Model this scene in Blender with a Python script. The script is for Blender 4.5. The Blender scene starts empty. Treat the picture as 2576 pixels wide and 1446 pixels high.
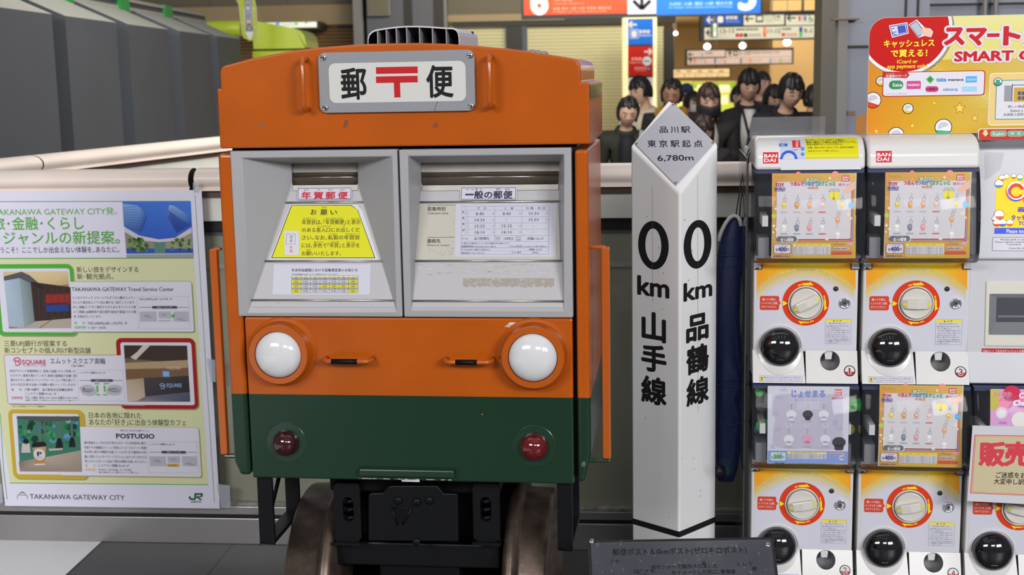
import bpy, bmesh, math, random
from mathutils import Vector, Matrix, Euler, noise
random.seed(7)
S = bpy.context.scene
COL = S.collection

# ------------------------------------------------------------------ camera, world, lights, exposure
FPX, PITCH, ROLL, CAMH = 3302.0, 0.1610, -0.0187, 1.4768
CAM = Vector((0, 0, CAMH))
_fw = Vector((0, math.cos(PITCH), -math.sin(PITCH)))
_up = Vector((0, math.sin(PITCH), math.cos(PITCH)))
_rt = Vector((1, 0, 0))
C_RT = _rt * math.cos(ROLL) + _up * math.sin(ROLL)
C_UP = -_rt * math.sin(ROLL) + _up * math.cos(ROLL)
cd = bpy.data.cameras.new('camera')
cam = bpy.data.objects.new('camera', cd)
COL.objects.link(cam)
cd.sensor_width = 36.0
cd.lens = FPX / 2576 * 36.0
cd.clip_start, cd.clip_end = 0.05, 200
cd.dof.use_dof = True
cd.dof.focus_distance = 2.95
cd.dof.aperture_fstop = 6.3
mw = Matrix.Identity(4)
for i, a in enumerate((C_RT, C_UP, -_fw)):
    for j in range(3):
        mw[j][i] = a[j]
mw.translation = CAM
cam.matrix_world = mw
S.camera = cam

S.view_settings.view_transform = 'Standard'
S.view_settings.look = 'None'
S.view_settings.gamma = 1
S.view_settings.exposure = 0.0
S.view_settings.use_curve_mapping = False

w = bpy.data.worlds.new('world')
S.world = w
w.use_nodes = True
w.node_tree.nodes['Background'].inputs[0].default_value = (0.86, 0.9, 1.0, 1)
w.node_tree.nodes['Background'].inputs[1].default_value = 0.15


def area(name, loc, target, sx, sy, power, col=(1, 1, 1), spread=180):
    l = bpy.data.lights.new(name, 'AREA')
    l.shape = 'RECTANGLE'
    l.size, l.size_y, l.energy, l.color = sx, sy, power, col
    l.spread = math.radians(spread)
    o = bpy.data.objects.new(name, l)
    COL.objects.link(o)
    o.location = loc
    o.rotation_euler = (Vector(target) - Vector(loc)).to_track_quat('-Z', 'Y').to_euler()
    return o


def lamp(name, loc, power, r=0.05, col=(1, 1, 1)):
    l = bpy.data.lights.new(name, 'POINT')
    l.energy, l.color, l.shadow_soft_size = power, col, r
    o = bpy.data.objects.new(name, l)
    COL.objects.link(o)
    o.location = loc
    return o


area('hall_light', (3.9, -3.9, 3.4), (0.4, 3.2, 0.7), 2.6, 1.2, 375, (0.99, 0.99, 1.0))
area('hall_light_corner', (-3.6, -3.4, 3.9), (-0.9, 3.9, 0.7), 3.0, 1.2, 225, (1.0, 0.985, 0.97))
area('hall_light_middle', (0.8, -5.0, 3.9), (0.0, 3.2, 0.6), 2.0, 1.0, 75, (1.0, 0.985, 0.97))
area('hall_light_above', (0.0, 2.6, 3.6), (0.0, 3.2, 0), 5.0, 1.6, 16, (1.0, 0.98, 0.95))
area('partition_light', (-0.6, 6.5, 3.6), (-2.2, 6.8, 1.4), 1.5, 5.0, 66, (1.0, 0.97, 0.9))
area('hall_light_beyond', (0.9, 5.4, 3.5), (0.9, 9.0, 1.2), 5.0, 1.2, 95, (1.0, 0.93, 0.82))
area('shutter_light', (1.6, 15.5, 3.6), (1.8, 20.0, 1.4), 4.5, 1.0, 270, (1.0, 0.93, 0.78))
area('concourse_light', (5.0, 31.0, 2.9), (5.0, 31.0, 0), 4.0, 18.0, 520, (1.0, 0.78, 0.52))
area('concourse_wall_light', (3.2, 36.0, 2.0), (3.6, 46.0, 1.4), 2.0, 1.0, 75, (1.0, 0.78, 0.52))
for i in range(5):
    for j in range(2):
        lamp('downlight', (-1.3 + i * 0.72, 0.15 + j * 0.9, 3.3), 1.6, 0.03, (1.0, 0.98, 0.95))


# ------------------------------------------------------------------ helpers
def lin(v):
    v /= 255.0
    return v / 12.92 if v <= 0.04045 else ((v + 0.055) / 1.055) ** 2.4


def c8(r, g, b, k=1.12):
    return tuple(min(0.92, lin(x) * k) for x in (r, g, b))


def pixel_dir(x, y):
    return _fw + C_RT * ((x - 1288) / FPX) - C_UP * ((y - 723) / FPX)


def at(x, y, Y):
    """world point seen at a photo position, at distance Y"""
    d = pixel_dir(x, y)
    return CAM + d * (Y / d.y)


class Frame:
    """a place with its own axes: x along the face, y away from the viewer, z up"""
    def __init__(s, O, yaw):
        s.O, s.yaw = Vector(O), math.radians(yaw)
        s.M = Matrix.Translation(s.O) @ Matrix.Rotation(-s.yaw, 4, 'Z')
        s.I = s.M.inverted()
        s.o = s.I @ CAM
        s.R = s.I.to_3x3()

    def hit(s, x, y, p, n):
        d = s.R @ pixel_dir(x, y)
        return s.o + d * ((p - s.o).dot(n) / d.dot(n))

    def px(s, x, y, w=0.0):
        h = s.hit(x, y, Vector((0, w, 0)), Vector((0, 1, 0)))
        return h.x, h.z

    def pt(s, x, y, w=0.0):
        return s.hit(x, y, Vector((0, w, 0)), Vector((0, 1, 0)))


MATS = {}


def mat(name, col=(0.5, 0.5, 0.5), rough=0.5, metal=0.0, spec=0.5, emit=None, es=1.0, coat=0.0, dirt=0.0, dscale=8.0, bump=0.0, bscale=200.0):
    if name in MATS:
        return MATS[name]
    m = bpy.data.materials.new(name)
    m.use_nodes = True
    nt = m.node_tree
    b = nt.nodes['Principled BSDF']
    b.inputs['Base Color'].default_value = (*col, 1)
    b.inputs['Roughness'].default_value = rough
    b.inputs['Metallic'].default_value = metal
    b.inputs['Specular IOR Level'].default_value = spec
    b.inputs['Coat Weight'].default_value = coat
    b.inputs['Coat Roughness'].default_value = 0.06
    if emit:
        b.inputs['Emission Color'].default_value = (*emit, 1)
        b.inputs['Emission Strength'].default_value = es
    if dirt or bump:
        tc = nt.nodes.new('ShaderNodeTexCoord')
        nz = nt.nodes.new('ShaderNodeTexNoise')
        nz.inputs['Scale'].default_value = dscale
        nz.inputs['Detail'].default_value = 8
        nt.links.new(tc.outputs['Object'], nz.inputs['Vector'])
        if dirt:
            rp = nt.nodes.new('ShaderNodeValToRGB')
            rp.color_ramp.elements[0].position, rp.color_ramp.elements[1].position = 0.3, 0.7
            rp.color_ramp.elements[0].color = (*[c * (1 - dirt) for c in col], 1)
            rp.color_ramp.elements[1].color = (*[min(1, c * (1 + dirt * 0.5)) for c in col], 1)
            nt.links.new(nz.outputs['Fac'], rp.inputs['Fac'])
            nt.links.new(rp.outputs['Color'], b.inputs['Base Color'])
        if bump:
            n2 = nt.nodes.new('ShaderNodeTexNoise')
            n2.inputs['Scale'].default_value = bscale
            bp = nt.nodes.new('ShaderNodeBump')
            bp.inputs['Strength'].default_value = bump
            bp.inputs['Distance'].default_value = 0.001
            nt.links.new(tc.outputs['Object'], n2.inputs['Vector'])
            nt.links.new(n2.outputs['Fac'], bp.inputs['Height'])
            nt.links.new(bp.outputs['Normal'], b.inputs['Normal'])
    MATS[name] = m
    return m


def ink_mat(name, rough, emit=0.0):
    m = mat(name, rough=rough, spec=.22)
    nt = m.node_tree
    a = nt.nodes.new('ShaderNodeAttribute')
    a.attribute_name = 'Col'
    b = nt.nodes['Principled BSDF']
    nt.links.new(a.outputs['Color'], b.inputs['Base Color'])
    if emit:
        nt.links.new(a.outputs['Color'], b.inputs['Emission Color'])
        b.inputs['Emission Strength'].default_value = emit
    return m


ink_mat('ink', 0.55)
ink_mat('ink_gloss', 0.25)
ink_mat('ink_lit', 0.5, 0.45)
ink_mat('ink_backlit', 0.5, 0.35)
ink_mat('skin_tone', 0.55)


def clear_mat(name, tint, haze, hcol, rough=0.03, ior=1.4):
    """thin clear sheet: passes light straight, mirrors at grazing angles, a little milky"""
    m = bpy.data.materials.new(name)
    m.use_nodes = True
    nt = m.node_tree
    nt.nodes.remove(nt.nodes['Principled BSDF'])
    out = nt.nodes['Material Output']
    tr = nt.nodes.new('ShaderNodeBsdfTransparent')
    tr.inputs[0].default_value = (*tint, 1)
    df = nt.nodes.new('ShaderNodeBsdfDiffuse')
    df.inputs[0].default_value = (*hcol, 1)
    gl = nt.nodes.new('ShaderNodeBsdfGlossy')
    gl.inputs['Roughness'].default_value = rough
    m1 = nt.nodes.new('ShaderNodeMixShader')
    m1.inputs[0].default_value = haze
    m2 = nt.nodes.new('ShaderNodeMixShader')
    fr = nt.nodes.new('ShaderNodeFresnel')
    fr.inputs[0].default_value = ior
    L = nt.links.new
    L(tr.outputs[0], m1.inputs[1]); L(df.outputs[0], m1.inputs[2])
    L(fr.outputs[0], m2.inputs[0]); L(m1.outputs[0], m2.inputs[1]); L(gl.outputs[0], m2.inputs[2])
    L(m2.outputs[0], out.inputs[0])
    MATS[name] = m
    return m


clear_mat('clear_plastic', (0.98, 0.985, 1.0), 0.03, (0.6, 0.65, 0.75), .04, 1.17)
clear_mat('clear_film', (0.95, 0.95, 0.97), 0.11, (0.6, 0.6, 0.63), 0.08, 1.22)
clear_mat('frosted_tape', (0.9, 0.9, 0.95), 0.55, (0.62, 0.66, 0.75), 0.2)
clear_mat('fence_glass', (0.62, 0.68, 0.6), 0.75, (0.42, 0.42, 0.33), 0.05)
clear_mat('fence_glass_clear', (0.7, 0.72, 0.7), 0.25, (0.12, 0.13, 0.12), 0.05)


class MB:
    def __init__(s):
        s.v, s.f, s.m, s.c, s.s, s.slots = [], [], [], [], [], []

    def add(s, verts, faces, m, col=None, smooth=False):
        if m not in s.slots:
            s.slots.append(m)
        k, b = s.slots.index(m), len(s.v)
        s.v += [tuple(p) for p in verts]
        for f in faces:
            s.f.append([b + i for i in f])
            s.m.append(k)
            s.s.append(smooth)
            if col is None:
                s.c.append([(1, 1, 1)] * len(f))
            elif isinstance(col, list):
                s.c.append([col[i] for i in f])
            else:
                s.c.append([col] * len(f))
        return s

    def box(s, x0, x1, y0, y1, z0, z1, m, col=None):
        v = [(x, y, z) for x in (x0, x1) for y in (y0, y1) for z in (z0, z1)]
        return s.add(v, [(0, 1, 3, 2), (4, 6, 7, 5), (0, 4, 5, 1), (2, 3, 7, 6), (0, 2, 6, 4), (1, 5, 7, 3)], m, col)

    def hexa(s, lo, hi, m, col=None):
        """two matching rings of points joined and capped"""
        n = len(lo)
        f = [tuple(range(n)), tuple(range(n, 2 * n))] + [(i, (i + 1) % n, n + (i + 1) % n, n + i) for i in range(n)]
        return s.add(list(lo) + list(hi), f, m, col)

    def prism(s, pts, y0, y1, m, col=None, axis='y'):
        if axis == 'y':
            P = lambda a, b, t: (a, t, b)
        elif axis == 'z':
            P = lambda a, b, t: (a, b, t)
        else:
            P = lambda a, b, t: (t, a, b)
        return s.hexa([P(a, b, y0) for a, b in pts], [P(a, b, y1) for a, b in pts], m, col)

    def tube(s, path, r, m, n=10, col=None, closed=False):
        path = [Vector(p) for p in path]
        rs = r if isinstance(r, (list, tuple)) else [r] * len(path)
        N = len(path)
        V, F = [], []
        ref = None
        for i, p in enumerate(path):
            a = path[(i - 1) % N] if (closed or i > 0) else p
            b = path[(i + 1) % N] if (closed or i < N - 1) else p
            t = (b - a).normalized()
            if ref is None:
                ref = t.orthogonal().normalized()
            ref = (ref - t * ref.dot(t)).normalized()
            bi = t.cross(ref)
            for k in range(n):
                an = 2 * math.pi * k / n
                V.append(p + ref * (rs[i] * math.cos(an)) + bi * (rs[i] * math.sin(an)))
        for i in range(N if closed else N - 1):
            for k in range(n):
                j = (i + 1) % N
                F.append((i * n + k, i * n + (k + 1) % n, j * n + (k + 1) % n, j * n + k))
        s.add(V, F, m, col, True)
        if not closed:
            s.add(V[:n], [tuple(range(n))], m, col)
            s.add(V[-n:], [tuple(range(n))], m, col)
        return s

    def lathe(s, prof, o, ax, m, n=40, col=None, smooth=True):
        """prof: (radius, distance along ax)"""
        o, ax = Vector(o), Vector(ax).normalized()
        e1 = ax.orthogonal().normalized()
        e2 = ax.cross(e1)
        V, F = [], []
        for r, h in prof:
            for k in range(n):
                an = 2 * math.pi * k / n
                V.append(o + ax * h + e1 * (r * math.cos(an)) + e2 * (r * math.sin(an)))
        for i in range(len(prof) - 1):
            for k in range(n):
                F.append((i * n + k, i * n + (k + 1) % n, (i + 1) * n + (k + 1) % n, (i + 1) * n + k))
        return s.add(V, F, m, col, smooth)

    def ball(s, o, r, m, col=None, n=20, sc=(1, 1, 1)):
        V, F = [], []
        R = n // 2
        for i in range(R + 1):
            th = math.pi * i / R
            for k in range(n):
                a = 2 * math.pi * k / n
                V.append((o[0] + r * sc[0] * math.sin(th) * math.cos(a), o[1] + r * sc[1] * math.sin(th) * math.sin(a), o[2] + r * sc[2] * math.cos(th)))
        for i in range(R):
            for k in range(n):
                F.append((i * n + k, i * n + (k + 1) % n, (i + 1) * n + (k + 1) % n, (i + 1) * n + k))
        return s.add(V, F, m, col, True)

    def build(s, name, parent=None, bevel=0.0, seg=2, weld=False, kind=None):
        me = bpy.data.meshes.new(name)
        me.from_pydata(s.v, [], s.f)
        for m in s.slots:
            me.materials.append(MATS[m])
        me.polygons.foreach_set('material_index', s.m)
        me.polygons.foreach_set('use_smooth', s.s)
        if any(x.startswith('ink') or x == 'skin_tone' for x in s.slots):
            ca = me.color_attributes.new('Col', 'FLOAT_COLOR', 'CORNER')
            flat = []
            for cs in s.c:
                for c in cs:
                    flat += [c[0], c[1], c[2], 1.0]
            ca.data.foreach_set('color', flat)
        if not any(x.startswith('ink') for x in s.slots):
            bm = bmesh.new()
            bm.from_mesh(me)
            bmesh.ops.remove_doubles(bm, verts=bm.verts, dist=1e-6)
            bmesh.ops.recalc_face_normals(bm, faces=bm.faces)
            bm.to_mesh(me)
            bm.free()
        me.update()
        o = bpy.data.objects.new(name, me)
        COL.objects.link(o)
        if parent:
            o.parent = parent
        if bevel:
            md = o.modifiers.new('edge', 'BEVEL')
            md.width, md.segments, md.limit_method, md.angle_limit = bevel, seg, 'ANGLE', math.radians(40)
            md.harden_normals = False
        if kind:
            o['kind'] = kind
        return o


# lettering: Blender's own built-in font, turned into flat faces
_tc = bpy.data.curves.new('glyphs', 'FONT')
_to = bpy.data.objects.new('glyphs', _tc)
_GC = {}


def glyphs(body, bold=0.0, res=2):
    k = (body, bold, res)
    if k not in _GC:
        _tc.body, _tc.offset, _tc.resolution_u, _tc.size = body, bold, res, 1.0
        me = _to.to_mesh()
        v = [(p.co.x, p.co.y) for p in me.vertices]
        f = [tuple(p.vertices) for p in me.polygons]
        _to.to_mesh_clear()
        _GC[k] = (v, f)
    return _GC[k]


class Sheet:
    """flat printed surface: shapes are given where the photo shows them and land on the plane"""
    EPS = 0.0002

    def __init__(s, mb, F, p0, ex=(1, 0, 0), ey=(0, 0, 1), m='ink'):
        s.mb, s.F, s.m = mb, F, m
        s.p0, s.ex, s.ey = Vector(p0), Vector(ex).normalized(), Vector(ey).normalized()
        s.n = s.ex.cross(s.ey)
        s.D = Vector((0, 0))

    def px(s, x, y):
        h = s.F.hit(x + s.D.x, y + s.D.y, s.p0, s.n) - s.p0
        return h.dot(s.ex), h.dot(s.ey)

    def P(s, a, b, l):
        return s.p0 + s.ex * a + s.ey * b + s.n * (l * s.EPS)

    def st(s, pts, col, l=1, m=None):
        s.mb.add([s.P(a, b, l) for a, b in pts], [tuple(range(len(pts)))], m or s.m, col)

    def poly(s, pts, col, l=1, m=None):
        s.st([s.px(*p) for p in pts], col, l, m)

    def rect(s, x0, y0, x1, y1, col, l=1, r=0, m=None):
        xm, ym = (x0 + x1) / 2, (y0 + y1) / 2
        a0, a1 = s.px(x0, ym)[0], s.px(x1, ym)[0]
        b0, b1 = s.px(xm, y1)[1], s.px(xm, y0)[1]
        if not r:
            s.st([(a0, b0), (a1, b0), (a1, b1), (a0, b1)], col, l, m)
            return
        k = abs(a1 - a0) / max(1e-6, abs(x1 - x0)) * r
        k = min(k, abs(a1 - a0) / 2.01, abs(b1 - b0) / 2.01)
        pts = []
        for cx, cy, t0 in ((a1 - k, b1 - k, 0), (a0 + k, b1 - k, 90), (a0 + k, b0 + k, 180), (a1 - k, b0 + k, 270)):
            for i in range(6):
                t = math.radians(t0 + 18 * i)
                pts.append((cx + k * math.cos(t), cy + k * math.sin(t)))
        s.st(pts, col, l, m)

    def frame(s, x0, y0, x1, y1, t, col, l=1):
        s.rect(x0, y0, x1, y0 + t, col, l); s.rect(x0, y1 - t, x1, y1, col, l)
        s.rect(x0, y0, x0 + t, y1, col, l); s.rect(x1 - t, y0, x1, y1, col, l)

    def k(s, x, y):
        return (s.px(x + 1, y)[0] - s.px(x - 1, y)[0]) / 2

    def circ(s, x, y, r, col, l=1, ry=None, a0=0, a1=360, n=30, r0=0):
        c = s.px(x, y)
        k = s.k(x, y)
        R, RY = r * k, (ry or r) * k
        full = abs(a1 - a0) >= 360
        ts = [math.radians(a0 + (a1 - a0) * i / n) for i in range(n + (0 if full else 1))]
        o = [(c[0] + R * math.cos(t), c[1] + RY * math.sin(t)) for t in ts]
        if r0:
            i_ = [(c[0] + r0 * k * math.cos(t), c[1] + r0 * k * (ry or r) / r * math.sin(t)) for t in ts]
            V = [s.P(a, b, l) for a, b in o + i_]
            N = len(o)
            s.mb.add(V, [(j, (j + 1) % N, N + (j + 1) % N, N + j) for j in range(N if full else N - 1)], s.m, col)
        else:
            s.st(o, col, l)

    def line(s, x0, y0, x1, y1, t, col, l=1):
        dx, dy = x1 - x0, y1 - y0
        L = math.hypot(dx, dy) or 1
        nx, ny = -dy / L * t / 2, dx / L * t / 2
        s.poly([(x0 + nx, y0 + ny), (x1 + nx, y1 + ny), (x1 - nx, y1 - ny), (x0 - nx, y0 - ny)], col, l)

    def text(s, body, x0, y0, x1, y1, col, l=2, bold=0.0, res=2, m=None):
        v, f = glyphs(body, 0.0, res)
        if not v:
            return
        hits = [(0, 0)]
        if bold >= .008:
            hits = [(bold * math.cos(t), bold * math.sin(t)) for t in [2 * math.pi * i / (8 if bold < .04 else 20) for i in range(8 if bold < .04 else 20)]] + [(0, 0)] * (bold > .02)
        elif bold:
            hits = [(-bold, 0), (bold, 0)]
        xm, ym = (x0 + x1) / 2, (y0 + y1) / 2
        a0, a1 = s.px(x0, ym)[0], s.px(x1, ym)[0]
        b0, b1 = s.px(xm, y1)[1], s.px(xm, y0)[1]
        cjk = any(ord(ch) > 0x2E80 for ch in body)
        lo, hi = (-0.08, 0.85) if cjk else (0.0, 0.74)
        u0, u1 = min(p[0] for p in v), max(p[0] for p in v)
        for hi_, (dx, dy) in enumerate(hits):
            V = [s.P(a0 + (p[0] + dx - u0) / max(1e-6, u1 - u0) * (a1 - a0), b0 + (p[1] + dy - lo) / (hi - lo) * (b1 - b0), l + hi_ * .04) for p in v]
            s.mb.add(V, f, m or s.m, col)

    def star(s, x, y, r, col, l=1, rin=0.5, rot=0, n=5):
        s.poly([(x + (r if i % 2 == 0 else r * rin) * math.sin(rot + math.pi * i / n), y - (r if i % 2 == 0 else r * rin) * math.cos(rot + math.pi * i / n)) for i in range(2 * n)], col, l)


def tag(o, label, cat, group=None, kind=None):
    o['label'], o['category'] = label, cat
    if group:
        o['group'] = group
    if kind:
        o['kind'] = kind
    return o


def thing(name, F, label, cat, group=None, loc=None):
    o = bpy.data.objects.new(name, None)
    o.empty_display_size = 0.05
    COL.objects.link(o)
    if isinstance(F, Frame):
        o.location = F.O if loc is None else loc
        o.rotation_euler = (0, 0, -F.yaw)
    else:
        o.location = F
    return tag(o, label, cat, group)


def dup(o, parent=None):
    c = o.copy()
    COL.objects.link(c)
    if parent:
        c.parent = parent
    for ch in list(o.children):
        dup(ch, c)
    return c


def rounded(x0, x1, z0, z1, r, n=5):
    pts = []
    for cx, cz, t0 in ((x1 - r, z1 - r, 0), (x0 + r, z1 - r, 90), (x0 + r, z0 + r, 180), (x1 - r, z0 + r, 270)):
        for i in range(n + 1):
            t = math.radians(t0 + 90 * i / n)
            pts.append((cx + r * math.cos(t), cz + r * math.sin(t)))
    return pts


BLACK, WHITE = c8(25, 24, 28), (0.78, 0.78, 0.82)
RED, YEL = c8(190, 35, 40), c8(225, 220, 40)
GREY = c8(110, 110, 120)

# ------------------------------------------------------------------ the setting
FF = Frame((0, 3.9827, 0), 5.767)          # the railing line, and everything on it
mat('metal_base', (0.36, 0.35, 0.35), 0.36, 0.6, dirt=0.15, dscale=3)
mat('dark_gap', (0.012, 0.012, 0.012), 0.7)
mat('rail_white', c8(222, 208, 198, 1.25), 0.35, dirt=0.05, dscale=5)
mat('beam_white', c8(212, 204, 196, 1.5), 0.5, dirt=0.06, dscale=5)
mat('dirty_seal', c8(150, 148, 140), .6, dirt=.6, dscale=30)
mat('brown_trim', c8(85, 68, 58), 0.5)
mat('dark_grey_paint', c8(66, 70, 76, 1.35), 0.6, dirt=0.08, dscale=2, bump=0.1)
mat('pale_grey_paint', c8(148, 148, 140, 1.2), 0.6)
mat('green_tape', c8(25, 140, 60), 0.5)
mat('beige_wall', c8(108, 101, 84, 1.0), 0.7, dirt=0.05, dscale=1)
mat('beige_trim', c8(150, 130, 96), 0.6)
mat('shutter_cream', c8(204, 198, 160, 1.1), 0.5, 0.0)
mat('shutter_brown', c8(120, 90, 50, 1.1), 0.5)
mat('column_grey', c8(86, 87, 94, 1.0), 0.5, dirt=0.05, dscale=2)
mat('column_edge', c8(116, 114, 110, 1.1), 0.5)
mat('charcoal', c8(38, 35, 34), 0.6)
mat('blue_grey', c8(118, 122, 136, 1.1), 0.4, dirt=0.06, dscale=3)
mat('warm_plaster', c8(225, 200, 150), 0.7)
mat('brown_tape', c8(120, 95, 70), 0.6)


def floor_mat():
    m = mat('floor_tiles', rough=0.42)
    nt = m.node_tree
    b = nt.nodes['Principled BSDF']
    L = nt.links.new
    geo = nt.nodes.new('ShaderNodeNewGeometry')
    mp = nt.nodes.new('ShaderNodeMapping')
    mp.vector_type = 'POINT'
    mp.inputs['Rotation'].default_value = (0, 0, math.radians(4.4))
    L(geo.outputs['Position'], mp.inputs['Vector'])
    h1 = at(265, 1357, 1); d = (h1 - CAM); p1 = CAM + d * (-CAM.z / d.z)
    d = at(590, 1362, 1) - CAM; p2 = CAM + d * (-CAM.z / d.z)
    ca, sa = math.cos(math.radians(4.4)), math.sin(math.radians(4.4))
    x1, x2 = p1.x * ca - p1.y * sa, p2.x * ca - p2.y * sa
    sx = nt.nodes.new('ShaderNodeSeparateXYZ')
    L(mp.outputs[0], sx.inputs[0])

    def mth(op, a, bb):
        n = nt.nodes.new('ShaderNodeMath')
        n.operation = op
        for i, v in enumerate((a, bb)):
            if isinstance(v, (int, float)):
                n.inputs[i].default_value = v
            else:
                L(v, n.inputs[i])
        return n.outputs[0]
    pitch = x2 - x1
    fx = mth('FRACT', mth('DIVIDE', mth('SUBTRACT', sx.outputs[0], x1 - 20 * pitch), pitch), 0)
    fy = mth('FRACT', mth('DIVIDE', mth('ADD', sx.outputs[1], 20.0 - p1.y - 0.03), pitch * 2), 0)
    jx = mth('LESS_THAN', mth('MINIMUM', fx, mth('SUBTRACT', 1.0, fx)), 0.009)
    jy = mth('LESS_THAN', mth('MINIMUM', fy, mth('SUBTRACT', 1.0, fy)), 0.004)
    j = mth('MAXIMUM', jx, jy)
    wz = mth('LESS_THAN', sx.outputs[0], x1 - 0.006)
    nz = nt.nodes.new('ShaderNodeTexNoise')
    nz.inputs['Scale'].default_value = 60
    nz.inputs['Detail'].default_value = 6
    L(geo.outputs['Position'], nz.inputs['Vector'])

    def mix(fac, a, bb):
        n = nt.nodes.new('ShaderNodeMix')
        n.data_type = 'RGBA'
        L(fac, n.inputs['Factor'])
        for k, v in (('A', a), ('B', bb)):
            i = [q for q in n.inputs if q.name == k and q.type == 'RGBA'][0]
            if isinstance(v, tuple):
                i.default_value = (*v, 1)
            else:
                L(v, i)
        return [q for q in n.outputs if q.type == 'RGBA'][0]
    g = mix(nz.outputs['Fac'], c8(66, 66, 70, 1.1), c8(80, 80, 82, 1.1))
    wt = mix(nz.outputs['Fac'], c8(196, 196, 204, 1.5), c8(212, 212, 216, 1.5))
    base = mix(wz, g, wt)
    base = mix(j, base, c8(42, 42, 44))
    L(base, b.inputs['Base Color'])
    return m


floor_mat()
mb = MB(); mb.box(-14, 16, -1.5, 60, -0.1, 0, 'floor_tiles'); mb.build('floor', kind='structure')

# fluted grey partition beside the railing: flat fins with sloping tops and shadow gaps
mb = MB()
Xf, Xb, zf, zb = -2.04, -2.31, 1.782, 1.905
for y0, y1 in ((3.0, 3.98), (4.13, 5.02), (5.24, 6.01), (6.19, 6.99), (7.21, 8.05), (8.33, 9.18), (9.40, 10.2)):
    if y1 < 5.1:
        continue
    mb.hexa([(Xf, y0, 0), (Xf, y1, 0), (Xb, y1, 0), (Xb, y0, 0)], [(Xf, y0, zf - .002), (Xf, y1, zf - .002), (Xb, y1, zb - .002), (Xb, y0, zb - .002)], 'dark_grey_paint')
    mb.hexa([(Xf, y0, zf - .002), (Xf, y1, zf - .002), (Xb, y1, zb - .002), (Xb, y0, zb - .002)], [(Xf, y0, zf), (Xf, y1, zf), (Xb, y1, zb), (Xb, y0, zb)], 'pale_grey_paint')
mb.box(-2.5, Xb + .001, 5.1, 10.2, 0, zb + .0, 'dark_grey_paint')
wl = mb.build('wall_left', kind='structure')
mb = MB()
mb.box(-2.36, -2.31, 5.1, 10.3, 1.90, 1.925, 'pale_grey_paint')
mb.box(-2.36, -2.32, 5.1, 10.3, 1.925, 1.955, 'dark_grey_paint')
mb.box(-2.36, -2.305, 5.1, 10.3, 1.955, 1.975, 'pale_grey_paint')
mb.build('trim_1', kind='structure')
for x, y in ((203, 4), (344, 22), (452, 40)):
    Y = 2.31 * FPX / (1288 - x)
    mb = MB(); mb.box(-2.37, -2.298, Y - .1, Y + .1, 1.882, 1.98, 'green_tape')
    o = mb.build('tape_strap')
    tag(o, 'green tape strap on the grey fluted partition top rail, ' + {203: 'nearest the picture corner', 344: 'middle of three', 452: 'nearest the lime kiosk'}[x], 'tape', 'green tape straps')

# back wall of the hall with shutters
YB = 20.0
FB = Frame((0, YB, 0), 0.0)


def backbox(mb, x0, y0, x1, y1, m, w=0.0, dep=0.3, low=None):
    u0, v1 = FB.px(x0, y0, w); u1, v0 = FB.px(x1, y1, w)
    mb.box(u0, u1, YB + w, YB + w + dep, v0 if low is None else low, v1, m)


mb = MB()
backbox(mb, -900, -60, 925, 46, 'beige_wall', 0, .3)
backbox(mb, 1125, -60, 1700, 50, 'beige_wall', 0, .3)
backbox(mb, -900, 44, 925, 60, 'beige_trim', -.05, .35)
backbox(mb, 1125, 38, 1420, 50, 'beige_trim', -.05, .35)
backbox(mb, 850, 60, 925, 68, 'charcoal', .02, .2)
backbox(mb, 1140, 50, 1700, 57, 'charcoal', -.02, .2)
for x in (527, 722):
    backbox(mb, x, -60, x + 2, 44, 'column_grey', -.005, .02)
mb.build('wall_back', kind='structure')


def shutter(x0, x1, ytop, m, name, label, n=44):
    mb = MB()
    u0, v1 = FB.px(x0, ytop, .12)
    u1 = FB.px(x1, ytop, .12)[0]
    h = v1 / n
    for i in range(n):
        z = i * h
        y = YB + .12
        mb.hexa([(u0, y, z), (u0, y - .022, z + h * .35), (u0, y - .022, z + h * .75), (u0, y, z + h), (u0, y + .03, z + h), (u0, y + .03, z)],
                [(u1, y, z), (u1, y - .022, z + h * .35), (u1, y - .022, z + h * .75), (u1, y, z + h), (u1, y + .03, z + h), (u1, y + .03, z)], m)
    return tag(mb.build(name), label, 'shutter')


shutter(600, 915, 66, 'shutter_brown', 'roller_shutter', 'brown roller shutter lowered behind the lime green kiosk')
shutter(1132, 1271, 56, 'shutter_cream', 'roller_shutter', 'narrow cream roller shutter between the grey column and a charcoal post')
shutter(1326, 1572, 57, 'shutter_cream', 'roller_shutter', 'wide cream roller shutter beside the lit direction pillar')
shutter(1650, 1669, 66, 'shutter_cream', 'roller_shutter', 'cream shutter strip behind the lit direction pillar')
for x0, x1, yt, t in ((1273, 1324, 57, 'wide charcoal post between two cream shutters'), (1673, 1694, 70, 'thin charcoal post beside the bright concourse opening')):
    mb = MB(); backbox(mb, x0, yt, x1, 700, 'charcoal', .0, .25, low=0)
    tag(mb.build('wall_post'), t, 'post', kind='thing')
# grey column
mb = MB()
backbox(mb, 918, -80, 1130, 900, 'column_grey', -.5, .9, low=0)
backbox(mb, 908, -80, 920, 900, 'column_edge', -.52, .9, low=0)
backbox(mb, 1114, -80, 1146, 900, 'column_edge', -.48, .9, low=0)
backbox(mb, 1112, -80, 1116, 900, 'charcoal', -.53, .1, low=0)
backbox(mb, 1034, -80, 1042, 900, 'charcoal', -.505, .1, low=0)
mb.build('trim_2', kind='structure')
r = thing('electrical_box', FB, 'grey cover box high on the grey column', 'box', loc=(0, 0, 0))
mb = MB(); backbox(mb, 920, -60, 982, 39, 'column_edge', -.62, .1); mb.build('casing', r, .01)
mb = MB(); backbox(mb, 924, -60, 978, 35, 'beige_wall', -.63, .02); mb.build('lid', r, .005)
mb = MB()
p = FB.pt(1048, 0, -.6)
mb.tube([(p.x, p.y, 2.8), (p.x + .02, p.y, 0)], .028, 'column_edge')
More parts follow.
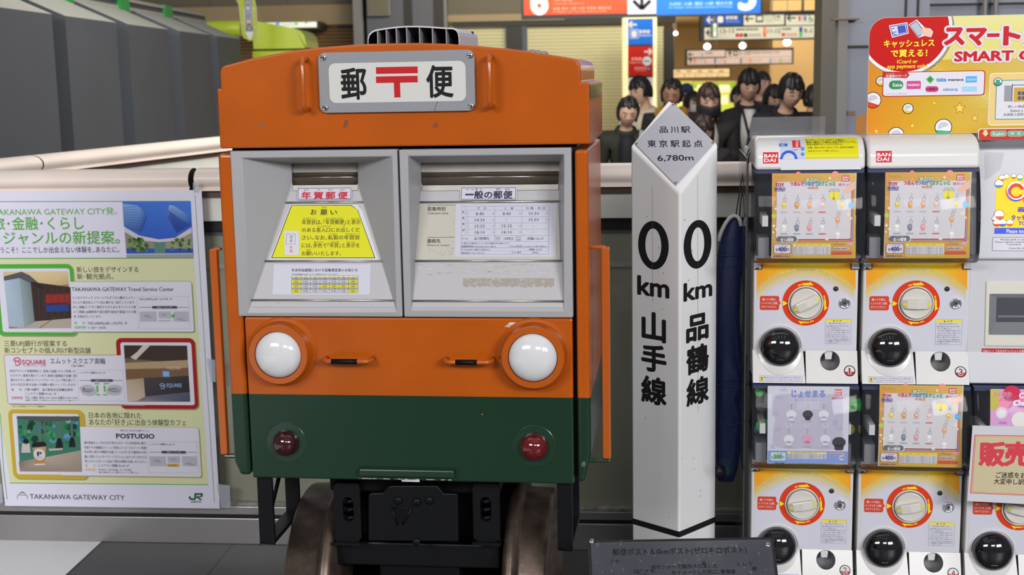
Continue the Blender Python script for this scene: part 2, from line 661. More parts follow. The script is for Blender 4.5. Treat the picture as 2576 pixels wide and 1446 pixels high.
tag(mb.build('drain_pipe'), 'thin pale pipe running down the grey column', 'pipe')

# right-hand columns and panelled wall
mb = MB()


def slab(mb, x0, x1, Y, m, dep=.3, top=3.0, y=300):
    a, b = at(x0, y, Y), at(x1, y, Y)
    mb.box(a.x, b.x, Y, Y + dep, 0, top, m)


slab(mb, 2076, 2116, 7.2, 'beige_wall', .3)
slab(mb, 2104, 2128, 5.7, 'column_edge', .3)
slab(mb, 2124, 2330, 5.75, 'blue_grey', .4)
slab(mb, 2270, 2274, 5.74, 'charcoal', .02)
slab(mb, 2300, 2304, 5.74, 'charcoal', .02)
slab(mb, 2330, 2700, 6.2, 'blue_grey', .3)
a, b = at(2124, 117, 5.74), at(2330, 120, 5.74)
mb.box(a.x, b.x, 5.735, 5.8, a.z - .006, a.z + .004, 'charcoal')
a, b = at(2330, 12, 6.19), at(2700, 12, 6.19)
mb.box(a.x, b.x, 6.185, 6.3, a.z - .004, a.z + .004, 'charcoal')
a, b = at(2125, 48, 5.7), at(2162, 48, 5.7)
mb.box(a.x - .05, b.x, 5.69, 5.75, a.z - .004, a.z + .003, 'brown_tape')
a, b = at(2138, 280, 5.7), at(2158, 291, 5.7)
mb.box(a.x, b.x, 5.743, 5.75, b.z, a.z, 'brown_tape')
mb.build('wall_right', kind='structure')
for x, lb in ((2478, 'pale vertical pipe on the blue grey wall nearer the column'), (2505, 'pale vertical pipe beside the pink poster')):
    p = at(x, 10, 6.15)
    mb = MB(); mb.tube([(p.x, p.y, 3.0), (p.x, p.y, 0)], .011, 'column_edge'); tag(mb.build('wall_pipe'), lb, 'pipe')
F2 = Frame((0, 6.16, 0), 0)
mb = MB()
sh = Sheet(mb, F2, (0, 0, 0))
sh.rect(2512, -40, 2600, 41, c8(190, 190, 205), 0)
for i, (x, y, c) in enumerate(((2535, 8, c8(215, 95, 150)), (2560, 4, c8(215, 95, 150)), (2572, 14, c8(215, 95, 150)), (2563, 22, c8(120, 190, 225)))):
    sh.circ(x, y, 8, c, 1 + i % 2, r0=4)
sh.circ(2555, 42, 11, c8(220, 60, 80), 2, r0=9.5, a0=0, a1=180)
tag(mb.build('wall_poster'), 'white poster with pink and pale blue lettering at the top right corner', 'poster')

# bright concourse beyond
mb = MB()
mb.box(2.0, 9.0, 21, 46, 2.95, 3.05, 'warm_plaster'); mb.build('ceiling', kind='structure')
mb = MB(); mb.box(2.0, 9.5, 46, 46.2, 0, 3.0, 'warm_plaster'); mb.build('wall_far', kind='structure')
mb = MB()
mb.box(8.3, 8.5, 21.5, 46, 0, 3.0, 'warm_plaster')
mb.build('wall_concourse', kind='structure')
mb = MB(); mb.box(1.9, 2.35, 20.3, 21.5, 0, 3.0, 'warm_plaster'); mb.build('wall_corner', kind='structure')
mb = MB()
mb.box(5.57, 8.3, 28, 28.3, 0, 2.9, 'warm_plaster')
mb.build('wall_pier', kind='structure')

# ------------------------------------------------------------------ railings
def railing(name, F, u0, u1, label, segs, panel='fence_glass'):
    """white rounded handrail, beam, glass panels and a steel base"""
    r = thing(name, F, label, 'railing', 'station railings')
    zr = 1.208
    g = 0
    for i, (a, b) in enumerate(segs):
        mb = MB()
        prof = []
        prof = [(-.046, zr - .068)] + [(.005 - .055 * math.cos(math.radians(t)), zr - .034 + .034 * math.sin(math.radians(t))) for t in range(-40, 221, 13)] + [(.056, zr - .068)]
        n = len(prof)
        mb.add([(x, p[0], p[1]) for x in (a, b) for p in prof], [(k, (k + 1) % n, n + (k + 1) % n, n + k) for k in range(n)], 'rail_white', smooth=True)
        mb.add([(x, p[0], p[1]) for x in (a, b) for p in prof], [tuple(range(n)), tuple(range(n, 2 * n))], 'dark_gap')
        o = mb.build('handrail', r)
        o.data.set_sharp_from_angle(angle=math.radians(50))
    mb = MB(); mb.box(u0, u1, -.028, .05, zr - .09, zr - .066, 'brown_trim'); mb.build('rail_underside', r)
    mb = MB(); mb.box(u0, u1, -.02, .03, zr - .165, zr - .088, 'beam_white')
    mb.box(u0, u1, -.008, .02, zr - .2, zr - .165, 'dark_gap')
    mb.build('beam', r, .003)
    mb = MB(); mb.box(u0, u1, 0, .008, .134, zr - .2, panel)
    mb.build('glass_panel', r)
    mb = MB()
    mb.box(u0, u1, -.004, .012, zr - .315, zr - .30, 'pale_grey_paint')
    mb.box(u0, u1, -.004, .012, zr - .21, zr - .20, 'column_grey')
    mb.build('glass_bead', r)
    mb = MB()
    mb.box(u0, u1, -.03, .06, 0, .086, 'metal_base')
    mb.box(u0, u1, -.024, .05, .086, .098, 'dark_gap')
    mb.box(u0, u1, -.028, .05, .098, .125, 'metal_base')
    mb.box(u0, u1, -.022, .05, .125, .136, 'dirty_seal')
    mb.build('base_plate', r, .002)
    return r


s1 = FF.px(502, 440)[0]
railing('railing', FF, -2.6, 2.2, 'white topped glass railing behind the orange train shaped postbox', [(-2.6, FF.px(486, 440)[0]), (FF.px(500, 440)[0], 2.2)])
# the side railing runs back from the front one
A, B = Vector((-2.06, 4.16, 0)), Vector((-1.36, 6.45, 0))
FS = Frame(A, -math.degrees(math.atan2(B.y - A.y, B.x - A.x)))
sx_ = (at(222, 405, 5.05) - A).length
railing('railing', FS, .16, 2.6, 'white railing running back beside the dark grey fluted partition', [(.16, .86), (.868, 2.6)], 'fence_glass')

# ------------------------------------------------------------------ train-front postbox
FM = Frame((0, 2.70, 0), 7.2365)
m_ = FM.px
ORANGE, GREEN = (0.42, 0.082, 0.003), (0.009, 0.033, 0.017)


def paint_mat(name, zsplit, rough=0.24):
    m = mat(name, ORANGE, rough, coat=0.08, spec=.35)
    nt = m.node_tree
    b = nt.nodes['Principled BSDF']
    L = nt.links.new
    tc = nt.nodes.new('ShaderNodeTexCoord')
    sp = nt.nodes.new('ShaderNodeSeparateXYZ')
    L(tc.outputs['Object'], sp.inputs[0])
    gt = nt.nodes.new('ShaderNodeMath'); gt.operation = 'GREATER_THAN'
    L(sp.outputs['Z'], gt.inputs[0]); gt.inputs[1].default_value = zsplit
    nz = nt.nodes.new('ShaderNodeTexNoise'); nz.inputs['Scale'].default_value = 7; nz.inputs['Detail'].default_value = 6
    L(tc.outputs['Object'], nz.inputs['Vector'])
    rp = nt.nodes.new('ShaderNodeValToRGB')
    rp.color_ramp.elements[0].position, rp.color_ramp.elements[1].position = .35, .65
    rp.color_ramp.elements[0].color = (*[c * .93 for c in ORANGE], 1)
    rp.color_ramp.elements[1].color = (*[c * 1.06 for c in ORANGE], 1)
    L(nz.outputs['Fac'], rp.inputs['Fac'])
    mx = nt.nodes.new('ShaderNodeMix'); mx.data_type = 'RGBA'
    ca = [q for q in mx.inputs if q.type == 'RGBA']
    ca[0].default_value = (*GREEN, 1)
    L(rp.outputs['Color'], ca[1])
    L(gt.outputs[0], mx.inputs['Factor'])
    L([q for q in mx.outputs if q.type == 'RGBA'][0], b.inputs['Base Color'])
    # fine orange-peel in the lacquer
    n2 = nt.nodes.new('ShaderNodeTexNoise'); n2.inputs['Scale'].default_value = 260
    L(tc.outputs['Object'], n2.inputs['Vector'])
    bp = nt.nodes.new('ShaderNodeBump'); bp.inputs['Strength'].default_value = .12; bp.inputs['Distance'].default_value = .0006
    L(n2.outputs['Fac'], bp.inputs['Height']); L(bp.outputs['Normal'], b.inputs['Normal'])


Z3 = m_(1031, 995.5)[1]
paint_mat('train_paint', Z3)
mat('orange_paint', ORANGE, .25, coat=.3)
mat('green_paint', GREEN, .25, coat=.3)
mat('black_paint', (.004, .0042, .005), .45, spec=.15)
mat('black_satin', (.005, .0055, .0065), .4, spec=.2)
mat('grey_door', c8(168, 167, 170, .86), .42, dirt=.03, dscale=4)
mat('sign_grey', c8(132, 133, 138, 1.0), .5)
mat('steel', (.5, .48, .46), .3, 1.0, dirt=.12, dscale=10)
mat('steel_dark', (.30, .26, .23), .35, .9)
mat('chrome', (.75, .75, .78), .12, 1.0)
mat('lens_white', (.64, .64, .65), .12, coat=.5)
mat('lens_red', (.035, .003, .005), .08, coat=1.0)
mat('lens_red_bright', (.12, .004, .006), .08, coat=1.0)
mat('wheel_steel', (.15, .11, .088), .42, .8, dirt=.5, dscale=22, bump=.4, bscale=60)
mat('wheel_rust', (.055, .035, .028), .55, .4, dirt=.4, dscale=12)
mat('vent_light', c8(180, 178, 190), .4)

mbx = thing('postbox', FM, 'orange and green postbox shaped like a train front on rail wheels', 'postbox')
DEP = .45
UL, UR = m_(590, 377)[0], m_(1439.5, 800)[0]
V1, V2, V4 = m_(1014, 374)[1], m_(1026, 797)[1], m_(1040, 1210)[1]
HL, HR = m_(549, 300)[0], m_(1484, 300)[0]

# head: lower block and narrower arched roof above the shoulder notch
mb = MB()
zs = m_(1010, 215)[1]
zb_ = m_(1031, 368)[1]
RL, RR = m_(553.5, 200)[0], m_(1461, 200)[0]
roof = [m_(*p) for p in ((556, 170), (564, 165), (632, 147), (734, 127.5), (800, 119.5), (879, 113), (960, 109), (1048, 107.6), (1120, 109.5), (1185, 114), (1282, 122.6), (1376, 137), (1440, 148), (1453, 153), (1459, 163))]
prof = [(HL, zb_), (HL, zs)] + [(RL, zs), (RL, roof[0][1] - .01)] + roof + [(RR, roof[-1][1] - .012), (RR, zs), (HR, zs), (HR, zb_)]
mb.prism(prof, 0, DEP, 'train_paint')
mb.build('head', mbx, .010, 3)
for s, lb in ((HL, 0), (HR, 1)):
    mb = MB()
    z0, z1 = m_(1497, 250)[1], m_(1497, 211)[1]
    if lb:
        mb.box(s - .006, s + .0012, .0035, DEP - .02, z0, z1 - .002, 'green_paint')
    else:
        mb.box(s - .0012, s + .006, .0035, DEP - .02, z0, z1 - .002, 'green_paint')
    mb.build('window_band', mbx, .0006)['label'] = 'dark green band along the side'
# core
mb = MB()
mb.box(UL - .012, UR + .012, .16, DEP - .02, V4 + .012, zb_ + .01, 'black_paint')
mb.box(UL - .012, UR + .012, .022, .16, V4 + .012, V2 - .012, 'black_paint')
for a, b in ((UL - .012, UL + .003), (UR - .003, UR + .012)):
    mb.box(a, b, .021, .16, V2 - .012, zb_ + .01, 'black_paint')
mb.build('core', mbx)
# side panels
PZ0, PZ1 = m_(1040, 1204)[1], m_(1031, 381)[1]
for a, b in ((m_(556, 500)[0] - .003, m_(588, 385)[0]), (m_(1446.5, 500)[0], HR - .004)):
    mb = MB()
    n = 6
    prof = [(a + .012, PZ0), (b, PZ0), (b, PZ1), (a, PZ1), (a, PZ0 + .03)] if a < 0 else [(a, PZ0), (b - .014, PZ0), (b, PZ0 + .06), (b, PZ1), (a, PZ1)]
    mb.prism(prof, .0, DEP - .01, 'train_paint')
    mb.build('side_panel', mbx, .008, 3)
# lower door
mb = MB(); mb.box(UL + .002, UR, .0, .022, V4, V2 - .002, 'train_paint')
ld = mb.build('lower_door', mbx, .004, 2)

# headlamps and tail lamps
def dome(mb, u, v, r, w0, h, m, n=44):
    prof = [(r * math.cos(t), h * math.sin(t)) for t in [math.pi / 2 * i / 12 for i in range(13)]]
    mb.lathe([(r, -.004)] + prof, (u, w0, v), (0, -1, 0), m, n)


KM = (m_(1100, 900)[0] - m_(1000, 900)[0]) / 100   # metres per photo pixel on the front
for (x, y, rr, rl) in ((699, 893, 76, 59), (1340, 900, 78, 60)):
    u, v = m_(x, y, -.036)
    R, RL_ = rr * KM, rl * KM
    mb = MB()
    mb.lathe([(R * 1.16, 0), (R * 1.13, .002), (R * 1.05, .007), (R * 1.015, .014), (R, .028), (R * .985, .0345), (R * .96, .036), (RL_ * 1.01, .036), (RL_ * .99, .030)], (u, 0, v), (0, -1, 0), 'orange_paint', 56)
    h = mb.build('headlamp', mbx)
    h.data.set_sharp_from_angle(angle=math.radians(28))
    mb = MB(); dome(mb, u, v, RL_ * .985, -.032, .026, 'lens_white', 48)
    mb.build('lens', h)['label'] = 'white domed lens'
for (x, y, r, m) in ((717.5, 1116, 34, 'lens_red'), (1342.8, 1125.7, 35.5, 'lens_red_bright')):
    u, v = m_(x, y, -.01)
    mb = MB(); R = r * KM
    mb.lathe([(R * 1.52, -.001), (R * 1.515, .0008), (R * 1.49, .0012), (R * 1.0, .0014), (R * .98, .005)], (u, 0, v), (0, -1, 0), 'green_paint', 48)
    h = mb.build('tail_lamp', mbx)
    h.data.set_sharp_from_angle(angle=math.radians(15))
    mb = MB(); dome(mb, u, v, R * .97, -.005, .026, m, 40); mb.build('lens', h)['label'] = 'dark red domed lens'
# step handles with worn black grip
for x0, x1, y0, y1, g0, g1 in ((812, 930, 897, 915, 834, 899), (1117, 1235, 903, 917, 1146, 1200)):
    a, v = m_(x0, y1 - 6, -.035); b = m_(x1, y1 - 6, -.035)[0]
    r = .0052
    path = [(a, .002, v), (a, -.022, v), (a + .004, -.030, v), (a + .012, -.034, v), (b - .012, -.034, v), (b - .004, -.030, v), (b, -.022, v), (b, .002, v)]
    mb = MB(); mb.tube(path, r, 'orange_paint', 12)
    h = mb.build('step_handle', mbx)
    mb = MB(); mb.tube([(m_(g0, y1, -.035)[0], -.034, v), (m_(g1, y1, -.035)[0], -.034, v)], r * 1.1, 'black_paint', 12)
    mb.build('grip', h)['label'] = 'black grip tape'
# upright grips beside the destination sign
for x, y0, y1 in ((759, 150, 276), (1230, 143, 268)):
    u, z1 = m_(x, y0, -.035); z0 = m_(x, y1, -.035)[1]
    mb = MB(); mb.tube([(u, .002, z1), (u, -.024, z1), (u, -.032, z1 - .004), (u, -.035, z1 - .013), (u, -.035, z0 + .013), (u, -.032, z0 + .004), (u, -.024, z0), (u, .002, z0)], .0055, 'orange_paint', 12)
    mb.build('grab_handle', mbx)
# low step lip and label
a, z1 = m_(908, 1174); b, z0 = m_(1145, 1197)
mb = MB(); mb.hexa([(a, 0.001, z1 + .004), (b, 0.001, z1 + .004), (b, -.016, z1 - .001), (a, -.016, z1 - .001)], [(a, .001, z0), (b, .001, z0), (b, -.016, z0), (a, -.016, z0)], 'green_paint')
mb.build('step_lip', mbx, .002)
mb = MB(); sh = Sheet(mb, FM, (0, 0, 0))
sh.poly([(1009, 1205), (1055, 1206), (1056, 1212), (1011, 1211)], c8(200, 200, 205), 3)
sh.poly([(1273, 819), (1283, 810), (1307, 811), (1303, 817), (1290, 822), (1284, 818), (1270, 823)], c8(205, 175, 160), 2)
sh.poly([(1270, 821), (1279, 815), (1284, 823)], c8(215, 190, 180), 2)
for p in (((653, 308), (660, 306), (668, 318), (663, 320), (652, 320)), ((867, 302), (875, 301), (876, 312), (870, 322), (863, 320), (865, 310)), ((1090, 318), (1091, 311), (1096, 310), (1098, 302), (1099, 312), (1101, 313), (1101, 321), (1090, 322))):
    sh.poly(list(p), c8(118, 68, 44) if p[0][0] > 700 else c8(140, 80, 48), 2)
for x0 in range(905, 1140, 9):
    if random.random() < .6:
        y = 1195 + (x0 - 905) * .018
        sh.poly([(x0, y), (x0 + random.uniform(4, 14), y + .1), (x0 + 10, y + 2.2), (x0 + 2, y + 2.6)], c8(150, 145, 125) if random.random() < .6 else c8(60, 75, 65), 95)
for _ in range(16):
    x, y = random.uniform(640, 1430), random.uniform(810, 985)
    sh.circ(x, y, random.uniform(.6, 1.3), c8(110, 50, 15), 2, n=8)
sh.circ(1213, 1042, 1.5, c8(220, 130, 100), 2, n=8)
mb.build('paint_stain', mbx)['label'] = 'chipped paint marks and a white sticker'

# destination sign
r_ = [(a[0], a[1]) for a in (m_(803, 129), m_(1196, 128), m_(1197, 281), m_(806, 283))]
u0, u1 = m_(804.5, 206)[0], m_(1196, 206)[0]
z0, z1 = m_(1000, 281.5)[1], m_(1000, 128.5)[1]
mb = MB(); mb.prism(rounded(u0, u1, z0, z1, .015, 7), -.009, .001, 'sign_grey')
ds = mb.build('destination_sign', mbx, .0015)
mb = MB(); sh = Sheet(mb, FM, (0, -.009, 0))
sh.rect(828, 156, 1172, 256.5, (.56, .555, .53), 2, 16)
sh.text('郵', 859, 170, 921, 249, c8(12, 13, 18), 4, .022, 4)
sh.text('便', 1074, 164, 1139, 244, c8(12, 13, 18), 4, .022, 4)
for a in ((946, 168, 1051, 185), (946, 191.5, 1051, 208), (991.5, 207, 1007, 245)):
    sh.rect(*a, c8(172, 22, 28), 3)
for p, q in (((1101, 255), (1098, 262)), ((1097, 264), (1096, 269)), ((1095, 272), (1093, 279))):
    sh.line(*p, *q, 1.3, c8(40, 35, 35), 1)
mb.build('sign_face', ds)['label'] = 'white face with black characters and a red postal mark'
for x, y in ((813, 144.4), (818, 270.8), (1182, 139), (1185, 266)):
    u, v = m_(x, y, -.012)
    mb = MB(); dome(mb, u, v, .0072, -.0085, .0048, 'chrome', 20)
    for a, b in ((.0032, .0008), (.0008, .0032)):
        mb.box(u - a, u + a, -.0145, -.0115, v - b, v + b, 'black_paint')
    mb.build('screw', ds)

# roof ventilator: open hood with fins
vt = []
WV = .05
hood = [m_(*p, WV) for p in ((925, 112), (925, 96), (928, 86), (936, 78), (946, 74), (971, 70), (1000, 66.5), (1024, 65), (1055, 65), (1087, 66.6), (1118, 69), (1140, 70), (1148, 73), (1153, 80), (1155, 90), (1156, 113))]
mb = MB()
inn = [(a[0] * .985 + m_(1040, 95, WV)[0] * .015, a[1] - .003) for a in hood]
n = len(hood)
V = [(p[0], WV, p[1]) for p in hood] + [(p[0], WV, p[1]) for p in inn] + [(p[0], WV + .26, p[1]) for p in hood] + [(p[0], WV + .26, p[1]) for p in inn]
F_ = []
for i in range(n - 1):
    F_ += [(i, i + 1, n + i + 1, n + i), (i, i + 1, 2 * n + i + 1, 2 * n + i), (n + i, n + i + 1, 3 * n + i + 1, 3 * n + i)]
mb.add(V, F_[0::3] + F_[1::3], 'vent_light'); mb.add(V, F_[2::3], 'black_paint')
zc = m_(1040, 116, WV)[1]
mb.box(hood[0][0] + .002, hood[-1][0] - .002, WV + .2, WV + .21, zc, m_(1040, 72, WV)[1] - .002, 'black_paint')
vent = mb.build('roof_ventilator', mbx)
for x, yt in ((949, 75), (971, 71.5), (996, 68), (1022, 66), (1054.5, 66), (1087, 68), (1122, 70.5)):
    u, v = m_(x, yt, WV)
    mb = MB(); mb.box(u - .0012, u + .0012, WV + .001, WV + .2, zc, v - .001, 'sign_grey'); mb.build('fin', vent)
# roof marker lumps
for x0, x1, yt in ((664, 706, 131), (1331, 1376, 120)):
    a, v = m_(x0, yt, .16); b = m_(x1, yt, .16)[0]
    mb = MB()
    for i in range(3):
        t = (i + .5) / 3
        s = 1 if x0 < 1000 else -1
        mb.ball((a + (b - a) * t, .16, v - .012 + s * .006 * (t - .5)), (b - a) * .24, 'sign_grey' if x0 > 1000 else 'chrome', n=14, sc=(1, 1.2, .7))
    mb.box(a, b, .145, .175, v - .03, v - .012, 'sign_grey')
    mb.build('roof_lamp', mbx)

# long side rails
for side in (0, 1):
    if side:
        u, z1 = m_(1523, 622, .03); z0 = m_(1522, 1153, .03)[1]; ub = HR - .006; yr = .03
    else:
        u, z1 = m_(538, 627, .03); z0 = m_(566, 1142, .03)[1]; u = m_(551, 880, .03)[0]; ub = m_(560, 880, .03)[0] + .01; yr = .03
    s = 1 if side else -1
    mb = MB()
    mb.box(u - .0085, u + .0085, yr - .006, yr + .010, z0, z1 + .001, 'orange_paint')
    mb.box(min(u, ub), max(u, ub), yr - .005, yr + .008, z1 - .003, z1 + .004, 'orange_paint')
    o = mb.build('side_rail', mbx, .003)
    mb = MB()
    mb.box(min(u - s * .0, ub - s * .012), max(u + s * .006, ub - s * .012), yr - .006, yr + .012, z0 - .008, z0 - .001, 'green_paint')
    mb.build('rail_bracket', o, .002)['label'] = 'green lower bracket'
    if side:
        mb = MB(); mb.tube([(ub - .012 - .002, .02, z0 - .004), (ub - .012 - .002, -.004, z0 - .004)], .005, 'chrome', 10); mb.build('bolt', o)

# mail doors ------------------------------------------------------------
mat('slot_flap', c8(128, 116, 104), .45, .3, dirt=.15, dscale=9)
mat('slot_steel', c8(168, 164, 158), .5, .35, dirt=.12, dscale=14)
PAPER, NAVY = (.56, .56, .62), c8(50, 45, 75)


def mail_door(x0, x1, inner, slot, d, name_label):
    a, b = m_(x0, 590)[0], m_(x1, 590)[0]
    zt, zb2 = m_((x0 + x1) / 2, 377.5 if x0 < 900 else 373.5)[1], m_((x0 + x1) / 2, 795.5 if x0 < 900 else 797.5)[1]
    I = [m_(*p) for p in inner]        # TL TR BR BL on the front
    zi0 = (I[2][1] + I[3][1]) / 2; zi1 = (I[0][1] + I[1][1]) / 2
    I = [(I[0][0], zi1), (I[1][0], zi1), (I[2][0], zi0), (I[3][0], zi0)]
    Sx = [m_(*p, d) for p in slot]
    s1, s0 = (Sx[0][1] + Sx[1][1]) / 2, (Sx[2][1] + Sx[3][1]) / 2
    Sx = [(Sx[0][0], s1), (Sx[1][0], s1), (Sx[2][0], s0), (Sx[3][0], s0)]
    w = -.004
    O = [(a, zt), (b, zt), (b, zb2), (a, zb2)]
    V = [(p[0], w, p[1]) for p in O] + [(p[0], w, p[1]) for p in I] + [(p[0], d, p[1]) for p in Sx] + [(p[0], .02, p[1]) for p in O]
    r = .004
    F = []
    for i in range(4):
        j = (i + 1) % 4
        F += [(i, j, 4 + j, 4 + i), (i, j, 12 + j, 12 + i)]
    F += [(4, 5, 9, 8), (5, 6, 10, 9), (7, 4, 8, 11), (7, 6, 10, 11)]
    mb = MB(); mb.add(V, F, 'grey_door')
    dr = mb.build('mail_door', mbx, .0025, 2)
    # metal slot: bright upper plate, dark hinged flap, folded lip
    H = s1 - s0
    ua, ub = Sx[0][0], Sx[1][0]
    mb = MB()
    P = [(s1, d + .016), (s1 - .42 * H, d + .006), (s1 - .44 * H, d + .008), (s1 - .66 * H, d + .026), (s1 - .68 * H, d + .006), (s0, d + .022)]
    V = []
    for z, y in P:
        V += [(ua, y, z), (ub, y, z)]
    mb.add(V, [(0, 1, 3, 2)], 'slot_steel')
    mb.add(V, [(2, 3, 5, 4), (4, 5, 7, 6), (6, 7, 9, 8), (8, 9, 11, 10)], 'slot_flap')
    for u in (ua, ub):
        mb.add([(u, d - .001, s1), (u, d + .06, s1), (u, d + .06, s0), (u, d - .001, s0)], [(0, 1, 2, 3)], 'steel')
    mb.add([(ua, d, s1), (ub, d, s1), (ub, d + .06, s1), (ua, d + .06, s1)], [(0, 1, 2, 3)], 'steel')
    mb.tube([(ua, d + .018, s1 - .67 * H), (ub, d + .018, s1 - .67 * H)], .0015, 'steel', 8)
    sl = mb.build('mail_slot', dr)
    # sloping board frame of reference: origin at bottom edge
    e = Vector((0, d - w, s0 - zi0))
    p0 = Vector((0, w, zi0))
    L = e.length
    mb = MB()
    n = Vector((1, 0, 0)).cross(e.normalized())
    def Q(u, t, h):
        q = p0 + e * t + n * h
        return (u, q.y, q.z)
    hh = 50 * KM / L
    mb.hexa([Q(ua + .002, 1 - hh * .27, .0005), Q(ub - .002, 1 - hh * .27, .0005), Q(ub - .002, 1.0, .0005), Q(ua + .002, 1.0, .0005)], [Q(ua + .002, 1 - hh * .27, .003), Q(ub - .002, 1 - hh * .27, .003), Q(ub - .002, 1.0, .003), Q(ua + .002, 1.0, .003)], 'slot_steel')
    mb.build('slot_lip', sl)
    return dr, p0, e, (ua, ub), Q, I


def ledges(dr, ys, spans, p0, e, Q):
    pl = Sheet(MB(), FM, p0, (1, 0, 0), e)
    for y, (xa, xb) in zip(ys, spans):
        a, t = pl.px(xa, y); b, t2 = pl.px(xb, y)
        t = (t + t2) / 2 / e.length
        q0, q1 = Q(0, t, .002), Q(0, t, .003)
        mb = MB(); mb.tube([(a, q0[1], q0[2]), (b, q0[1], q0[2])], .0024, 'steel', 8)
        mb.build('ledge', dr)


dr, p0, e, su, Q, I = mail_door(590.5, 1006.5, ((608, 396), (988, 395), (998, 776.5), (627, 776)), ((734, 410), (901, 410), (900.5, 466), (735, 466)), .08, '')
ledges(dr, (509.5, 657, 755.5), ((720, 914), (667, 963), (633, 995)), p0, e, Q)
mb = MB(); sh = Sheet(mb, FM, p0, (1, 0, 0), e)
BW = (.44, .43, .445)
sh.poly([(731, 482), (905, 482), (994, 772), (631, 772)], BW, 1)
# 年賀郵便 label
sh.rect(748.5, 472, 886.5, 503.5, PAPER, 17)
sh.frame(750.5, 473.5, 884.5, 502, 1.2, NAVY, 18)
for i, (c, x) in enumerate(zip('年賀郵便', (760, 790.5, 821, 852))):
    sh.text(c, x, 483, x + 23, 501, c8(185, 35, 60), 19, .03)
for t, x in (('ねん', 766), ('が', 800), ('ゆう', 826.5), ('びん', 857)):
    sh.text(t, x, 475.5, x + (12 if len(t) > 1 else 6), 480.8, c8(185, 35, 60), 19)
# yellow request
sh.poly([(731, 515), (900, 517), (912, 530), (952, 653.5), (678, 653.5)], (.62, .62, .64), 3)
sh.poly([(733, 516.3), (884, 516.3), (900, 528), (944.5, 649.5), (682.5, 649.5)], BLACK, 4)
sh.poly([(734.5, 517.5), (883.5, 517.5), (899, 528.5), (942.3, 648), (685, 648)], c8(222, 218, 30, .88), 5)
sh.poly([(884, 515), (903, 516), (904, 530), (899, 528)], (.62, .62, .64), 6)
for t, x0, y0, x1, y1, b in (('お', 782, 526, 797, 541, .012), ('願', 807, 526, 823, 541, .012), ('い', 832, 527, 848, 541, .012), ('ねが', 810, 519.5, 822, 524, 0),
        ('年賀状は､｢年賀郵便｣と表示', 760, 552, 907, 565, 0), ('のある差入口にお出しくだ', 760, 572.5, 905.5, 584, 0), ('さい｡なお､私製の年賀状', 760, 591.5, 905.5, 603.5, 0),
        ('には､赤色で｢年賀｣と表示を', 759.5, 611, 905, 623, 0), ('お願いいたします｡', 759.5, 631.5, 858, 643, 0),
        ('ねんがじょう', 763, 547.5, 794.5, 552, 0), ('ねんがゆうびん', 820.5, 547.5, 864, 552, 0), ('ひょうじ', 884, 547.5, 904, 552, 0),
        ('さしいれぐち', 799, 567, 832, 571.5, 0), ('だ', 863.5, 567, 869, 571.5, 0), ('しせい', 830.5, 586.5, 849.5, 591, 0), ('ねんがじょう', 870, 586.5, 905, 591, 0),
        ('あかいろ', 790, 606.5, 812, 611, 0), ('ねんが', 833.5, 606.5, 852.5, 611, 0), ('ひょうじ', 871.5, 606.5, 893.5, 611, 0), ('ねが', 771.5, 626.5, 782.5, 631, 0)):
    sh.text(t, x0, y0, x1, y1, BLACK, 6, b or .006)
sh.poly([(715.5, 581), (752.5, 581)] + [(752.5 + (1.2 if i % 2 else -.6), 583 + i * 3) for i in range(20)] + [(751.5 - i * 1.85, 641.5 + (1.2 if i % 2 else -.6)) for i in range(20)], (.58, .58, .63), 6)
sh.frame(720.5, 588.5, 743.5, 614.5, .7, GREY, 7)
for c, y in zip('切手', (592, 602)):
    sh.text(c, 729, y, 736.5, y + 8, BLACK, 7)
for c, y in zip('年賀', (618.5, 628)):
    sh.text(c, 729, y, 736.5, y + 8, RED, 7)
# calendar slip
sh.rect(687.5, 664.5, 931.5, 741, (.54, .54, .62), 3)
sh.text('年末年始期間における取集便変更のお知らせ', 734, 675.5, 900, 683.5, NAVY, 4, .012, 1)
sh.text('年末年始期間中は以下のとおり､取集を行わせていただきます｡', 735, 688, 851, 692, NAVY, 4, 0, 1)
cx = [734 + 23.8 * i for i in range(8)]
for r, (y0, y1) in enumerate(((693, 698), (698, 704), (704, 711.5), (711.5, 716.5), (716.5, 724), (724, 728.5), (728.5, 736.5))):
    for c in range(7):
        yl = (r == 2 and c in (0, 6)) or (r == 4 and c not in (1, 2)) or (r == 6 and c in (0, 6))
        col = c8(200, 200, 160) if r == 0 else c8(222, 214, 40, .9) if yl else c8(150, 150, 155) if r in (1, 3, 5) else (.52,.52,.60)
        sh.rect(cx[c], y0, cx[c + 1], y1, col, 4)
        if r == 0:
            sh.text('日月火水木金土'[c], cx[c] + 10, y0 + .8, cx[c] + 14, y1 - .6, GREY, 5, 0, 1)
        elif r in (1, 3, 5):
            d = [['12/21', '12/22', '12/23', '12/24', '12/25', '12/26', '12/27'], ['12/28', '12/29', '12/30', '12/31', '1/1', '1/2', '1/3'], ['1/4', '1/5', '1/6', '1/7', '1/8', '1/9', '1/10']][r // 2][c]
            k = len(d) * 1.1
            sh.text(d, cx[c] + 12 - k, y0 + 1, cx[c] + 12 + k, y1 - 1, NAVY, 5, 0, 1)
        else:
            sh.text('土曜扱い' if yl else '平日扱い', cx[c] + 4, y0 + 1.8, cx[c] + 20, y1 - 1.6, NAVY, 5, 0, 1)
for c in range(8):
    sh.line(cx[c], 693, cx[c], 736.5, .6, c8(90, 90, 60), 6)
for y in (693, 698, 704, 711.5, 716.5, 724, 728.5, 736.5):
    sh.line(734, y, 900.6, y, .5, c8(90, 90, 60), 6)
for _ in range(8):
    x, y = random.uniform(650, 980), random.uniform(760, 771)
    sh.line(x, y, x + random.uniform(-6, 8), y + random.uniform(-2, 2), .6, c8(120, 118, 120), 2)
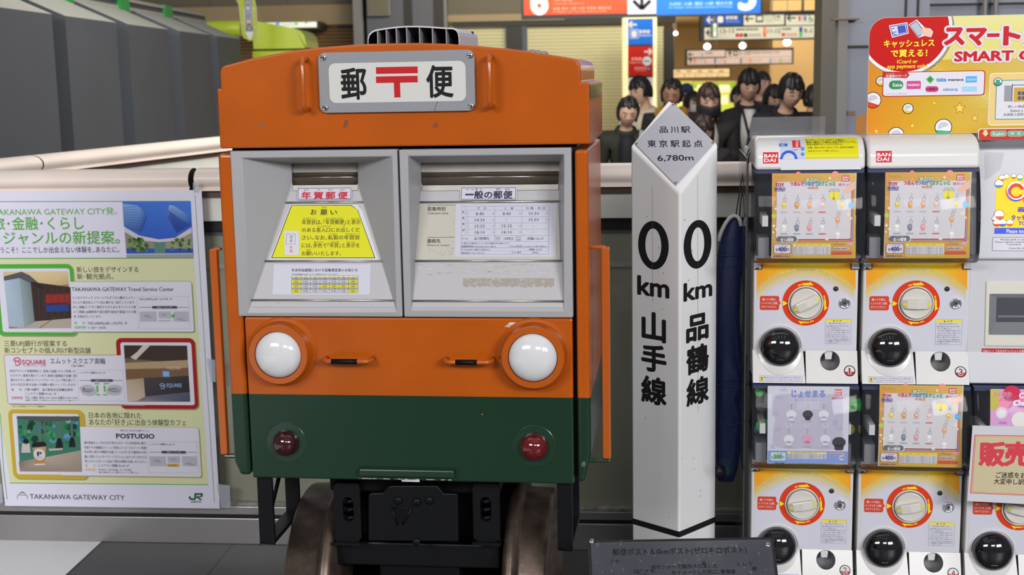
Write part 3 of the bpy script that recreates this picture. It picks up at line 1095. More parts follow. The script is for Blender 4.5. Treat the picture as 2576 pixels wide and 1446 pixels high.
mb.build('notices', dr)['label'] = 'yellow request notice, red new year label and calendar slip'

dr, p0, e, su, Q, I = mail_door(1011, 1439.5, ((1027, 391), (1419, 390), (1419, 777.5), (1036, 777.5)), ((1059, 408.5), (1406.5, 407.5), (1405.5, 465), (1060.5, 466)), .07, '')
ledges(dr, (508, 656.5, 757.5), ((1057, 1408), (1046, 1415), (1039, 1418)), p0, e, Q)
mb = MB(); sh = Sheet(mb, FM, p0, (1, 0, 0), e)
sh.poly([(1058, 481), (1407, 480), (1418, 773), (1039, 773)], BW, 1)
sh.poly([(1057, 511), (1401, 511), (1407, 653), (1051, 653)], c8(194, 190, 178, .9), 2)
sh.rect(1158.5, 470.5, 1301, 504, PAPER, 17)
sh.frame(1161, 472.3, 1298.5, 502.3, 1.2, NAVY, 18)
for c, x0, x1 in (('一', 1171, 1192), ('般', 1194, 1216), ('の', 1219, 1239), ('郵', 1242.5, 1264), ('便', 1267, 1289)):
    if c == '一':
        sh.rect(x0, 488, x1, 492.3, NAVY, 19)
    else:
        sh.text(c, x0, 481, x1, 500, NAVY, 19, .03)
for t, x in (('い', 1175), ('っ', 1186), ('ぱ', 1196.5), ('ん', 1208), ('ゆ', 1249), ('う', 1254.5), ('び', 1271.5), ('ん', 1278)):
    sh.text(t, x, 474, x + 5.5, 479.5, NAVY, 19, .01)
sh.line(1076, 516, 1146, 516, 1, BLACK, 3); sh.line(1075, 597, 1146, 597, 1, BLACK, 3)
sh.text('取集時刻', 1075.5, 520, 1120.5, 530.5, BLACK, 3, .01)
sh.text('Collection times', 1076, 533, 1128, 539, BLACK, 3)
sh.text('連絡先', 1074, 600.5, 1108, 611, BLACK, 3, .01)
sh.text('Where to contact', 1074, 613.5, 1131, 619, BLACK, 3)
for _ in range(60):
    x, y = random.choice((random.uniform(1077, 1146), random.uniform(1130, 1140))), random.uniform(622, 643)
    if x > 1129 and random.random() < .6:
        y = random.uniform(545, 640)
    sh.circ(x, y, random.uniform(.8, 1.8), c8(168, 160, 148), 3, n=7)
sh.rect(1145, 512.5, 1399, 646, (.52, .52, .60), 4)
TL = c8(120, 120, 150)
sh.frame(1160.5, 518, 1381, 640, .7, TL, 5)
for y in (529, 545, 561, 576.5, 592.5, 607.5):
    sh.line(1171 if y < 590 else 1160.5, y, 1381, y, .6, TL, 5)
for y in (622, 624, 631):
    sh.line(1160.5, y, 1381, y, .4, TL, 5)
for x in (1171, 1178):
    sh.line(x, 518 if x < 1175 else 529, x, 592, .6, TL, 5)
for x in (1245, 1313):
    sh.line(x, 518, x, 592, .6, TL, 5)
for x in (1244.5, 1297.5):
    sh.line(x, 592.5, x, 607.5, .6, TL, 5)
D4 = c8(85, 85, 105)
for t, x0, y0, x1, y1 in (('平', 1201, 521, 1207.5, 527), ('日', 1217.5, 521, 1222.5, 527), ('土', 1269, 521, 1275, 527), ('曜', 1285, 521, 1291, 527), ('日 曜 ･ 祝 日', 1324, 520.5, 1371, 526.5),
        ('取', 1163.5, 530, 1168.5, 537), ('集', 1163.5, 545, 1168.5, 552), ('時', 1163.5, 560, 1168.5, 567), ('刻', 1163.5, 575, 1168.5, 582),
        ('8:40', 1197, 533, 1218, 542), ('14:30', 1195, 549, 1220, 557.5), ('15:55', 1195, 564.5, 1220, 573), ('18:10', 1195, 580, 1220, 588.5),
        ('8:40', 1265, 533, 1285, 541.5), ('15:15', 1263, 564, 1288, 572.5), ('18:10', 1263, 580, 1288, 588), ('10:30', 1331, 532.5, 1356, 541), ('15:00', 1331, 548, 1356, 556.5),
        ('ポスト名', 1162, 598, 1176.5, 603), ('品川駅構内', 1193.5, 596, 1230, 603.5), ('108422', 1268, 596, 1292, 603.5), ('ポスト', 1299, 594.5, 1311.5, 599.5), ('住所', 1300, 601, 1310.5, 606), ('高輪3-26-27', 1326.5, 596, 1368, 603.5),
        ('※ 道路の交通状況により､上記の時間は若干前後します｡', 1162, 610, 1282, 614.5), ('高輪郵便局(Takanawa post office)', 1161, 617, 1247, 622.5), ('ポスト所在地', 1282, 617, 1314, 622.5), ('Location of this Mailbox', 1318, 617.5, 1377, 621.5),
        ('〒108-8799 港区三田3-8-6', 1162, 625.5, 1232, 630.5), ('高輪3-26-27', 1331, 625, 1363, 630), ('電話番号 0570-943-721', 1161, 634, 1218.5, 638.5), ('ポスト番号', 1287, 632.5, 1311.5, 637.5), ('108422', 1338, 633, 1355.5, 637.5)):
    sh.text(t, x0, y0, x1, y1, D4, 6, .006, 1)
for x, y in ((1274, 552.5), (1342, 568), (1342, 583.5)):
    sh.line(x - 1.7, y, x + 1.7, y, .8, D4, 6)
for x, ys in ((1237, (535, 551, 566, 582)), (1305, (535, 566, 582)), (1372.5, (534.5, 550))):
    for y in ys:
        sh.text('ごろ', x, y, x + 7, y + 4.5, D4, 6, 0, 1)
for i, y in enumerate((536, 551.5, 567, 583)):
    sh.text('1234'[i], 1174, y, 1175.5, y + 3, D4, 6, 0, 1)
for y, t in ((595, 'Number of'), (598.5, 'this Mailbox'), (602, 'ポストNo.')):
    sh.text(t, 1246.5, y, 1260, y + 2.6, D4, 6, 0, 1)
sh.poly([(1405, 512), (1408, 512), (1415, 655), (1410, 655)], c8(95, 92, 92), 3)
# torn sticker residue and scuffs on the lower board
RES = c8(148, 140, 130)
N = 60
top = [(1165 + 229 * i / N, 699.5 + random.uniform(-.4, 1.2)) for i in range(N + 1)]
bot = [(1394 - 229 * i / N, 722 + random.uniform(-5, 2.5)) for i in range(N + 1)]
for i in range(N):
    sh.poly([top[i], top[i + 1], bot[N - i - 1], bot[N - i]], RES, 2)
for _ in range(150):
    x, y = random.uniform(1166, 1393), random.uniform(701, 724)
    if random.random() < .3 + .4 * (1 - (x - 1165) / 229):
        a, b = random.uniform(1, 7), random.uniform(.5, 1.8)
        sh.poly([(x - a, y), (x - a * .3, y - b), (x + a * .8, y - b * .6), (x + a, y + b * .3), (x, y + b), (x - a * .6, y + b * .5)], BW, 3)
for _ in range(90):
    x, y = random.uniform(1046, 1406), random.uniform(662, 693)
    a, b = random.uniform(1, 9), random.uniform(.3, 1.3)
    sh.poly([(x - a, y + .5), (x - a * .2, y - b), (x + a, y - b * .4), (x + a * .7, y + b * .6), (x - a * .4, y + b)], random.choice((c8(175, 170, 162), c8(160, 152, 142), c8(185, 182, 178))), 2)
for _ in range(22):
    x, y = random.uniform(1052, 1400), random.uniform(664, 690)
    sh.line(x, y, x + random.uniform(15, 70), y + random.uniform(-6, 3), random.uniform(.4, 1.1), c8(172, 168, 162), 2)
for _ in range(25):
    x, y = random.uniform(1045, 1410), random.uniform(728, 772)
    sh.poly([(x - 3, y), (x, y - .7), (x + 4, y + .2), (x, y + .6)], c8(178, 174, 168), 2)
mb.build('notices', dr)['label'] = 'collection timetable, general mail label and torn sticker residue'

# running gear ----------------------------------------------------------
WY, WR = .27, .238
AX = .27


def wheel(x0, x1, xf0, xf1):
    """tread between photo columns x0..x1, flange xf0..xf1, measured on the wheel's front"""
    wy = .05
    a, b = m_(x0, 1400, wy)[0], m_(x1, 1400, wy)[0]
    f0, f1 = m_(xf0, 1400, wy)[0], m_(xf1, 1400, wy)[0]
    mb = MB()
    if f0 > a:   # flange towards the middle on its right
        prof = [(.06, a + .01), (WR - .05, a + .004), (WR - .035, a), (WR - .006, a), (WR, a + .006), (WR + .002, b - .012), (WR + .008, b - .006), (WR + .026, b + .002), (WR + .028, b + .012), (WR + .02, f1), (.06, f1)]
    else:
        prof = [(.06, f0), (WR + .02, f0), (WR + .028, a - .012), (WR + .026, a - .002), (WR + .008, a + .006), (WR + .002, a + .012), (WR, b - .006), (WR - .006, b), (WR - .035, b), (WR - .05, b - .02), (.06, b - .03)]
    mb.lathe([(r, h) for r, h in prof], (0, WY, AX), (1, 0, 0), 'wheel_steel', 72)
    o = mb.build('wheel', mbx)
    return o, (a + b) / 2


wheel(708, 802, 802, 834)
wheel(1290, 1371, 1262, 1290)
mb = MB(); mb.tube([(m_(720, 1400, .2)[0], WY, AX), (m_(1360, 1400, .2)[0], WY, AX)], .05, 'black_paint', 20); mb.build('axle', mbx)
mb = MB()
for x0, x1 in ((700, 812), (1282, 1385)):
    a, b = m_(x0, 1440, .2)[0], m_(x1, 1440, .2)[0]
    mb = MB()
    mb.lathe([(.0, .012), ((b - a) * .62, .012), ((b - a) * .66, .009), ((b - a) * .66, 0)], ((a + b) / 2, WY, 0), (0, 0, 1), 'steel_dark', 40)
    mb.build('wheel_pad', mbx)['label'] = 'round steel pad under the wheel'
zfr = V4 - .002
mb = MB()
a, b = m_(836, 1300, .1)[0], m_(1260, 1300, .1)[0]
mb.box(a, b, .09, .4, m_(1040, 1235, .1)[1], zfr + .02, 'black_paint')
mb.box(a - .03, b + .03, .38, .42, .06, zfr + .02, 'black_paint')  # black sheet added at the back, standing in for shade between the wheels
mb.box(a + .005, b - .005, .10, .16, m_(1040, 1425, .1)[1], m_(1040, 1366, .1)[1], 'black_satin')
mb.box(a + .10, b - .10, .12, .2, .02, m_(1040, 1425, .1)[1], 'black_paint')
mb.build('bogie_frame_and_shade_sheet', mbx, .004)
# spring pedestals: black plates with an oval window and a coil behind it
for x0, x1, xc in ((838, 910, 876), (1188, 1258, 1222)):
    w = .07
    a, zt = m_(x0, 1215, w); b, z0 = m_(x1, 1362, w)
    c, cz = m_(xc, 1281, w)
    mb = MB()
    n = 20
    ov = []
    for i in range(n):
        t = 2 * math.pi * i / n
        ov.append((c + .0125 * math.cos(t), cz + .0125 * math.sin(t) + (.016 if math.sin(t) > 0 else -.016)))
    # plate with a hole: fan strips out to the rectangle
    def edge(p):
        dx, dz = p[0] - c, p[1] - cz
        k = min((b - c if dx > 0 else c - a) / max(1e-6, abs(dx)), (zt - cz if dz > 0 else cz - z0) / max(1e-6, abs(dz)))
        return (c + dx * k, cz + dz * k)
    out = [edge(p) for p in ov]
    for yy in (w, w + .012):
        mb.add([(p[0], yy, p[1]) for p in ov + out], [(i, (i + 1) % n, n + (i + 1) % n, n + i) for i in range(n)], 'black_satin')
    mb.add([(p[0], yy, p[1]) for yy in (w, w + .012) for p in ov], [(i, (i + 1) % n, n + (i + 1) % n, n + i) for i in range(n)], 'black_satin')
    for q0, q1 in (((a, zt), (a, z0)), ((b, zt), (b, z0)), ((a, z0), (b, z0)), ((a, zt), (b, zt))):
        mb.add([(q0[0], w, q0[1]), (q1[0], w, q1[1]), (q1[0], w + .012, q1[1]), (q0[0], w + .012, q0[1])], [(0, 1, 2, 3)], 'black_satin')
    mb.box(a - .002, b + .002, w - .012, w + .02, z0 - .006, z0, 'black_satin')
    pd = mb.build('spring_pedestal', mbx)
    mb = MB()
    mb.tube([(c + .016 * math.cos(t), w + .034 + .016 * math.sin(t), cz - .04 + .08 * t / (2 * math.pi * 4.2)) for t in [2 * math.pi * 4.2 * i / 90 for i in range(91)]], .0052, 'black_satin', 8)
    mb.build('coil_spring', pd)
# coupler plate
w = .045
pts = [m_(*p, w) for p in ((927, 1246), (932, 1241), (962, 1240), (966, 1237), (975, 1226), (982, 1222), (1098, 1222), (1106, 1228), (1114, 1241), (1146, 1242), (1151, 1248), (1153, 1362), (927, 1360))]
mb = MB(); mb.prism(pts, w, w + .02, 'black_satin')
cp = mb.build('coupler_plate', mbx, .002)
mb = MB()
tri = [m_(*p, w) for p in ((986, 1277), (1036, 1277), (1012, 1319), (1000, 1319))]
for i in range(4):
    p, q = tri[i], tri[(i + 1) % 4]
    mb.tube([(p[0], w - .002, p[1]), (q[0], w - .002, q[1])], .0022, 'black_satin', 6)
mb.add([(p[0], w - .0008, p[1]) for p in tri], [(0, 1, 2, 3)], 'black_paint')
mb.build('coupler_slot', cp)
for x, y in ((1002, 1258), (1048, 1262), (1080, 1258), (1048, 1362)):
    u, v = m_(x, y, w)
    mb = MB()
    mb.lathe([(.009, -.001), (.009, .004), (.006, .006), (0, .006)], (u, w, v), (0, -1, 0), 'black_satin', 16)
    mb.build('bolt', cp)
# step ladders hanging at both ends
for x0, x1, x2, yb, yt in ((654, 691, 725, 1369, 1200), (1403, 1441, 1399, 1386, 1215)):
    w = .02
    a, z0 = m_(x0, yb, w); b = m_(x1, yb, w)[0]
    zt = zfr + .03
    mb = MB()
    mb.box(a, b, w, w + .012, z0, zt, 'black_satin')
    mb.box(a, b, w + .20, w + .212, z0, zt, 'black_satin')
    mb.box(a, b, w, w + .212, z0, z0 + .010, 'black_satin')
    mb.hexa([(a, w + .012, z0 + .02), (a, w + .03, z0 + .01), (a, w + .20, zt - .02), (a, w + .2, zt - .05)], [(a + .006, w + .012, z0 + .02), (a + .006, w + .03, z0 + .01), (a + .006, w + .20, zt - .02), (a + .006, w + .2, zt - .05)], 'black_satin')
    mb.build('step_ladder', mbx, .002)

# ------------------------------------------------------------------ zero kilometre post
KX, KY, KD = .4202, 3.3569, .112
FK = Frame((KX, KY, 0), 0.0)
mat('post_white', c8(214, 214, 214, 1.28), .35, coat=.3, dirt=.02, dscale=5)
mat('plate_metal', (.60, .585, .64), .5, .5, dirt=.04, dscale=20)
kp = thing('distance_post', FK, 'square white zero kilometre post standing corner first beside the orange postbox', 'post')


def corner_z(x, y, dx, dy):
    n = Vector((0, 1, 0))
    h = FK.hit(x, y, Vector((0, dy, 0)), n)
    return h.z


zf_ = corner_z(1702, 487, 0, -KD); zs_ = (corner_z(1586, 364, -KD, 0) + corner_z(1808, 365, KD, 0)) / 2
zb_k = 2 * zs_ - zf_
base = [(-KD, 0), (0, -KD), (KD, 0), (0, KD)]
mb = MB()
mb.hexa([(x, y, .0) for x, y in base], [(x, y, z) for (x, y), z in zip(base, (zs_, zf_, zs_, zb_k))], 'post_white')
mb.build('column', kp, .006, 3)
# faces: left and right
s2 = math.sqrt(.5)
e_l, e_r = Vector((s2, -s2, 0)), Vector((s2, s2, 0))
KB = (.012, .012, .013)
mb = MB()
sl = Sheet(mb, FK, (-KD, 0, 0), e_l)
sr = Sheet(mb, FK, (0, -KD, 0), e_r)
for sh, cx_, cy, rx, ry in ((sl, 1643.5, 617, 38.5, 61), (sr, 1755, 614.5, 35, 61)):
    c = sh.px(cx_, cy)
    k = sh.k(cx_, cy); kz = sh.px(cx_, cy - 1)[1] - c[1]
    n = 48
    o = [(c[0] + rx * k * math.cos(t), c[1] + ry * kz * math.sin(t)) for t in [2 * math.pi * i / n for i in range(n)]]
    i_ = [(c[0] + (rx - 18.5) * k * math.cos(t), c[1] + (ry - 18.5) * kz * math.sin(t)) for t in [2 * math.pi * i / n for i in range(n)]]
    V = [sh.P(a, b, 1) for a, b in o + i_]
    mb.add(V, [(j, (j + 1) % n, n + (j + 1) % n, n + j) for j in range(n)], 'ink', KB)
for sh, t, x0, y0, x1, y1 in ((sl, 'km', 1605, 694, 1682, 744), (sl, '山', 1616.5, 786, 1673, 857), (sl, '手', 1615.5, 868, 1674.5, 934), (sl, '線', 1615, 949, 1675, 1015),
                              (sr, 'km', 1721, 704, 1790, 750), (sr, '品', 1728, 788, 1780.5, 855), (sr, '鶴', 1728, 868, 1781, 936), (sr, '線', 1728.5, 950, 1781.5, 1015)):
    sh.text(t, x0, y0, x1, y1, KB, 1, .03 if t == 'km' else .035, 5)
# black band near the foot
for sh, a0, a1 in ((sl, 1593.5, 1703.4), (sr, 1703.4, 1804.6)):
    t0 = sh.px(1593.5 if sh is sl else 1703.4, 1310)[0]
    L = KD / s2
    za = corner_z(1703.4, 1337, 0, -KD); zb3 = corner_z(1703.4, 1352, 0, -KD)
    sh.st([(0, zb3), (L, zb3), (L, za), (0, za)], KB, 1)
for sh, x in ((sl, 1641), (sr, 1755)):
    sh.line(x, 470 if sh is sl else 440, x + 1, 1040 if sh is sr else 760, .8, c8(150, 140, 135), 1)
random.seed(3)
for _ in range(26):
    sh = random.choice((sl, sr))
    x = random.uniform(1598, 1698) if sh is sl else random.uniform(1708, 1800)
    sh.circ(x, random.uniform(520, 1310), random.uniform(.5, 1.2), c8(90, 85, 82), 1, n=7)
mb.build('lettering', kp)['label'] = 'black zero kilometre lettering and foot band'
# sloping metal plate
ex = Vector((1, 0, 0)); ey = Vector((0, KD, zs_ - zf_)).normalized()
pc = Vector((0, 0, zs_))
nrm = ex.cross(ey)
mb = MB()
Sp = Sheet(mb, FK, pc + nrm * .004, ex, ey, 'ink')
cor = [Sp.px(*p) for p in ((1597, 361), (1701, 466.5), (1798.5, 358), (1693.5, 257))]
V0 = [Sp.P(a, b, -12) for a, b in cor]; V1_ = [Sp.P(a, b, 0) for a, b in cor]
mb.hexa(V0, V1_, 'plate_metal')
pl = mb.build('plate', kp, .0012)
mb = MB()
Sp = Sheet(mb, FK, pc + nrm * .004, ex, ey, 'ink')
for t, x0, y0, x1, y1, b in (('品', 1659, 317.5, 1679.5, 334, .012), ('川', 1687, 317.5, 1706, 334, .012), ('駅', 1713, 317.5, 1736, 334, .012),
                             ('東', 1629, 352.5, 1650, 370, .012), ('京', 1658, 352.5, 1679, 370, .012), ('駅', 1687, 352.5, 1709, 370, .012), ('起', 1716, 352.5, 1737, 370, .012), ('点', 1745, 352.5, 1767, 370, .012),
                             ('6,780m', 1654, 389.5, 1744, 404, .012)):
    Sp.text(t, x0, y0, x1, y1, c8(30, 28, 50), 2, b, 4)
mb.build('plate_lettering', pl)
for x, y in ((1602, 361.5), (1700, 460), (1793, 359), (1694, 264)):
    a, b = Sp.px(x, y)
    mb = MB(); mb.lathe([(.0032, 0), (.003, .0012), (.0015, .0018), (0, .0018)], Sp.P(a, b, 0), nrm, 'steel_dark', 14); mb.build('screw', pl)

# ------------------------------------------------------------------ information plaque in front of the post
PQY = 2.62
pa, pb = at(1478, 1350, PQY), at(1946, 1359, PQY)
FP = Frame((pa.x, PQY, pa.z), math.degrees(math.atan2(-(pb.y - pa.y), pb.x - pa.x)) + 0.0)
pq = thing('information_plaque', FP, 'dark mirror finish plaque with engraved text leaning before the zero kilometre post', 'sign', loc=(pa.x, PQY, 0))
FP0 = Frame((pa.x, PQY, 0), 0)
mat('plaque_metal', (.3, .305, .34), .14, .95, dirt=.1, dscale=30)
mat('plaque_edge', (.01, .01, .011), .3)
pw = pb.x - pa.x
zt = (pa.z + pb.z) / 2
ey = Vector((0, .62, .78)).normalized()       # the board leans back
n = Vector((1, 0, 0)).cross(ey)
top = Vector((0, 0, zt))
PH = .30
mb = MB()
def Qp(u, t, h):
    q = top - ey * t + n * h
    return (u, q.y, q.z)
out = rounded(-.0, pw, -PH, 0, .008, 4)
mb.hexa([Qp(a, -b, -.006) for a, b in out], [Qp(a, -b, -.0005) for a, b in out], 'plaque_edge')
mb.build('backing', pq)
out = rounded(.006, pw - .006, -PH + .006, -.006, .005, 4)
mb = MB(); mb.hexa([Qp(a, -b, -.0005) for a, b in out], [Qp(a, -b, .0012) for a, b in out], 'plaque_metal')
fc = mb.build('face_plate', pq, .0006)
mb = MB(); sh = Sheet(mb, FP0, top + n * .0012, (1, 0, 0), ey)
PK = (.004, .004, .005)
for t, x0, y0, x1, y1 in (('郵便ポスト＆0kmポスト(ゼロキロポスト)', 1541, 1377, 1878, 1394), ('この', 1536, 1407, 1558, 1417), ('品', 1766, 1411, 1776, 1421), ('として', 1855, 1413, 1893, 1423),
                          ('両センターで製作されました', 1638, 1419, 1805, 1430), ('曜', 1892, 1425, 1903, 1435), ('は｢クモ', 1596, 1431, 1648, 1442), ('をイメージした形に､東海道', 1690, 1433, 1850, 1444), ('鉄道', 1602, 1444, 1630, 1455)):
    sh.text(t, x0, y0, x1, y1, PK, 2, .01, 3)
for _ in range(45):
    x, y = random.uniform(1490, 1935), random.uniform(1366, 1446)
    a = random.uniform(.5, 1.1)
    L = random.uniform(3, 10)
    sh.line(x, y, x + L * math.cos(a), y + L * math.sin(a) * random.choice((1, -1)), .5, c8(150, 150, 160), 1)
mb.build('lettering', pq)['label'] = 'engraved dark text and fine scratches'
for x, y in ((1488, 1361), (1932, 1370)):
    a, b = sh.px(x, y)
    mb = MB(); mb.lathe([(.0058, 0), (.0054, .0016), (.002, .003), (0, .003)], sh.P(a, b, 0), n, 'chrome', 18)
    mb.lathe([(.0018, .0031), (0, .0031)], sh.P(a, b, 0), n, 'black_paint', 10)
    mb.build('screw', pq)
mb = MB(); mb.box(pw / 2 - .02, pw / 2 + .02, -.11, -.07, 0, zt - .08, 'plaque_edge')
mb.box(pw / 2 - .12, pw / 2 + .12, -.2, .02, 0, .012, 'plaque_edge')
mb.hexa([Qp(pw / 2 - .05, .08, -.03), Qp(pw / 2 + .05, .08, -.03), Qp(pw / 2 + .05, .2, -.03), Qp(pw / 2 - .05, .2, -.03)], [Qp(pw / 2 - .05, .08, -.006), Qp(pw / 2 + .05, .08, -.006), Qp(pw / 2 + .05, .2, -.006), Qp(pw / 2 - .05, .2, -.006)], 'plaque_edge')
mb.build('stand', pq, .002)

# ------------------------------------------------------------------ poster taped to the railing
PW = -.062
po = thing('poster', FF, 'large pale green station district poster taped to the white railing', 'poster')
mb = MB()
ur = FF.px(530, 880, PW)[0]; zt, zb2 = FF.px(260, 479, PW)[1], FF.px(290, 1277, PW)[1]
ul = ur - .733
mat('poster_back', (.6, .6, .6), .7)
N = 14
V, F = [], []
random.seed(5)
p_tl, p_tr, p_br, p_bl = FF.px(-30, 481, PW), FF.px(507, 478, PW), FF.px(553, 1279, PW), FF.px(4, 1272, PW)
PD = {}
EX = Vector((1, 0, 0))
sh = Sheet(mb, FF, (0, PW, 0))
PWH = c8(206, 204, 220, 1.28)
sh.st([(ul, p_tl[1]), p_tr, p_br, (p_br[0] - .715, p_bl[1])], PWH, 0)
G1, G2, DK = c8(95, 165, 70), c8(70, 170, 60), c8(32, 30, 40)
BODY = c8(206, 208, 165, 1.2)
sh.poly([(-20, 650), (487.5, 649.5), (524, 1219), (25, 1215), (-20, 930)], BODY, 1)
sh.poly([(-20, 506), (478, 505), (478, 507), (-20, 508)], G1, 2)
sh.poly([(-20, 649), (487, 647.5), (487, 650), (-20, 651.5)], G1, 2)
sh.poly([(24, 1213.5), (524, 1218), (524, 1220), (24, 1215.5)], G2, 2)
sh.poly([(490, 491), (491.3, 491), (540.5, 1265), (539, 1265)], G1, 2)
sh.poly([(0, 1040), (1.5, 1040), (10, 1180), (19, 1255), (17.5, 1257), (8, 1180)], G1, 2)
# header picture: towers against a blue sky above curving terraces
def pic(pts, cols, l):
    sh.poly(pts, cols, l)
pic([(308, 507), (480, 506), (487, 648), (319, 648)], [c8(60, 110, 205), c8(70, 120, 210), c8(40, 80, 180), c8(35, 80, 180)], 3)
pic([(308, 512), (345, 516), (362, 528), (371, 545), (358, 580), (352, 584), (312, 568)], [c8(130, 165, 215), c8(120, 160, 220), c8(60, 110, 180), c8(40, 80, 160), c8(40, 70, 140), c8(50, 80, 150), c8(80, 120, 180)], 4)
for i in range(9):
    sh.line(310, 523 + i * 5.5, 345 + i * 1.6, 519 + i * 7.4, .8, c8(40, 70, 150), 5)
pic([(426, 516), (437, 517), (478, 542), (482, 566), (445, 586), (421, 545)], [c8(150, 180, 225), c8(130, 165, 220), c8(60, 110, 200), c8(40, 80, 170), c8(35, 60, 140), c8(60, 90, 160)], 4)
for i in range(7):
    sh.line(424 + i * 2, 530 + i * 1.5, 444 + i * 5.2, 583 - i * 2.5, .8, c8(35, 60, 140), 5)
pic([(313, 570), (350, 592), (400, 602), (440, 598), (482, 572), (483, 585), (440, 606), (400, 609), (350, 604), (314, 583)], c8(200, 195, 200), 5)
pic([(314, 583), (350, 604), (390, 609), (390, 625), (317, 625)], c8(140, 135, 120), 4)
pic([(483, 585), (440, 606), (415, 609), (415, 625), (485, 625)], c8(150, 145, 130), 4)
pic([(388, 609), (417, 609), (416, 637), (389, 637)], c8(90, 130, 120), 5)
random.seed(9)
for _ in range(60):
    left = random.random() < .5
    x = random.uniform(322, 372) if left else random.uniform(432, 480)
    y = random.uniform(600, 632) if left else random.uniform(602, 630)
    sh.star(x, y, random.uniform(3, 7), random.choice((c8(60, 110, 40), c8(80, 130, 55), c8(40, 85, 35), c8(110, 150, 80))), 6, .6, random.random() * 3, 6)
pic([(318, 637), (487, 636), (487, 648), (319, 648)], c8(150, 155, 160), 6)
sh.line(318, 640, 486, 638, 2, c8(190, 185, 205), 7)
for t, x0, y0, x1, y1, c, b in (('TAKANAWA GATEWAY CITY発､', -17, 522, 294, 541.5, G1, 0), ('旅･金融･くらし', -19, 545, 210, 578, G1, .012), ('ジャンルの新提案｡', 9, 581, 301, 614, G1, .012),
                                ('ようこそ！ここでしか出会えない体験を､あなたに｡', -13, 620, 300, 636, DK, .004),
                                ('新しい旅をデザインする', 193, 670, 348, 685, DK, .004), ('新･観光拠点｡', 194, 687.5, 285, 702.5, DK, .004),
                                ('三菱UFJ銀行が提案する', 10.5, 856, 168, 871, DK, .004), ('新コンセプトの個人向け新型店舗', 11.5, 873.5, 228, 888.5, DK, .004),
                                ('日本の各地に隠れた', 224, 1037, 356, 1052, DK, .004), ('あなたの｢好き｣に出会う体験型カフェ', 224.5, 1054, 468, 1070, DK, .004)):
    sh.text(t, x0, y0, x1, y1, c, 3, b, 3)
# three framed features
def feature(col, ox0, oy0, ox1, oy1, ix, card, dx):
    sh.rect(ox0 + 3, oy0 + 3, ox1 + 3, oy1 + 3, c8(150, 150, 120), 2, 14)
    sh.rect(ox0, oy0, ox1, oy1, col, 3, 14)
    cx0, cy0, cx1, cy1 = card
    sh.rect(cx0 + 3, cy0 + 3, cx1 + 3, cy1 + 3, c8(150, 150, 125), 4, 5)
    sh.rect(cx0 - 1, cy0 - 1, cx1 + 1, cy1 + 1, col, 5, 6)
    sh.rect(*card, c8(214, 213, 226, 1.15), 6, 5)
    sh.rect(*ix, c8(214, 213, 226, 1.15), 7, 6)


feature(c8(80, 170, 60), -12, 664, 189, 844, (1, 675, 181, 835), (120, 708, 485, 834), 0)
feature(c8(165, 25, 25), 297, 850, 495, 1028, (308, 861, 486, 1018), (16, 893, 360, 1016), 0)
feature(c8(200, 165, 50), 27, 1030, 216, 1204, (37, 1040, 204, 1193), (150, 1074, 503, 1197), 0)
# picture 1: glass office entrance
pic([(9, 683), (172, 682), (180, 825), (23, 826)], c8(150, 120, 85), 8)
pic([(9, 683), (172, 682), (174, 715), (112, 722), (60, 690), (10, 704)], [c8(210, 190, 145), c8(215, 195, 150), c8(190, 165, 120), c8(200, 180, 130), c8(215, 195, 150), c8(200, 180, 140)], 9)
pic([(10, 695), (55, 683), (75, 692), (110, 722), (112, 730), (50, 700), (11, 706)], c8(85, 85, 92), 10)
pic([(11, 706), (50, 699), (62, 824), (23, 821)], [c8(170, 190, 205), c8(150, 170, 185), c8(160, 175, 190), c8(165, 180, 195)], 11)
pic([(50, 699), (78, 712), (88, 810), (62, 824)], [c8(140, 155, 160), c8(110, 125, 130), c8(120, 135, 140), c8(150, 160, 165)], 11)
pic([(78, 708), (178, 722), (180, 800), (88, 808)], c8(60, 45, 42), 10)
pic([(116, 740), (176, 738), (176, 765), (116, 768)], c8(150, 45, 40), 12)
pic([(117, 762), (172, 760), (174, 782), (118, 784)], c8(30, 70, 150), 12)
for x in (98, 112, 130, 146, 162):
    sh.line(x, 725, x + 2, 800, 2, c8(70, 62, 60), 13)
pic([(88, 808), (180, 796), (180, 825), (40, 826)], c8(175, 165, 150), 9)
sh.line(100, 825, 140, 797, 2, c8(110, 100, 85), 10)
sh.text('TAKANAWA GATEWAY Travel Service Center', 181, 721.5, 437.5, 732, DK, 9, .004)
for t, x0, y0, x1 in (('インタラクティブ･イマーシブなデジタル観光コンテン', 182.5, 745, 340.5), ('ツにより東日本エリアの旬の魅力をご紹介しています｡', 183, 756.8, 341), ('また､高輪エリアをご案内するまちあるきイベントや旅', 184, 768.5, 342.5), ('のご提案､JR乗車券や訪日旅行者向け鉄道パスの販', 185.5, 780.5, 343.5), ('売･引換を行っています｡', 186, 792.3, 256.5)):
    sh.text(t, x0, y0, x1, y0 + 7, DK, 9, 0, 1)
sh.text('場　　所：', 187.5, 808.5, 217, 815.5, G1, 9, 0, 1); sh.text('THE LINKPILLAR 1 SOUTH  1F', 221, 809, 320, 816, DK, 9, 0, 2)
sh.text('営業時間：', 188.5, 819.5, 219, 826.5, G1, 9, 0, 1); sh.text('11:00～18:00', 222.5, 820, 267, 827, DK, 9, 0, 2)


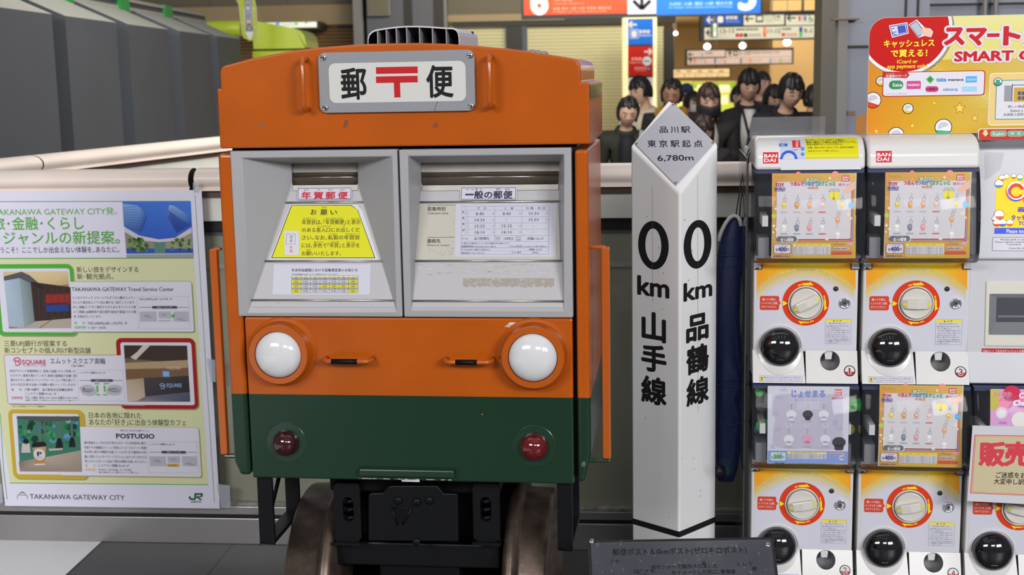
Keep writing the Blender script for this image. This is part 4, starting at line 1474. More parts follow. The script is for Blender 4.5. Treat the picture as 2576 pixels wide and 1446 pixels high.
def minimap(x0, y0, x1, y1, head, hx1, kind):
    sh.frame(x0, y0, x1, y1, .5, c8(170, 170, 180), 9)
    sh.text(head, x0 + 3, y0 + 4, hx1, y0 + 9.5, DK, 9, 0, 1)
    w_, h_ = x1 - x0, y1 - y0
    yy = y0 + h_ * .34
    sh.line(x0 + 4, yy, x1 - 3, yy, 1, c8(60, 60, 75), 9)
    sh.rect(x0 + w_ * .28, yy - 3.2, x0 + w_ * .76, yy + 3.2, c8(70, 72, 90), 10)
    sh.text('高輪ゲートウェイ駅', x0 + w_ * .38, yy - 2, x0 + w_ * .66, yy + 2, c8(200, 200, 210), 11, 0, 1)
    g = c8(180, 182, 192)
    if kind == 0:
        for a, b, c, d in ((.04, .47, .36, .78), (.4, .47, .64, .68), (.4, .73, .64, .78), (.69, .47, .98, .78)):
            sh.rect(x0 + w_ * a, y0 + h_ * b, x0 + w_ * c, y0 + h_ * d, g, 10)
        for t, a, b in (('THE LINKPILLAR 1', .12, .6), ('NORTH', .16, .64), ('交通広場', .46, .57), ('THE LINKPILLAR 1', .76, .7), ('SOUTH', .82, .745)):
            sh.text(t, x0 + w_ * a, y0 + h_ * b - 2, x0 + w_ * a + min(14, len(t) * 3), y0 + h_ * b + 1.5, GREY, 11, 0, 1)
    else:
        for cx_, cy in ((.2, .6), (.24, .72), (.8, .6), (.78, .7)):
            sh.circ(x0 + w_ * cx_, y0 + h_ * cy, w_ * .17, g, 10, ry=h_ * .12)
        for a, b, c, d in ((.36, .42, .46, .46), (.4, .5, .44, .7), (.56, .5, .6, .7), (.4, .78, .48, .82), (.54, .78, .64, .82), (.56, .42, .68, .46)):
            sh.rect(x0 + w_ * a, y0 + h_ * b, x0 + w_ * c, y0 + h_ * d, c8(110, 180, 70), 11)
        sh.rect(x0 + w_ * .1, y0 + h_ * .58, x0 + w_ * .15, y0 + h_ * .63, RED, 12)


minimap(347, 745, 477, 826, 'THE LINKPILLAR 1 SOUTH  1F', 433, 0)
sh.star(436, 794, 5, c8(80, 170, 60), 12, .8, .6, 4)
# feature 2
sh.circ(44, 909, 10.5, RED, 9, r0=8.3, a0=-130, a1=170)
sh.text('M', 38.5, 904, 49, 914, RED, 9, .02)
sh.text('SQUARE', 57, 904, 116, 916, c8(190, 50, 60), 9, .02)
sh.text('TAKANAWA', 57, 917.5, 95, 921.5, c8(170, 150, 160), 9); sh.text('高輪', 103, 917, 116, 922, c8(170, 150, 160), 9)
sh.text('エムットスクエア高輪', 127, 900, 265.5, 915, DK, 9, .004); sh.text('三菱UFJ銀行', 177.5, 917, 214, 922.5, DK, 9)
for t, x0, y0, x1 in (('店内デザインや営業時間など､従来の店舗よりもご利用いた', 25, 929.5, 191), ('だきやすい環境を整えています｡新規口座開設や各種ご相', 26.5, 941, 192), ('談はもちろん､様々なイベントやワークショップ等を通じて､', 27.5, 952, 191.5), ('日々の生活を彩る出会いや体験の場をつくっていきます｡', 28.5, 963.5, 193)):
    sh.text(t, x0, y0, x1, y0 + 7, DK, 9, 0, 1)
RT = c8(190, 40, 50)
sh.text('場　　所：', 29, 976, 57, 983, RT, 9, 0, 1); sh.text('三菱UFJ銀行　品川駅前支店高輪出張所', 62, 976, 184, 983, DK, 9, 0, 1)
sh.text('ニュウマン高輪 North  2F', 63, 986, 142, 993, DK, 9, 0, 1)
sh.text('営業時間：', 30, 996.5, 60, 1003.5, RT, 9, 0, 1); sh.text('平日･土曜日･祝日11:00～20:00 日曜日11:00～19:00', 64, 996.5, 195.5, 1003.5, DK, 9, 0, 1)
sh.text('※時間帯ごとに提供サービスが異なりますので､詳しくはQRコードよりご確認ください', 64, 1005, 194, 1008.5, DK, 9, 0, 1)
sh.text('※QRコードは株式会社デンソーウェーブの登録商標です', 31, 1020, 116, 1023.5, DK, 9, 0, 1)
minimap(197, 930, 312, 1008, 'ニュウマン高輪 North  2F', 265, 1)
pic([(312, 868), (471, 869), (479, 1010), (321, 1010)], c8(110, 92, 80), 8)
pic([(312, 868), (471, 869), (473, 915), (314, 900)], c8(62, 50, 46), 9)
pic([(360, 868), (378, 869), (342, 905), (328, 898), (345, 885)], c8(205, 195, 180), 10)
pic([(315, 912), (473, 905), (473, 925), (316, 928)], c8(175, 150, 115), 10)
pic([(317, 926), (473, 922), (474, 955), (318, 960)], c8(120, 90, 65), 9)
pic([(318, 955), (370, 950), (366, 1006), (321, 1010)], [c8(185, 165, 140), c8(160, 140, 120), c8(190, 175, 160), c8(200, 185, 170)], 10)
pic([(362, 950), (475, 945), (478, 985), (366, 997)], [c8(72, 66, 70), c8(55, 50, 55), c8(48, 44, 48), c8(62, 56, 60)], 11)
pic([(366, 997), (478, 985), (479, 1010), (340, 1010)], [c8(110, 110, 125), c8(80, 85, 105), c8(75, 80, 100), c8(150, 140, 135)], 10)
sh.circ(409, 970.5, 7.5, c8(150, 175, 220), 12, r0=6, a0=-130, a1=170); sh.text('M', 405.5, 967, 413, 974, c8(150, 175, 220), 12, .02)
sh.text('SQUARE', 419.5, 963, 457.5, 973, c8(150, 175, 220), 12, .015)
sh.rect(409, 932, 428, 948, c8(90, 130, 190), 12); sh.rect(411, 934, 426, 946, c8(140, 175, 215), 13)
sh.text('MSQUARE', 421, 921, 455, 929, c8(215, 200, 185), 12)
# feature 3
pic([(43, 1046), (200, 1047), (207, 1186), (51, 1185)], c8(60, 120, 100), 8)
random.seed(4)
for _ in range(45):
    x, y = random.uniform(48, 198), random.uniform(1052, 1112)
    sh.star(x, y, random.uniform(5, 11), random.choice((c8(30, 120, 60), c8(60, 150, 90), c8(25, 85, 55), c8(120, 180, 150), c8(90, 150, 190), c8(20, 60, 45))), 9, .75, random.random() * 3, 7)
for x in (100, 112, 150, 180):
    sh.line(x, 1050, x + 3, 1128, random.uniform(3, 6), c8(90, 110, 105), 10)
pic([(43, 1046), (200, 1047), (200, 1054), (120, 1062), (43, 1052)], c8(80, 85, 85), 11)
pic([(48, 1160), (110, 1150), (204, 1132), (207, 1186), (51, 1185)], [c8(120, 105, 95), c8(175, 160, 145), c8(170, 155, 140), c8(150, 135, 125), c8(140, 125, 115)], 11)
for x, y, r in ((66, 1110, 7), (150, 1107, 6), (182, 1104, 5)):
    sh.circ(x, y, r, c8(25, 25, 28), 12); sh.poly([(x - r * 1.3, y + r * .6), (x + r * 1.3, y + r * .6), (x + r * 1.7, y + r * 4), (x - r * 1.7, y + r * 4)], c8(28, 30, 34) if x > 80 else c8(190, 185, 180), 12)
pic([(123, 1128), (160, 1126), (158, 1131), (125, 1133)], c8(190, 180, 165), 13)
pic([(83, 1124), (117, 1121), (114, 1165), (88, 1166)], [c8(180, 140, 95), c8(190, 150, 105), c8(175, 135, 90), c8(170, 130, 88)], 14)
pic([(81, 1117), (85, 1112), (112, 1110), (117, 1115), (117, 1122), (82, 1125)], c8(28, 28, 32), 15)
pic([(88, 1166), (114, 1165), (113.5, 1168), (89, 1169)], c8(220, 215, 210), 15)
sh.circ(100, 1142, 14.5, c8(210, 205, 205), 15); sh.text('P', 95, 1135, 106, 1146, DK, 16, .03); sh.text('POSTUDIO', 93, 1148, 108, 1151, DK, 16)
sh.text('｢好き｣が､あなたを連れていく｡', 303, 1080, 377, 1085, DK, 9, 0, 1)
sh.text('POSTUDIO', 293, 1090, 388.5, 1102, DK, 9, .03)
for t, x0, y0, x1 in (('猫や鉄道など､さまざまな｢好き｣をテーマに日本各地の魅力', 212, 1110, 367), ('を紹介する体験型スペース｡手頃なコーヒーやスイーツ･軽食', 212.5, 1122, 368), ('をお供に自分の時間をお過ごしいただけます(無料Wi-Fi完', 213, 1133, 368.5), ('備)､大型ビジョンやイマーシブビジョン､AIマッチングなどお', 213.5, 1145, 369), ('気に入りのスポットに出会う特別な体験をお楽しみください｡', 214, 1156.5, 369.5)):
    sh.text(t, x0, y0, x1, y0 + 7, DK, 9, 0, 1)
YT = c8(205, 175, 80)
sh.text('場　　所：', 215, 1167, 244, 1174, YT, 9, 0, 1); sh.text('ニュウマン高輪 North 1F', 247, 1166.5, 324.5, 1174, DK, 9, 0, 1)
sh.text('営業時間：', 215, 1177.5, 244, 1184, YT, 9, 0, 1); sh.text('10:00～20:00(L.O 19:30)', 248, 1177, 331, 1184.5, DK, 9, 0, 1)
sh.text('※最新の営業時間はニュウマン高輪公式ホームページをご確認ください｡', 248, 1186, 351, 1189.5, DK, 9, 0, 1)
minimap(372, 1110, 498, 1189, 'ニュウマン高輪 North 1F', 440, 0)
sh.rect(420, 1166, 451, 1173, c8(215, 170, 60), 12); sh.text('POSTUDIO', 424, 1168, 446, 1171.5, DK, 13, .02, 1)
# footer
sh.text('TAKANAWA GATEWAY CITY', 75.5, 1243, 313.5, 1256, DK, 3, .004)
for pts in (((44, 1254), (44, 1247), (47, 1244), (66, 1245), (69, 1248), (69, 1254)), ((49, 1243), (50, 1240), (53, 1239), (60, 1239), (63, 1241), (64, 1244)), ((52, 1238.5), (54, 1237), (59, 1237.5), (61, 1239))):
    for p, q in zip(pts, pts[1:]):
        sh.line(*p, *q, 1.4, c8(60, 120, 60), 3)
JG = c8(20, 95, 55)
for poly in (((475, 1248), (480, 1248), (480, 1251), (482, 1253), (487, 1253), (489, 1251), (489, 1240), (510, 1240), (510, 1244.5), (494, 1244.5), (494, 1253), (490, 1257.5), (480, 1257.5), (475, 1253)),
             ((505, 1244), (510, 1244), (510, 1248), (506, 1250.5), (500, 1250.5), (510, 1257.5), (503, 1257.5), (494.5, 1251), (494.5, 1247.5), (505, 1247.5))):
    sh.poly(list(poly), JG, 3)
sh.text('JR東日本', 480.5, 1259, 506, 1264, JG, 3, .02)
mb.build('sheet', po)
for q in (((486, 459), (502, 459), (500, 483), (487, 483)), ((545, 1217), (578, 1221), (580, 1276), (556, 1277)), ((520, 900), (542, 905), (544, 960), (530, 960)), ((-10, 1217), (4, 1217), (8, 1265), (-10, 1265))):
    mb = MB(); st = Sheet(mb, FF, (0, PW - .0008, 0), m='frosted_tape'); st.poly(list(q), None, 18 if q[0][1] < 1000 else 1)
    mb.build('tape', po)['label'] = 'strip of clear tape'

# ------------------------------------------------------------------ capsule vending machines
_o = at(2040, 800, 3.22)
GYAW = 7.1
FG = Frame((_o.x, _o.y, 0), GYAW)
mat('machine_white', c8(212, 210, 209, 1.05), .3, coat=.3, dirt=.03, dscale=6)
mat('machine_navy', c8(45, 50, 85, 1.1), .4)
mat('inside_dark', c8(30, 31, 42), .6)
mat('shell_black', (.008, .008, .01), .06, coat=1)
mat('chute_grey', c8(122, 122, 126), .5)
mat('dial_white', c8(210, 206, 198, 1.02), .3, coat=.3)
mat('clip_white', c8(190, 190, 185), .5)
mat('lamp_black', (.03, .035, .035), .3)
u_l, u_r = FG.px(1895, 800)[0], FG.px(2157, 800)[0]
u_c, hw = (u_l + u_r) / 2, (u_r - u_l) / 2
v_t, v_cov, v_win, v_lip, v_bot = [FG.px(2030, y, w_)[1] for y, w_ in ((341, .03), (427, -.052), (658, -.062), (881, 0), (964, -.032))]
Z00 = v_bot                                # base of the upper machine
r3 = FG.px(2304, 763); r1 = FG.px(2026.5, 762); r2 = FG.px(2014.6, 1267)
DU, DV = r3[0] - r1[0], r1[1] - r2[1]
MBODY = .36


def cover_y(z):
    t = max(0, min(1, (z - v_cov) / (v_t - v_cov)))
    return -.052 + (.010 * t if t < .35 else .0035 + .085 * (1 - math.sqrt(max(0, 1 - ((t - .35) / .65) ** 2))))


class Curved(Sheet):
    """printed film following the rounded front of a cover"""
    def px(s, x, y):
        yy = -.05
        for _ in range(6):
            h = s.F.hit(x, y, Vector((0, yy, 0)), Vector((0, 1, 0)))
            yy = cover_y(h.z)
        return h.x, h.z

    def P(s, a, b, l):
        return (a, cover_y(b) - l * s.EPS - .0003, b)

    def rect(s, x0, y0, x1, y1, col, l=1, r=0, m=None):
        a0, b1 = s.px(x0, y0); a1, b0 = s.px(x1, y1)
        for i in range(10):
            q0, q1 = b0 + (b1 - b0) * i / 10, b0 + (b1 - b0) * (i + 1) / 10
            s.st([(a0, q0), (a1, q0), (a1, q1), (a0, q1)], col, l, m)


MRED = c8(205, 60, 30)
MYEL = c8(232, 214, 40)


def bandai(sh, x0, y0, x1, y1, l, fade=0):
    c = c8(200, 40, 50) if not fade else c8(205, 80, 90)
    sh.rect(x0, y0, x1, y1, c, l)
    w, h = x1 - x0, y1 - y0
    sh.text('BAN', x0 + w * .08, y0 + h * .14, x0 + w * .9, y0 + h * .47, (.8, .8, .82), l + 1, .03)
    sh.text('DAI', x0 + w * .08, y0 + h * .54, x0 + w * .82, y0 + h * .87, (.8, .8, .82), l + 1, .03)


def build_machine(number, angle, top=True):
    vc = v_cov if top else v_bot + DV - .003
    r = thing('capsule_machine', FG, '', 'vending machine', 'capsule toy vending machines')
    # body
    mb = MB(); mb.box(u_l, u_r, .0, MBODY, v_lip - .004, v_win + .004, 'machine_white'); mb.box(u_l, u_r, .055, MBODY, v_bot + .0005, v_lip - .004, 'machine_white'); mb.build('body', r, .004, 2)
    mb = MB()
    mb.box(u_l - .002, u_r + .002, .085, .12, v_win + .004, vc + .004 * top, 'machine_navy')
    mb.box(u_l - .002, u_r + .002, -.042, .085, vc - .009, vc + .004 * top, 'machine_navy')
    mb.box(u_l + .0, u_r - .0, .06, .086, v_win + .004, vc - .009, 'inside_dark')
    mb.box(u_l + .0, u_r - .0, -.03, .086, v_win + .004, v_win + .010, 'chute_grey')
    mb.build('capsule_bin', r)
    # cover
    if top:
        prof = [(cover_y(v_cov + (v_t - v_cov) * (.35 * i / 3)), v_cov + (v_t - v_cov) * .35 * i / 3) for i in range(3)]
        prof += [(-.0485 + .085 * (1 - math.cos(a)), v_cov + (v_t - v_cov) * (.35 + .65 * math.sin(a))) for a in [math.pi / 2 * i / 12 for i in range(13)]]
        prof += [(.12, v_t - .002), (MBODY, v_t - .045), (MBODY, v_cov)]
        mb = MB(); mb.prism(prof, u_l - .003, u_r + .003, 'machine_white', axis='x')
        o = mb.build('cover', r, .009, 3)
        for p in o.data.polygons:
            p.use_smooth = True
        o.data.set_sharp_from_angle(angle=math.radians(35))
    # window shell: bows forward and tucks back at the bottom
    wp = [(-.050, vc - .001), (-.062, vc - .03), (-.074, vc - .07), (-.082, (vc + v_win) / 2), (-.084, v_win + .06), (-.082, v_win + .025), (-.074, v_win + .004), (-.055, v_win - .005), (-.02, v_win - .004)]
    a, b = u_l - .004, u_r + .004
    mb = MB()
    N = len(wp)
    def side(x, ins):
        return [(x, p[0] + ins, p[1]) for p in wp]
    ring = [side(a, .012), side(a + .002, .004), side(a + .010, 0), side(b - .010, 0), side(b - .002, .004), side(b, .012)]
    V = [p for q in ring for p in q]
    mb.add(V, [(j * N + i, j * N + i + 1, (j + 1) * N + i + 1, (j + 1) * N + i) for j in range(5) for i in range(N - 1)], 'clear_plastic', smooth=True)
    for x in (a, b):
        mb.add([(x, p[0] + .012, p[1]) for p in wp] + [(x, MBODY - .02, wp[-1][1]), (x, MBODY - .02, wp[0][1])], [tuple(range(N + 2))], 'clear_plastic')
    wn = mb.build('window_shell', r)
    for x in (u_l + .016, u_r - .030):
        mb = MB()
        z = v_win + .085
        mb.box(x, x + .014, -.05, .05, z, z + .026, 'clip_white')
        mb.build('card_clip', r)
        mb = MB(); mb.box(x - .008, x + .018, -.03, .05, v_win + .01, v_win + .055, 'chute_grey'); mb.build('bin_bracket', r)
    # printed panel
    mb = MB(); sh = Sheet(mb, FG, (0, -.0005, 0), m='ink_gloss')
    WP = c8(206, 206, 218, 1.02)
    sh.rect(1903.5, 640, 2152, 880, WP, 0)
    yarc = lambda x: 676 + ((x - 2027) / 124) ** 2 * 52
    x = 1903.5
    while x < 2151:
        def gc(xx, yy):
            t = min(1, abs(xx - 2035) / 118)
            t = t * t * (1 if yy < 700 else .7)
            return c8(222 + 8 * t, 188 - 44 * t, 40)
        y1_, y2_ = yarc(x), yarc(x + 5)
        sh.poly([(x, 640), (x + 5, 640), (x + 5, y2_), (x, y1_)], [gc(x, 660), gc(x + 5, 660), gc(x + 5, y2_), gc(x, y1_)], 1)
        x += 4.97
    sp = 4.1
    for i in range(60):
        for j in range(22):
            xx, yy = 1905.5 + i * sp, 674 + j * sp
            if xx > 2150:
                continue
            t = (yy - yarc(xx)) / 36
            if 0 <= t < 1:
                rr = 2.9 * (1 - t) ** .75
                if rr > .5:
                    sh.poly([(xx - rr, yy), (xx, yy - rr), (xx + rr, yy), (xx, yy + rr)], c8(214, 186, 70), 2)
            elif -.45 < t < 0:
                rr = 1.5 * (1 + t / .45)
                sh.poly([(xx - rr, yy), (xx, yy - rr), (xx + rr, yy), (xx, yy + rr)], WP, 2)
    # dial ring with arrows
    cx, cy = 2026.5, 762
    sh.circ(cx, cy, 58.8, MRED, 3, n=64)
    sh.circ(cx, cy, 44.5, WP, 4, n=64)
    sh.poly([(1969, 755.5), (1969, 769.5), (1981.5, 762.5)], MYEL, 4)
    for pts, dots in ((((2018, 712.5), (2037, 711), (2037, 708), (2047, 717), (2018, 717)), ((2009.5, 717.5), (2014, 716))),
                      (((2073, 753), (2077.5, 754), (2078, 772), (2082, 773), (2073.5, 781.5)), ((2073.5, 745), (2074.5, 750))),
                      (((2007, 806.5), (2018, 808.5), (2036, 809.5), (2035, 812), (2017, 812.5), (2017, 816.5)), ((2039.5, 808.5), (2044.5, 807)))):
        sh.poly(list(pts), MYEL, 4)
        for d in dots:
            sh.circ(*d, 2.1, MYEL, 4, n=10)
    sh.rect(1911.5, 744, 1960, 779.5, c8(200, 68, 45), 3, 5)
    sh.poly([(1960, 757), (1964.5, 762), (1960, 767)], c8(200, 68, 45), 3)
    for i, t in enumerate(('購入する際は､', 'ハンドルを１回転', 'させてください｡')):
        sh.text(t, (1917.5, 1914.5, 1915)[i], 749.5 + i * 9.3, (1953, 1956, 1954)[i], 756 + i * 9.3, (.78, .76, .78), 4, .006, 1)
    # caution label
    sh.rect(2075.5, 802.5, 2141, 865, c8(120, 120, 140), 2, 2)
    sh.rect(2076, 803, 2140.5, 864.5, c8(204, 204, 216, 1.02), 3, 2)
    sh.rect(2076, 803, 2140.5, 809, MYEL, 4)
    sh.text('▲ 注 意', 2095, 804, 2117, 808.5, c8(90, 80, 30), 5, 0, 1)
    for t, y, x1 in (('購入の際､必ずお読みください｡', 811.5, 2130), ('･購入は返金はできません｡あらかじめご了承', 818, 2134), ('ください｡よくお確かめください｡', 823, 2115), ('･カプセルが出ない時は係員までお知らせください', 828.5, 2138), ('･１回ごとにハンドルを回してご購入ください', 834.5, 2138), ('･取り出し口に手を入れないでください｡', 840, 2128), ('取り出しの際はカプセルにご注意ください', 845, 2135), ('･カプセルは６歳以上のお子様が対象です', 851, 2137), ('必ず保護者の方がご確認いただき､捨ててから', 855.5, 2138), ('ここへ捨ててください｡', 860, 2108)):
        sh.text(t, 2079 if y > 815 else 2086, y, x1, y + 3.6, c8(70, 70, 95), 4, 0, 1)
    mb.build('front_print', r)['label'] = 'white printed front with yellow halftone top and red dial ring'
    # corner clips
    for x0, x1 in ((1897, 1916), (2141.5, 2161)):
        mb = MB()
        p, q = FG.px(x0, 657), FG.px(x1, 676)
        mb.box(p[0], q[0], -.004, .004, q[1], p[1], 'clip_white')
        mb.box(p[0], q[0], -.0045, .004, q[1] - .0012, q[1] + .0008, 'lamp_black')
        e0 = q[0] if x0 < 2000 else p[0]
        mb.box(e0 - .001, e0 + .001, -.0045, .004, q[1], p[1], 'lamp_black')
        if x0 < 2000:
            mb.box(p[0] + .004, p[0] + .012, -.0048, .003, q[1] + .0006, q[1] + .004, 'lamp_black')
        mb.build('corner_clip', r)
    # dial
    c, cz = FG.px(cx, cy)
    R = (FG.px(cx + 40, cy)[0] - FG.px(cx - 40, cy)[0]) / 2
    mb = MB()
    mb.lathe([(R * 1.12, 0), (R * 1.12, .004), (R * 1.05, .0055), (R * 1.03, .003)], (c, -.0008, cz), (0, -1, 0), 'dial_white', 48)
    mb.lathe([(R * 1.03, .003), (R * .985, .003)], (c, -.0008, cz), (0, -1, 0), 'lamp_black', 48)
    dl = mb.build('dial_collar', r)
    kn = bpy.data.objects.new('dial', None)
    mb = MB()
    mb.lathe([(R * .985, 0), (R * .98, .008), (R * .93, .012), (R * .80, .010), (R * .3, .012), (0, .012)], (0, 0, 0), (0, -1, 0), 'dial_white', 48)
    bw = R * .27
    seg = [(-R * .93, .011, bw * .9), (-R * .6, .021, bw * 1.05), (0, .024, bw * 1.1), (R * .6, .021, bw * 1.05), (R * .93, .011, bw * .9)]
    V = []
    for x, h, b_ in seg:
        V += [(x, -.006, -b_ * 1.15), (x, -h, -b_), (x, -h, b_), (x, -.006, b_ * 1.15)]
    F = [(0, 1, 2, 3), (16, 17, 18, 19)]
    for i in range(4):
        for k in range(3):
            F.append((i * 4 + k, i * 4 + k + 1, i * 4 + 4 + k + 1, i * 4 + 4 + k))
    mb.add(V, F, 'dial_white')
    mb.slots.append('yellow_mark') if 'yellow_mark' in MATS else None
    for s_ in (-1, 1):
        x0 = s_ * R * .78
        mb.add([(x0 + s_ * .006, -.0172, 0), (x0 - s_ * .005, -.0198, .006), (x0 - s_ * .005, -.0198, -.006)], [(0, 1, 2)], 'yellow_mark')
    kn = mb.build('dial', r, .002, 2)
    kn.location = (c, -.001, cz)
    kn.rotation_euler = (0, math.radians(-angle), 0)
    # lock and lamp
    a, b = FG.px(2124.5, 762)
    k = FG.px(2125.5, 762)[0] - a
    mb = MB()
    mb.lathe([(14.2 * k, 0), (13.8 * k, .004), (11 * k, .0055), (10.5 * k, .004), (9 * k, .0045), (0, .0045)], (a, -.0008, b), (0, -1, 0), 'chrome', 30)
    mb.lathe([(3.6 * k, .0047), (0, .0047)], (a, -.0008, b), (0, -1, 0), 'lamp_black', 12)
    mb.build('key_lock', r)
    a, b = FG.px(2102.6, 726)
    mb = MB(); mb.lathe([(6.4 * k, 0), (6.2 * k, .002), (4 * k, .0015), (3.4 * k, .004), (0, .004)], (a, -.0008, b), (0, -1, 0), 'lamp_black', 20); mb.build('push_button', r)
    # lip with chute
    y_b = -.032
    A = Vector((0, -.001, v_lip)); Bv = Vector((0, y_b, v_bot))
    e = (A - Bv)
    shp = Sheet(MB(), FG, Bv, (1, 0, 0), e, 'ink_gloss')
    L = e.length
    nL = Vector((1, 0, 0)).cross(e.normalized())
    ec, rx, ry = shp.px(2088, 907), 25 * k, 26 * k
    n = 24
    ov = [(ec[0] + rx * math.cos(t), ec[1] + ry * math.sin(t)) for t in [2 * math.pi * i / n for i in range(n)]]
    xl, xr = u_l - .001, u_r + .001
    xd = shp.px(2027, 920)[0]
    def edge(p, xa):
        dx, dz = p[0] - ec[0], p[1] - ec[1]
        kk = min((xr - ec[0] if dx > 0 else ec[0] - xa) / max(1e-6, abs(dx)), (L - ec[1] if dz > 0 else ec[1]) / max(1e-6, abs(dz)))
        return (ec[0] + dx * kk, ec[1] + dz * kk)
    def W(p, h=0):
        q = Bv + e.normalized() * p[1] + nL * h
        return (p[0], q.y, q.z)
    mb = MB()
    out = [edge(p, xd) for p in ov]
    cs = [(xd, 0), (xr, 0), (xr, L), (xd, L)]
    mb.add([W(p) for p in ov + out], [(i, (i + 1) % n, n + (i + 1) % n, n + i) for i in range(n)], 'machine_white')
    for cpt in cs:   # fill the corners between neighbouring rays
        for i in range(n):
            p, q = out[i], out[(i + 1) % n]
            if (abs(p[0] - cpt[0]) < 1e-6) != (abs(q[0] - cpt[0]) < 1e-6) and (abs(p[1] - cpt[1]) < 1e-6 or abs(q[1] - cpt[1]) < 1e-6):
                mb.add([W(p), W(q), W(cpt)], [(0, 1, 2)], 'machine_white')
    mb.hexa([W((xl, 0)), W((xd - .0015, 0)), W((xd - .006, L)), W((xl, L))], [(xl, .01, v_bot), (xd - .0015, .01, v_bot), (xd - .006, .01, v_lip), (xl, .01, v_lip)], 'machine_white')
    mb.add([W((xd, 0)), W((xr, 0)), (xr, .05, v_bot), (xd, .05, v_bot)], [(0, 1, 2, 3)], 'machine_white')
    mb.add([W((xr, 0)), W((xr, L)), (xr, .0, v_lip), (xr, .0, v_bot)], [(0, 1, 2, 3)], 'machine_white')
    mb.build('lower_lip', r)
    mb = MB()
    rings = []
    for sc, h in ((1, 0), (.98, -.016), (.9, -.04), (.5, -.05)):
        rings.append([W((ec[0] + (p[0] - ec[0]) * sc, ec[1] + (p[1] - ec[1]) * sc), h) for p in ov])
    V = [p for q in rings for p in q]
    mb.add(V, [(j * n + i, j * n + (i + 1) % n, (j + 1) * n + (i + 1) % n, (j + 1) * n + i) for j in range(3) for i in range(n)], 'chute_grey', smooth=True)
    mb.add(rings[-1], [tuple(range(n))], 'chute_grey')
    ch = mb.build('coin_return', r)
    mb = MB()
    t = [shp.px(*p) for p in ((2073.5, 877), (2096, 877), (2093, 901), (2078, 901))]
    mb.hexa([W(p, -.018) for p in t], [W(p, -.006 if i < 2 else -.014) for i, p in enumerate(t)], 'machine_white')
    mb.build('return_flap', ch)
    # capsule outlet: smoked dome over a scooped white bay
    a, b = FG.px(1962.5, 874, -.018)
    mb = MB()
    R2 = 51.5 * k
    ax = Vector((0, -1, .10)).normalized()
    mb.lathe([(R2, -.022), (R2, 0)] + [(R2 * math.cos(t_), .030 * math.sin(t_)) for t_ in [math.pi / 2 * i / 12 for i in range(1, 13)]], (a, -.012, b), ax, 'shell_black', 48)
    dm = mb.build('outlet_door', r)
    dm['label'] = 'black domed capsule outlet door'
    mb = MB()
    mb.lathe([(R2 * 1.14, -.006), (R2 * 1.12, .001), (R2 * 1.06, .003), (R2 * 1.03, -.002)], (a + .001, -.001, b - .0), (0, -1, 0), 'machine_white', 48)
    pts = [(a + R2 * 1.1 * math.cos(t_), b - R2 * .05 + R2 * 1.32 * math.sin(t_)) for t_ in [math.pi + math.pi * i / 20 for i in range(21)]]
    zc = [max(p[1], v_bot + .012) for p in pts]
    def lipy(z):
        return y_b * (v_lip - z) / (v_lip - v_bot) - .001 if z < v_lip else -.001
    mb.add([(p[0], lipy(z) - .0012, z) for p, z in zip(pts, zc)] + [(a, -.022, b - R2 * .6)], [(i, i + 1, 21) for i in range(20)], 'machine_white', smooth=True)
    mb.build('outlet_bay', r)
    p = FG.px(1962, 903, -.03)
    mb = MB(); mb.box(p[0] - 9 * k, p[0] + 9 * k, -.041, -.030, p[1] - 2 * k, p[1] + 1.2 * k, 'lamp_black'); mb.build('pull', dm, .001)
    # badge, stickers on the lip
    mb = MB(); sh = Sheet(mb, FG, Bv, (1, 0, 0), e, 'ink_gloss')
    badge_px = (2137.4, 932.7)
    sh.circ(*badge_px, 14.3, c8(30, 30, 34), 3, n=36)
    sh.circ(*badge_px, 12, c8(205, 205, 208), 4, n=36)
    sh.circ(*badge_px, 12, c8(165, 45, 35), 5, n=20, a0=190, a1=350)
    sh.text(number, 2133 if number != '1' else 2134.6, 924, 2142 if number != '1' else 2139.4, 941, (.8, .8, .82), 6, .07 if number != '1' else .03, 4)
    sh.text(number, 2133 if number != '1' else 2134.6, 924, 2142 if number != '1' else 2139.4, 941, c8(150, 30, 30), 7, .02 if number != '1' else 0, 4)
    mb.build('number_badge', r)
    mb = MB(); sh = Sheet(mb, FG, Bv, (1, 0, 0), e, 'ink_gloss')
    sh.rect(1910.5, 944.5, 2019, 960, c8(150, 150, 185), 2)
    sh.rect(1911.5, 945.5, 2018, 959, c8(205, 205, 218, 1.02), 3)
    sh.rect(1912.5, 946.5, 1920.5, 958.5, c8(200, 185, 60), 4)
    sh.text('！', 1915, 948, 1918, 957, BLACK, 5)
    sh.text('●取り出し口に手を入れると､ケガをする恐れがありますので､絶対におやめ', 1922, 947.5, 2014, 951.5, c8(60, 60, 90), 4, 0, 1)
    sh.text('ください｡出た', 1925, 953, 1943, 957, c8(60, 60, 90), 4, 0, 1)
    sh.text('カプセルを取り出してから回してください', 1945, 953, 2015, 957, RED, 4, 0, 1)
    mb.build('warning_sticker', r)
    return r


mat('yellow_mark', c8(205, 205, 50), .4)


def brand_mark(F, r):
    mb = MB(); sh = Curved(mb, F, (0, 0, 0), m='ink_gloss')
    bandai(sh, 1919.5, 383, 1958, 411, 1)
    mb.build('brand_sticker', r)


CARD_W = -.056
TOYS = [(c8(215, 190, 95)), c8(205, 150, 90), c8(215, 160, 125), c8(220, 185, 175), c8(225, 220, 215), c8(120, 125, 140), c8(215, 145, 150), c8(215, 215, 218)]


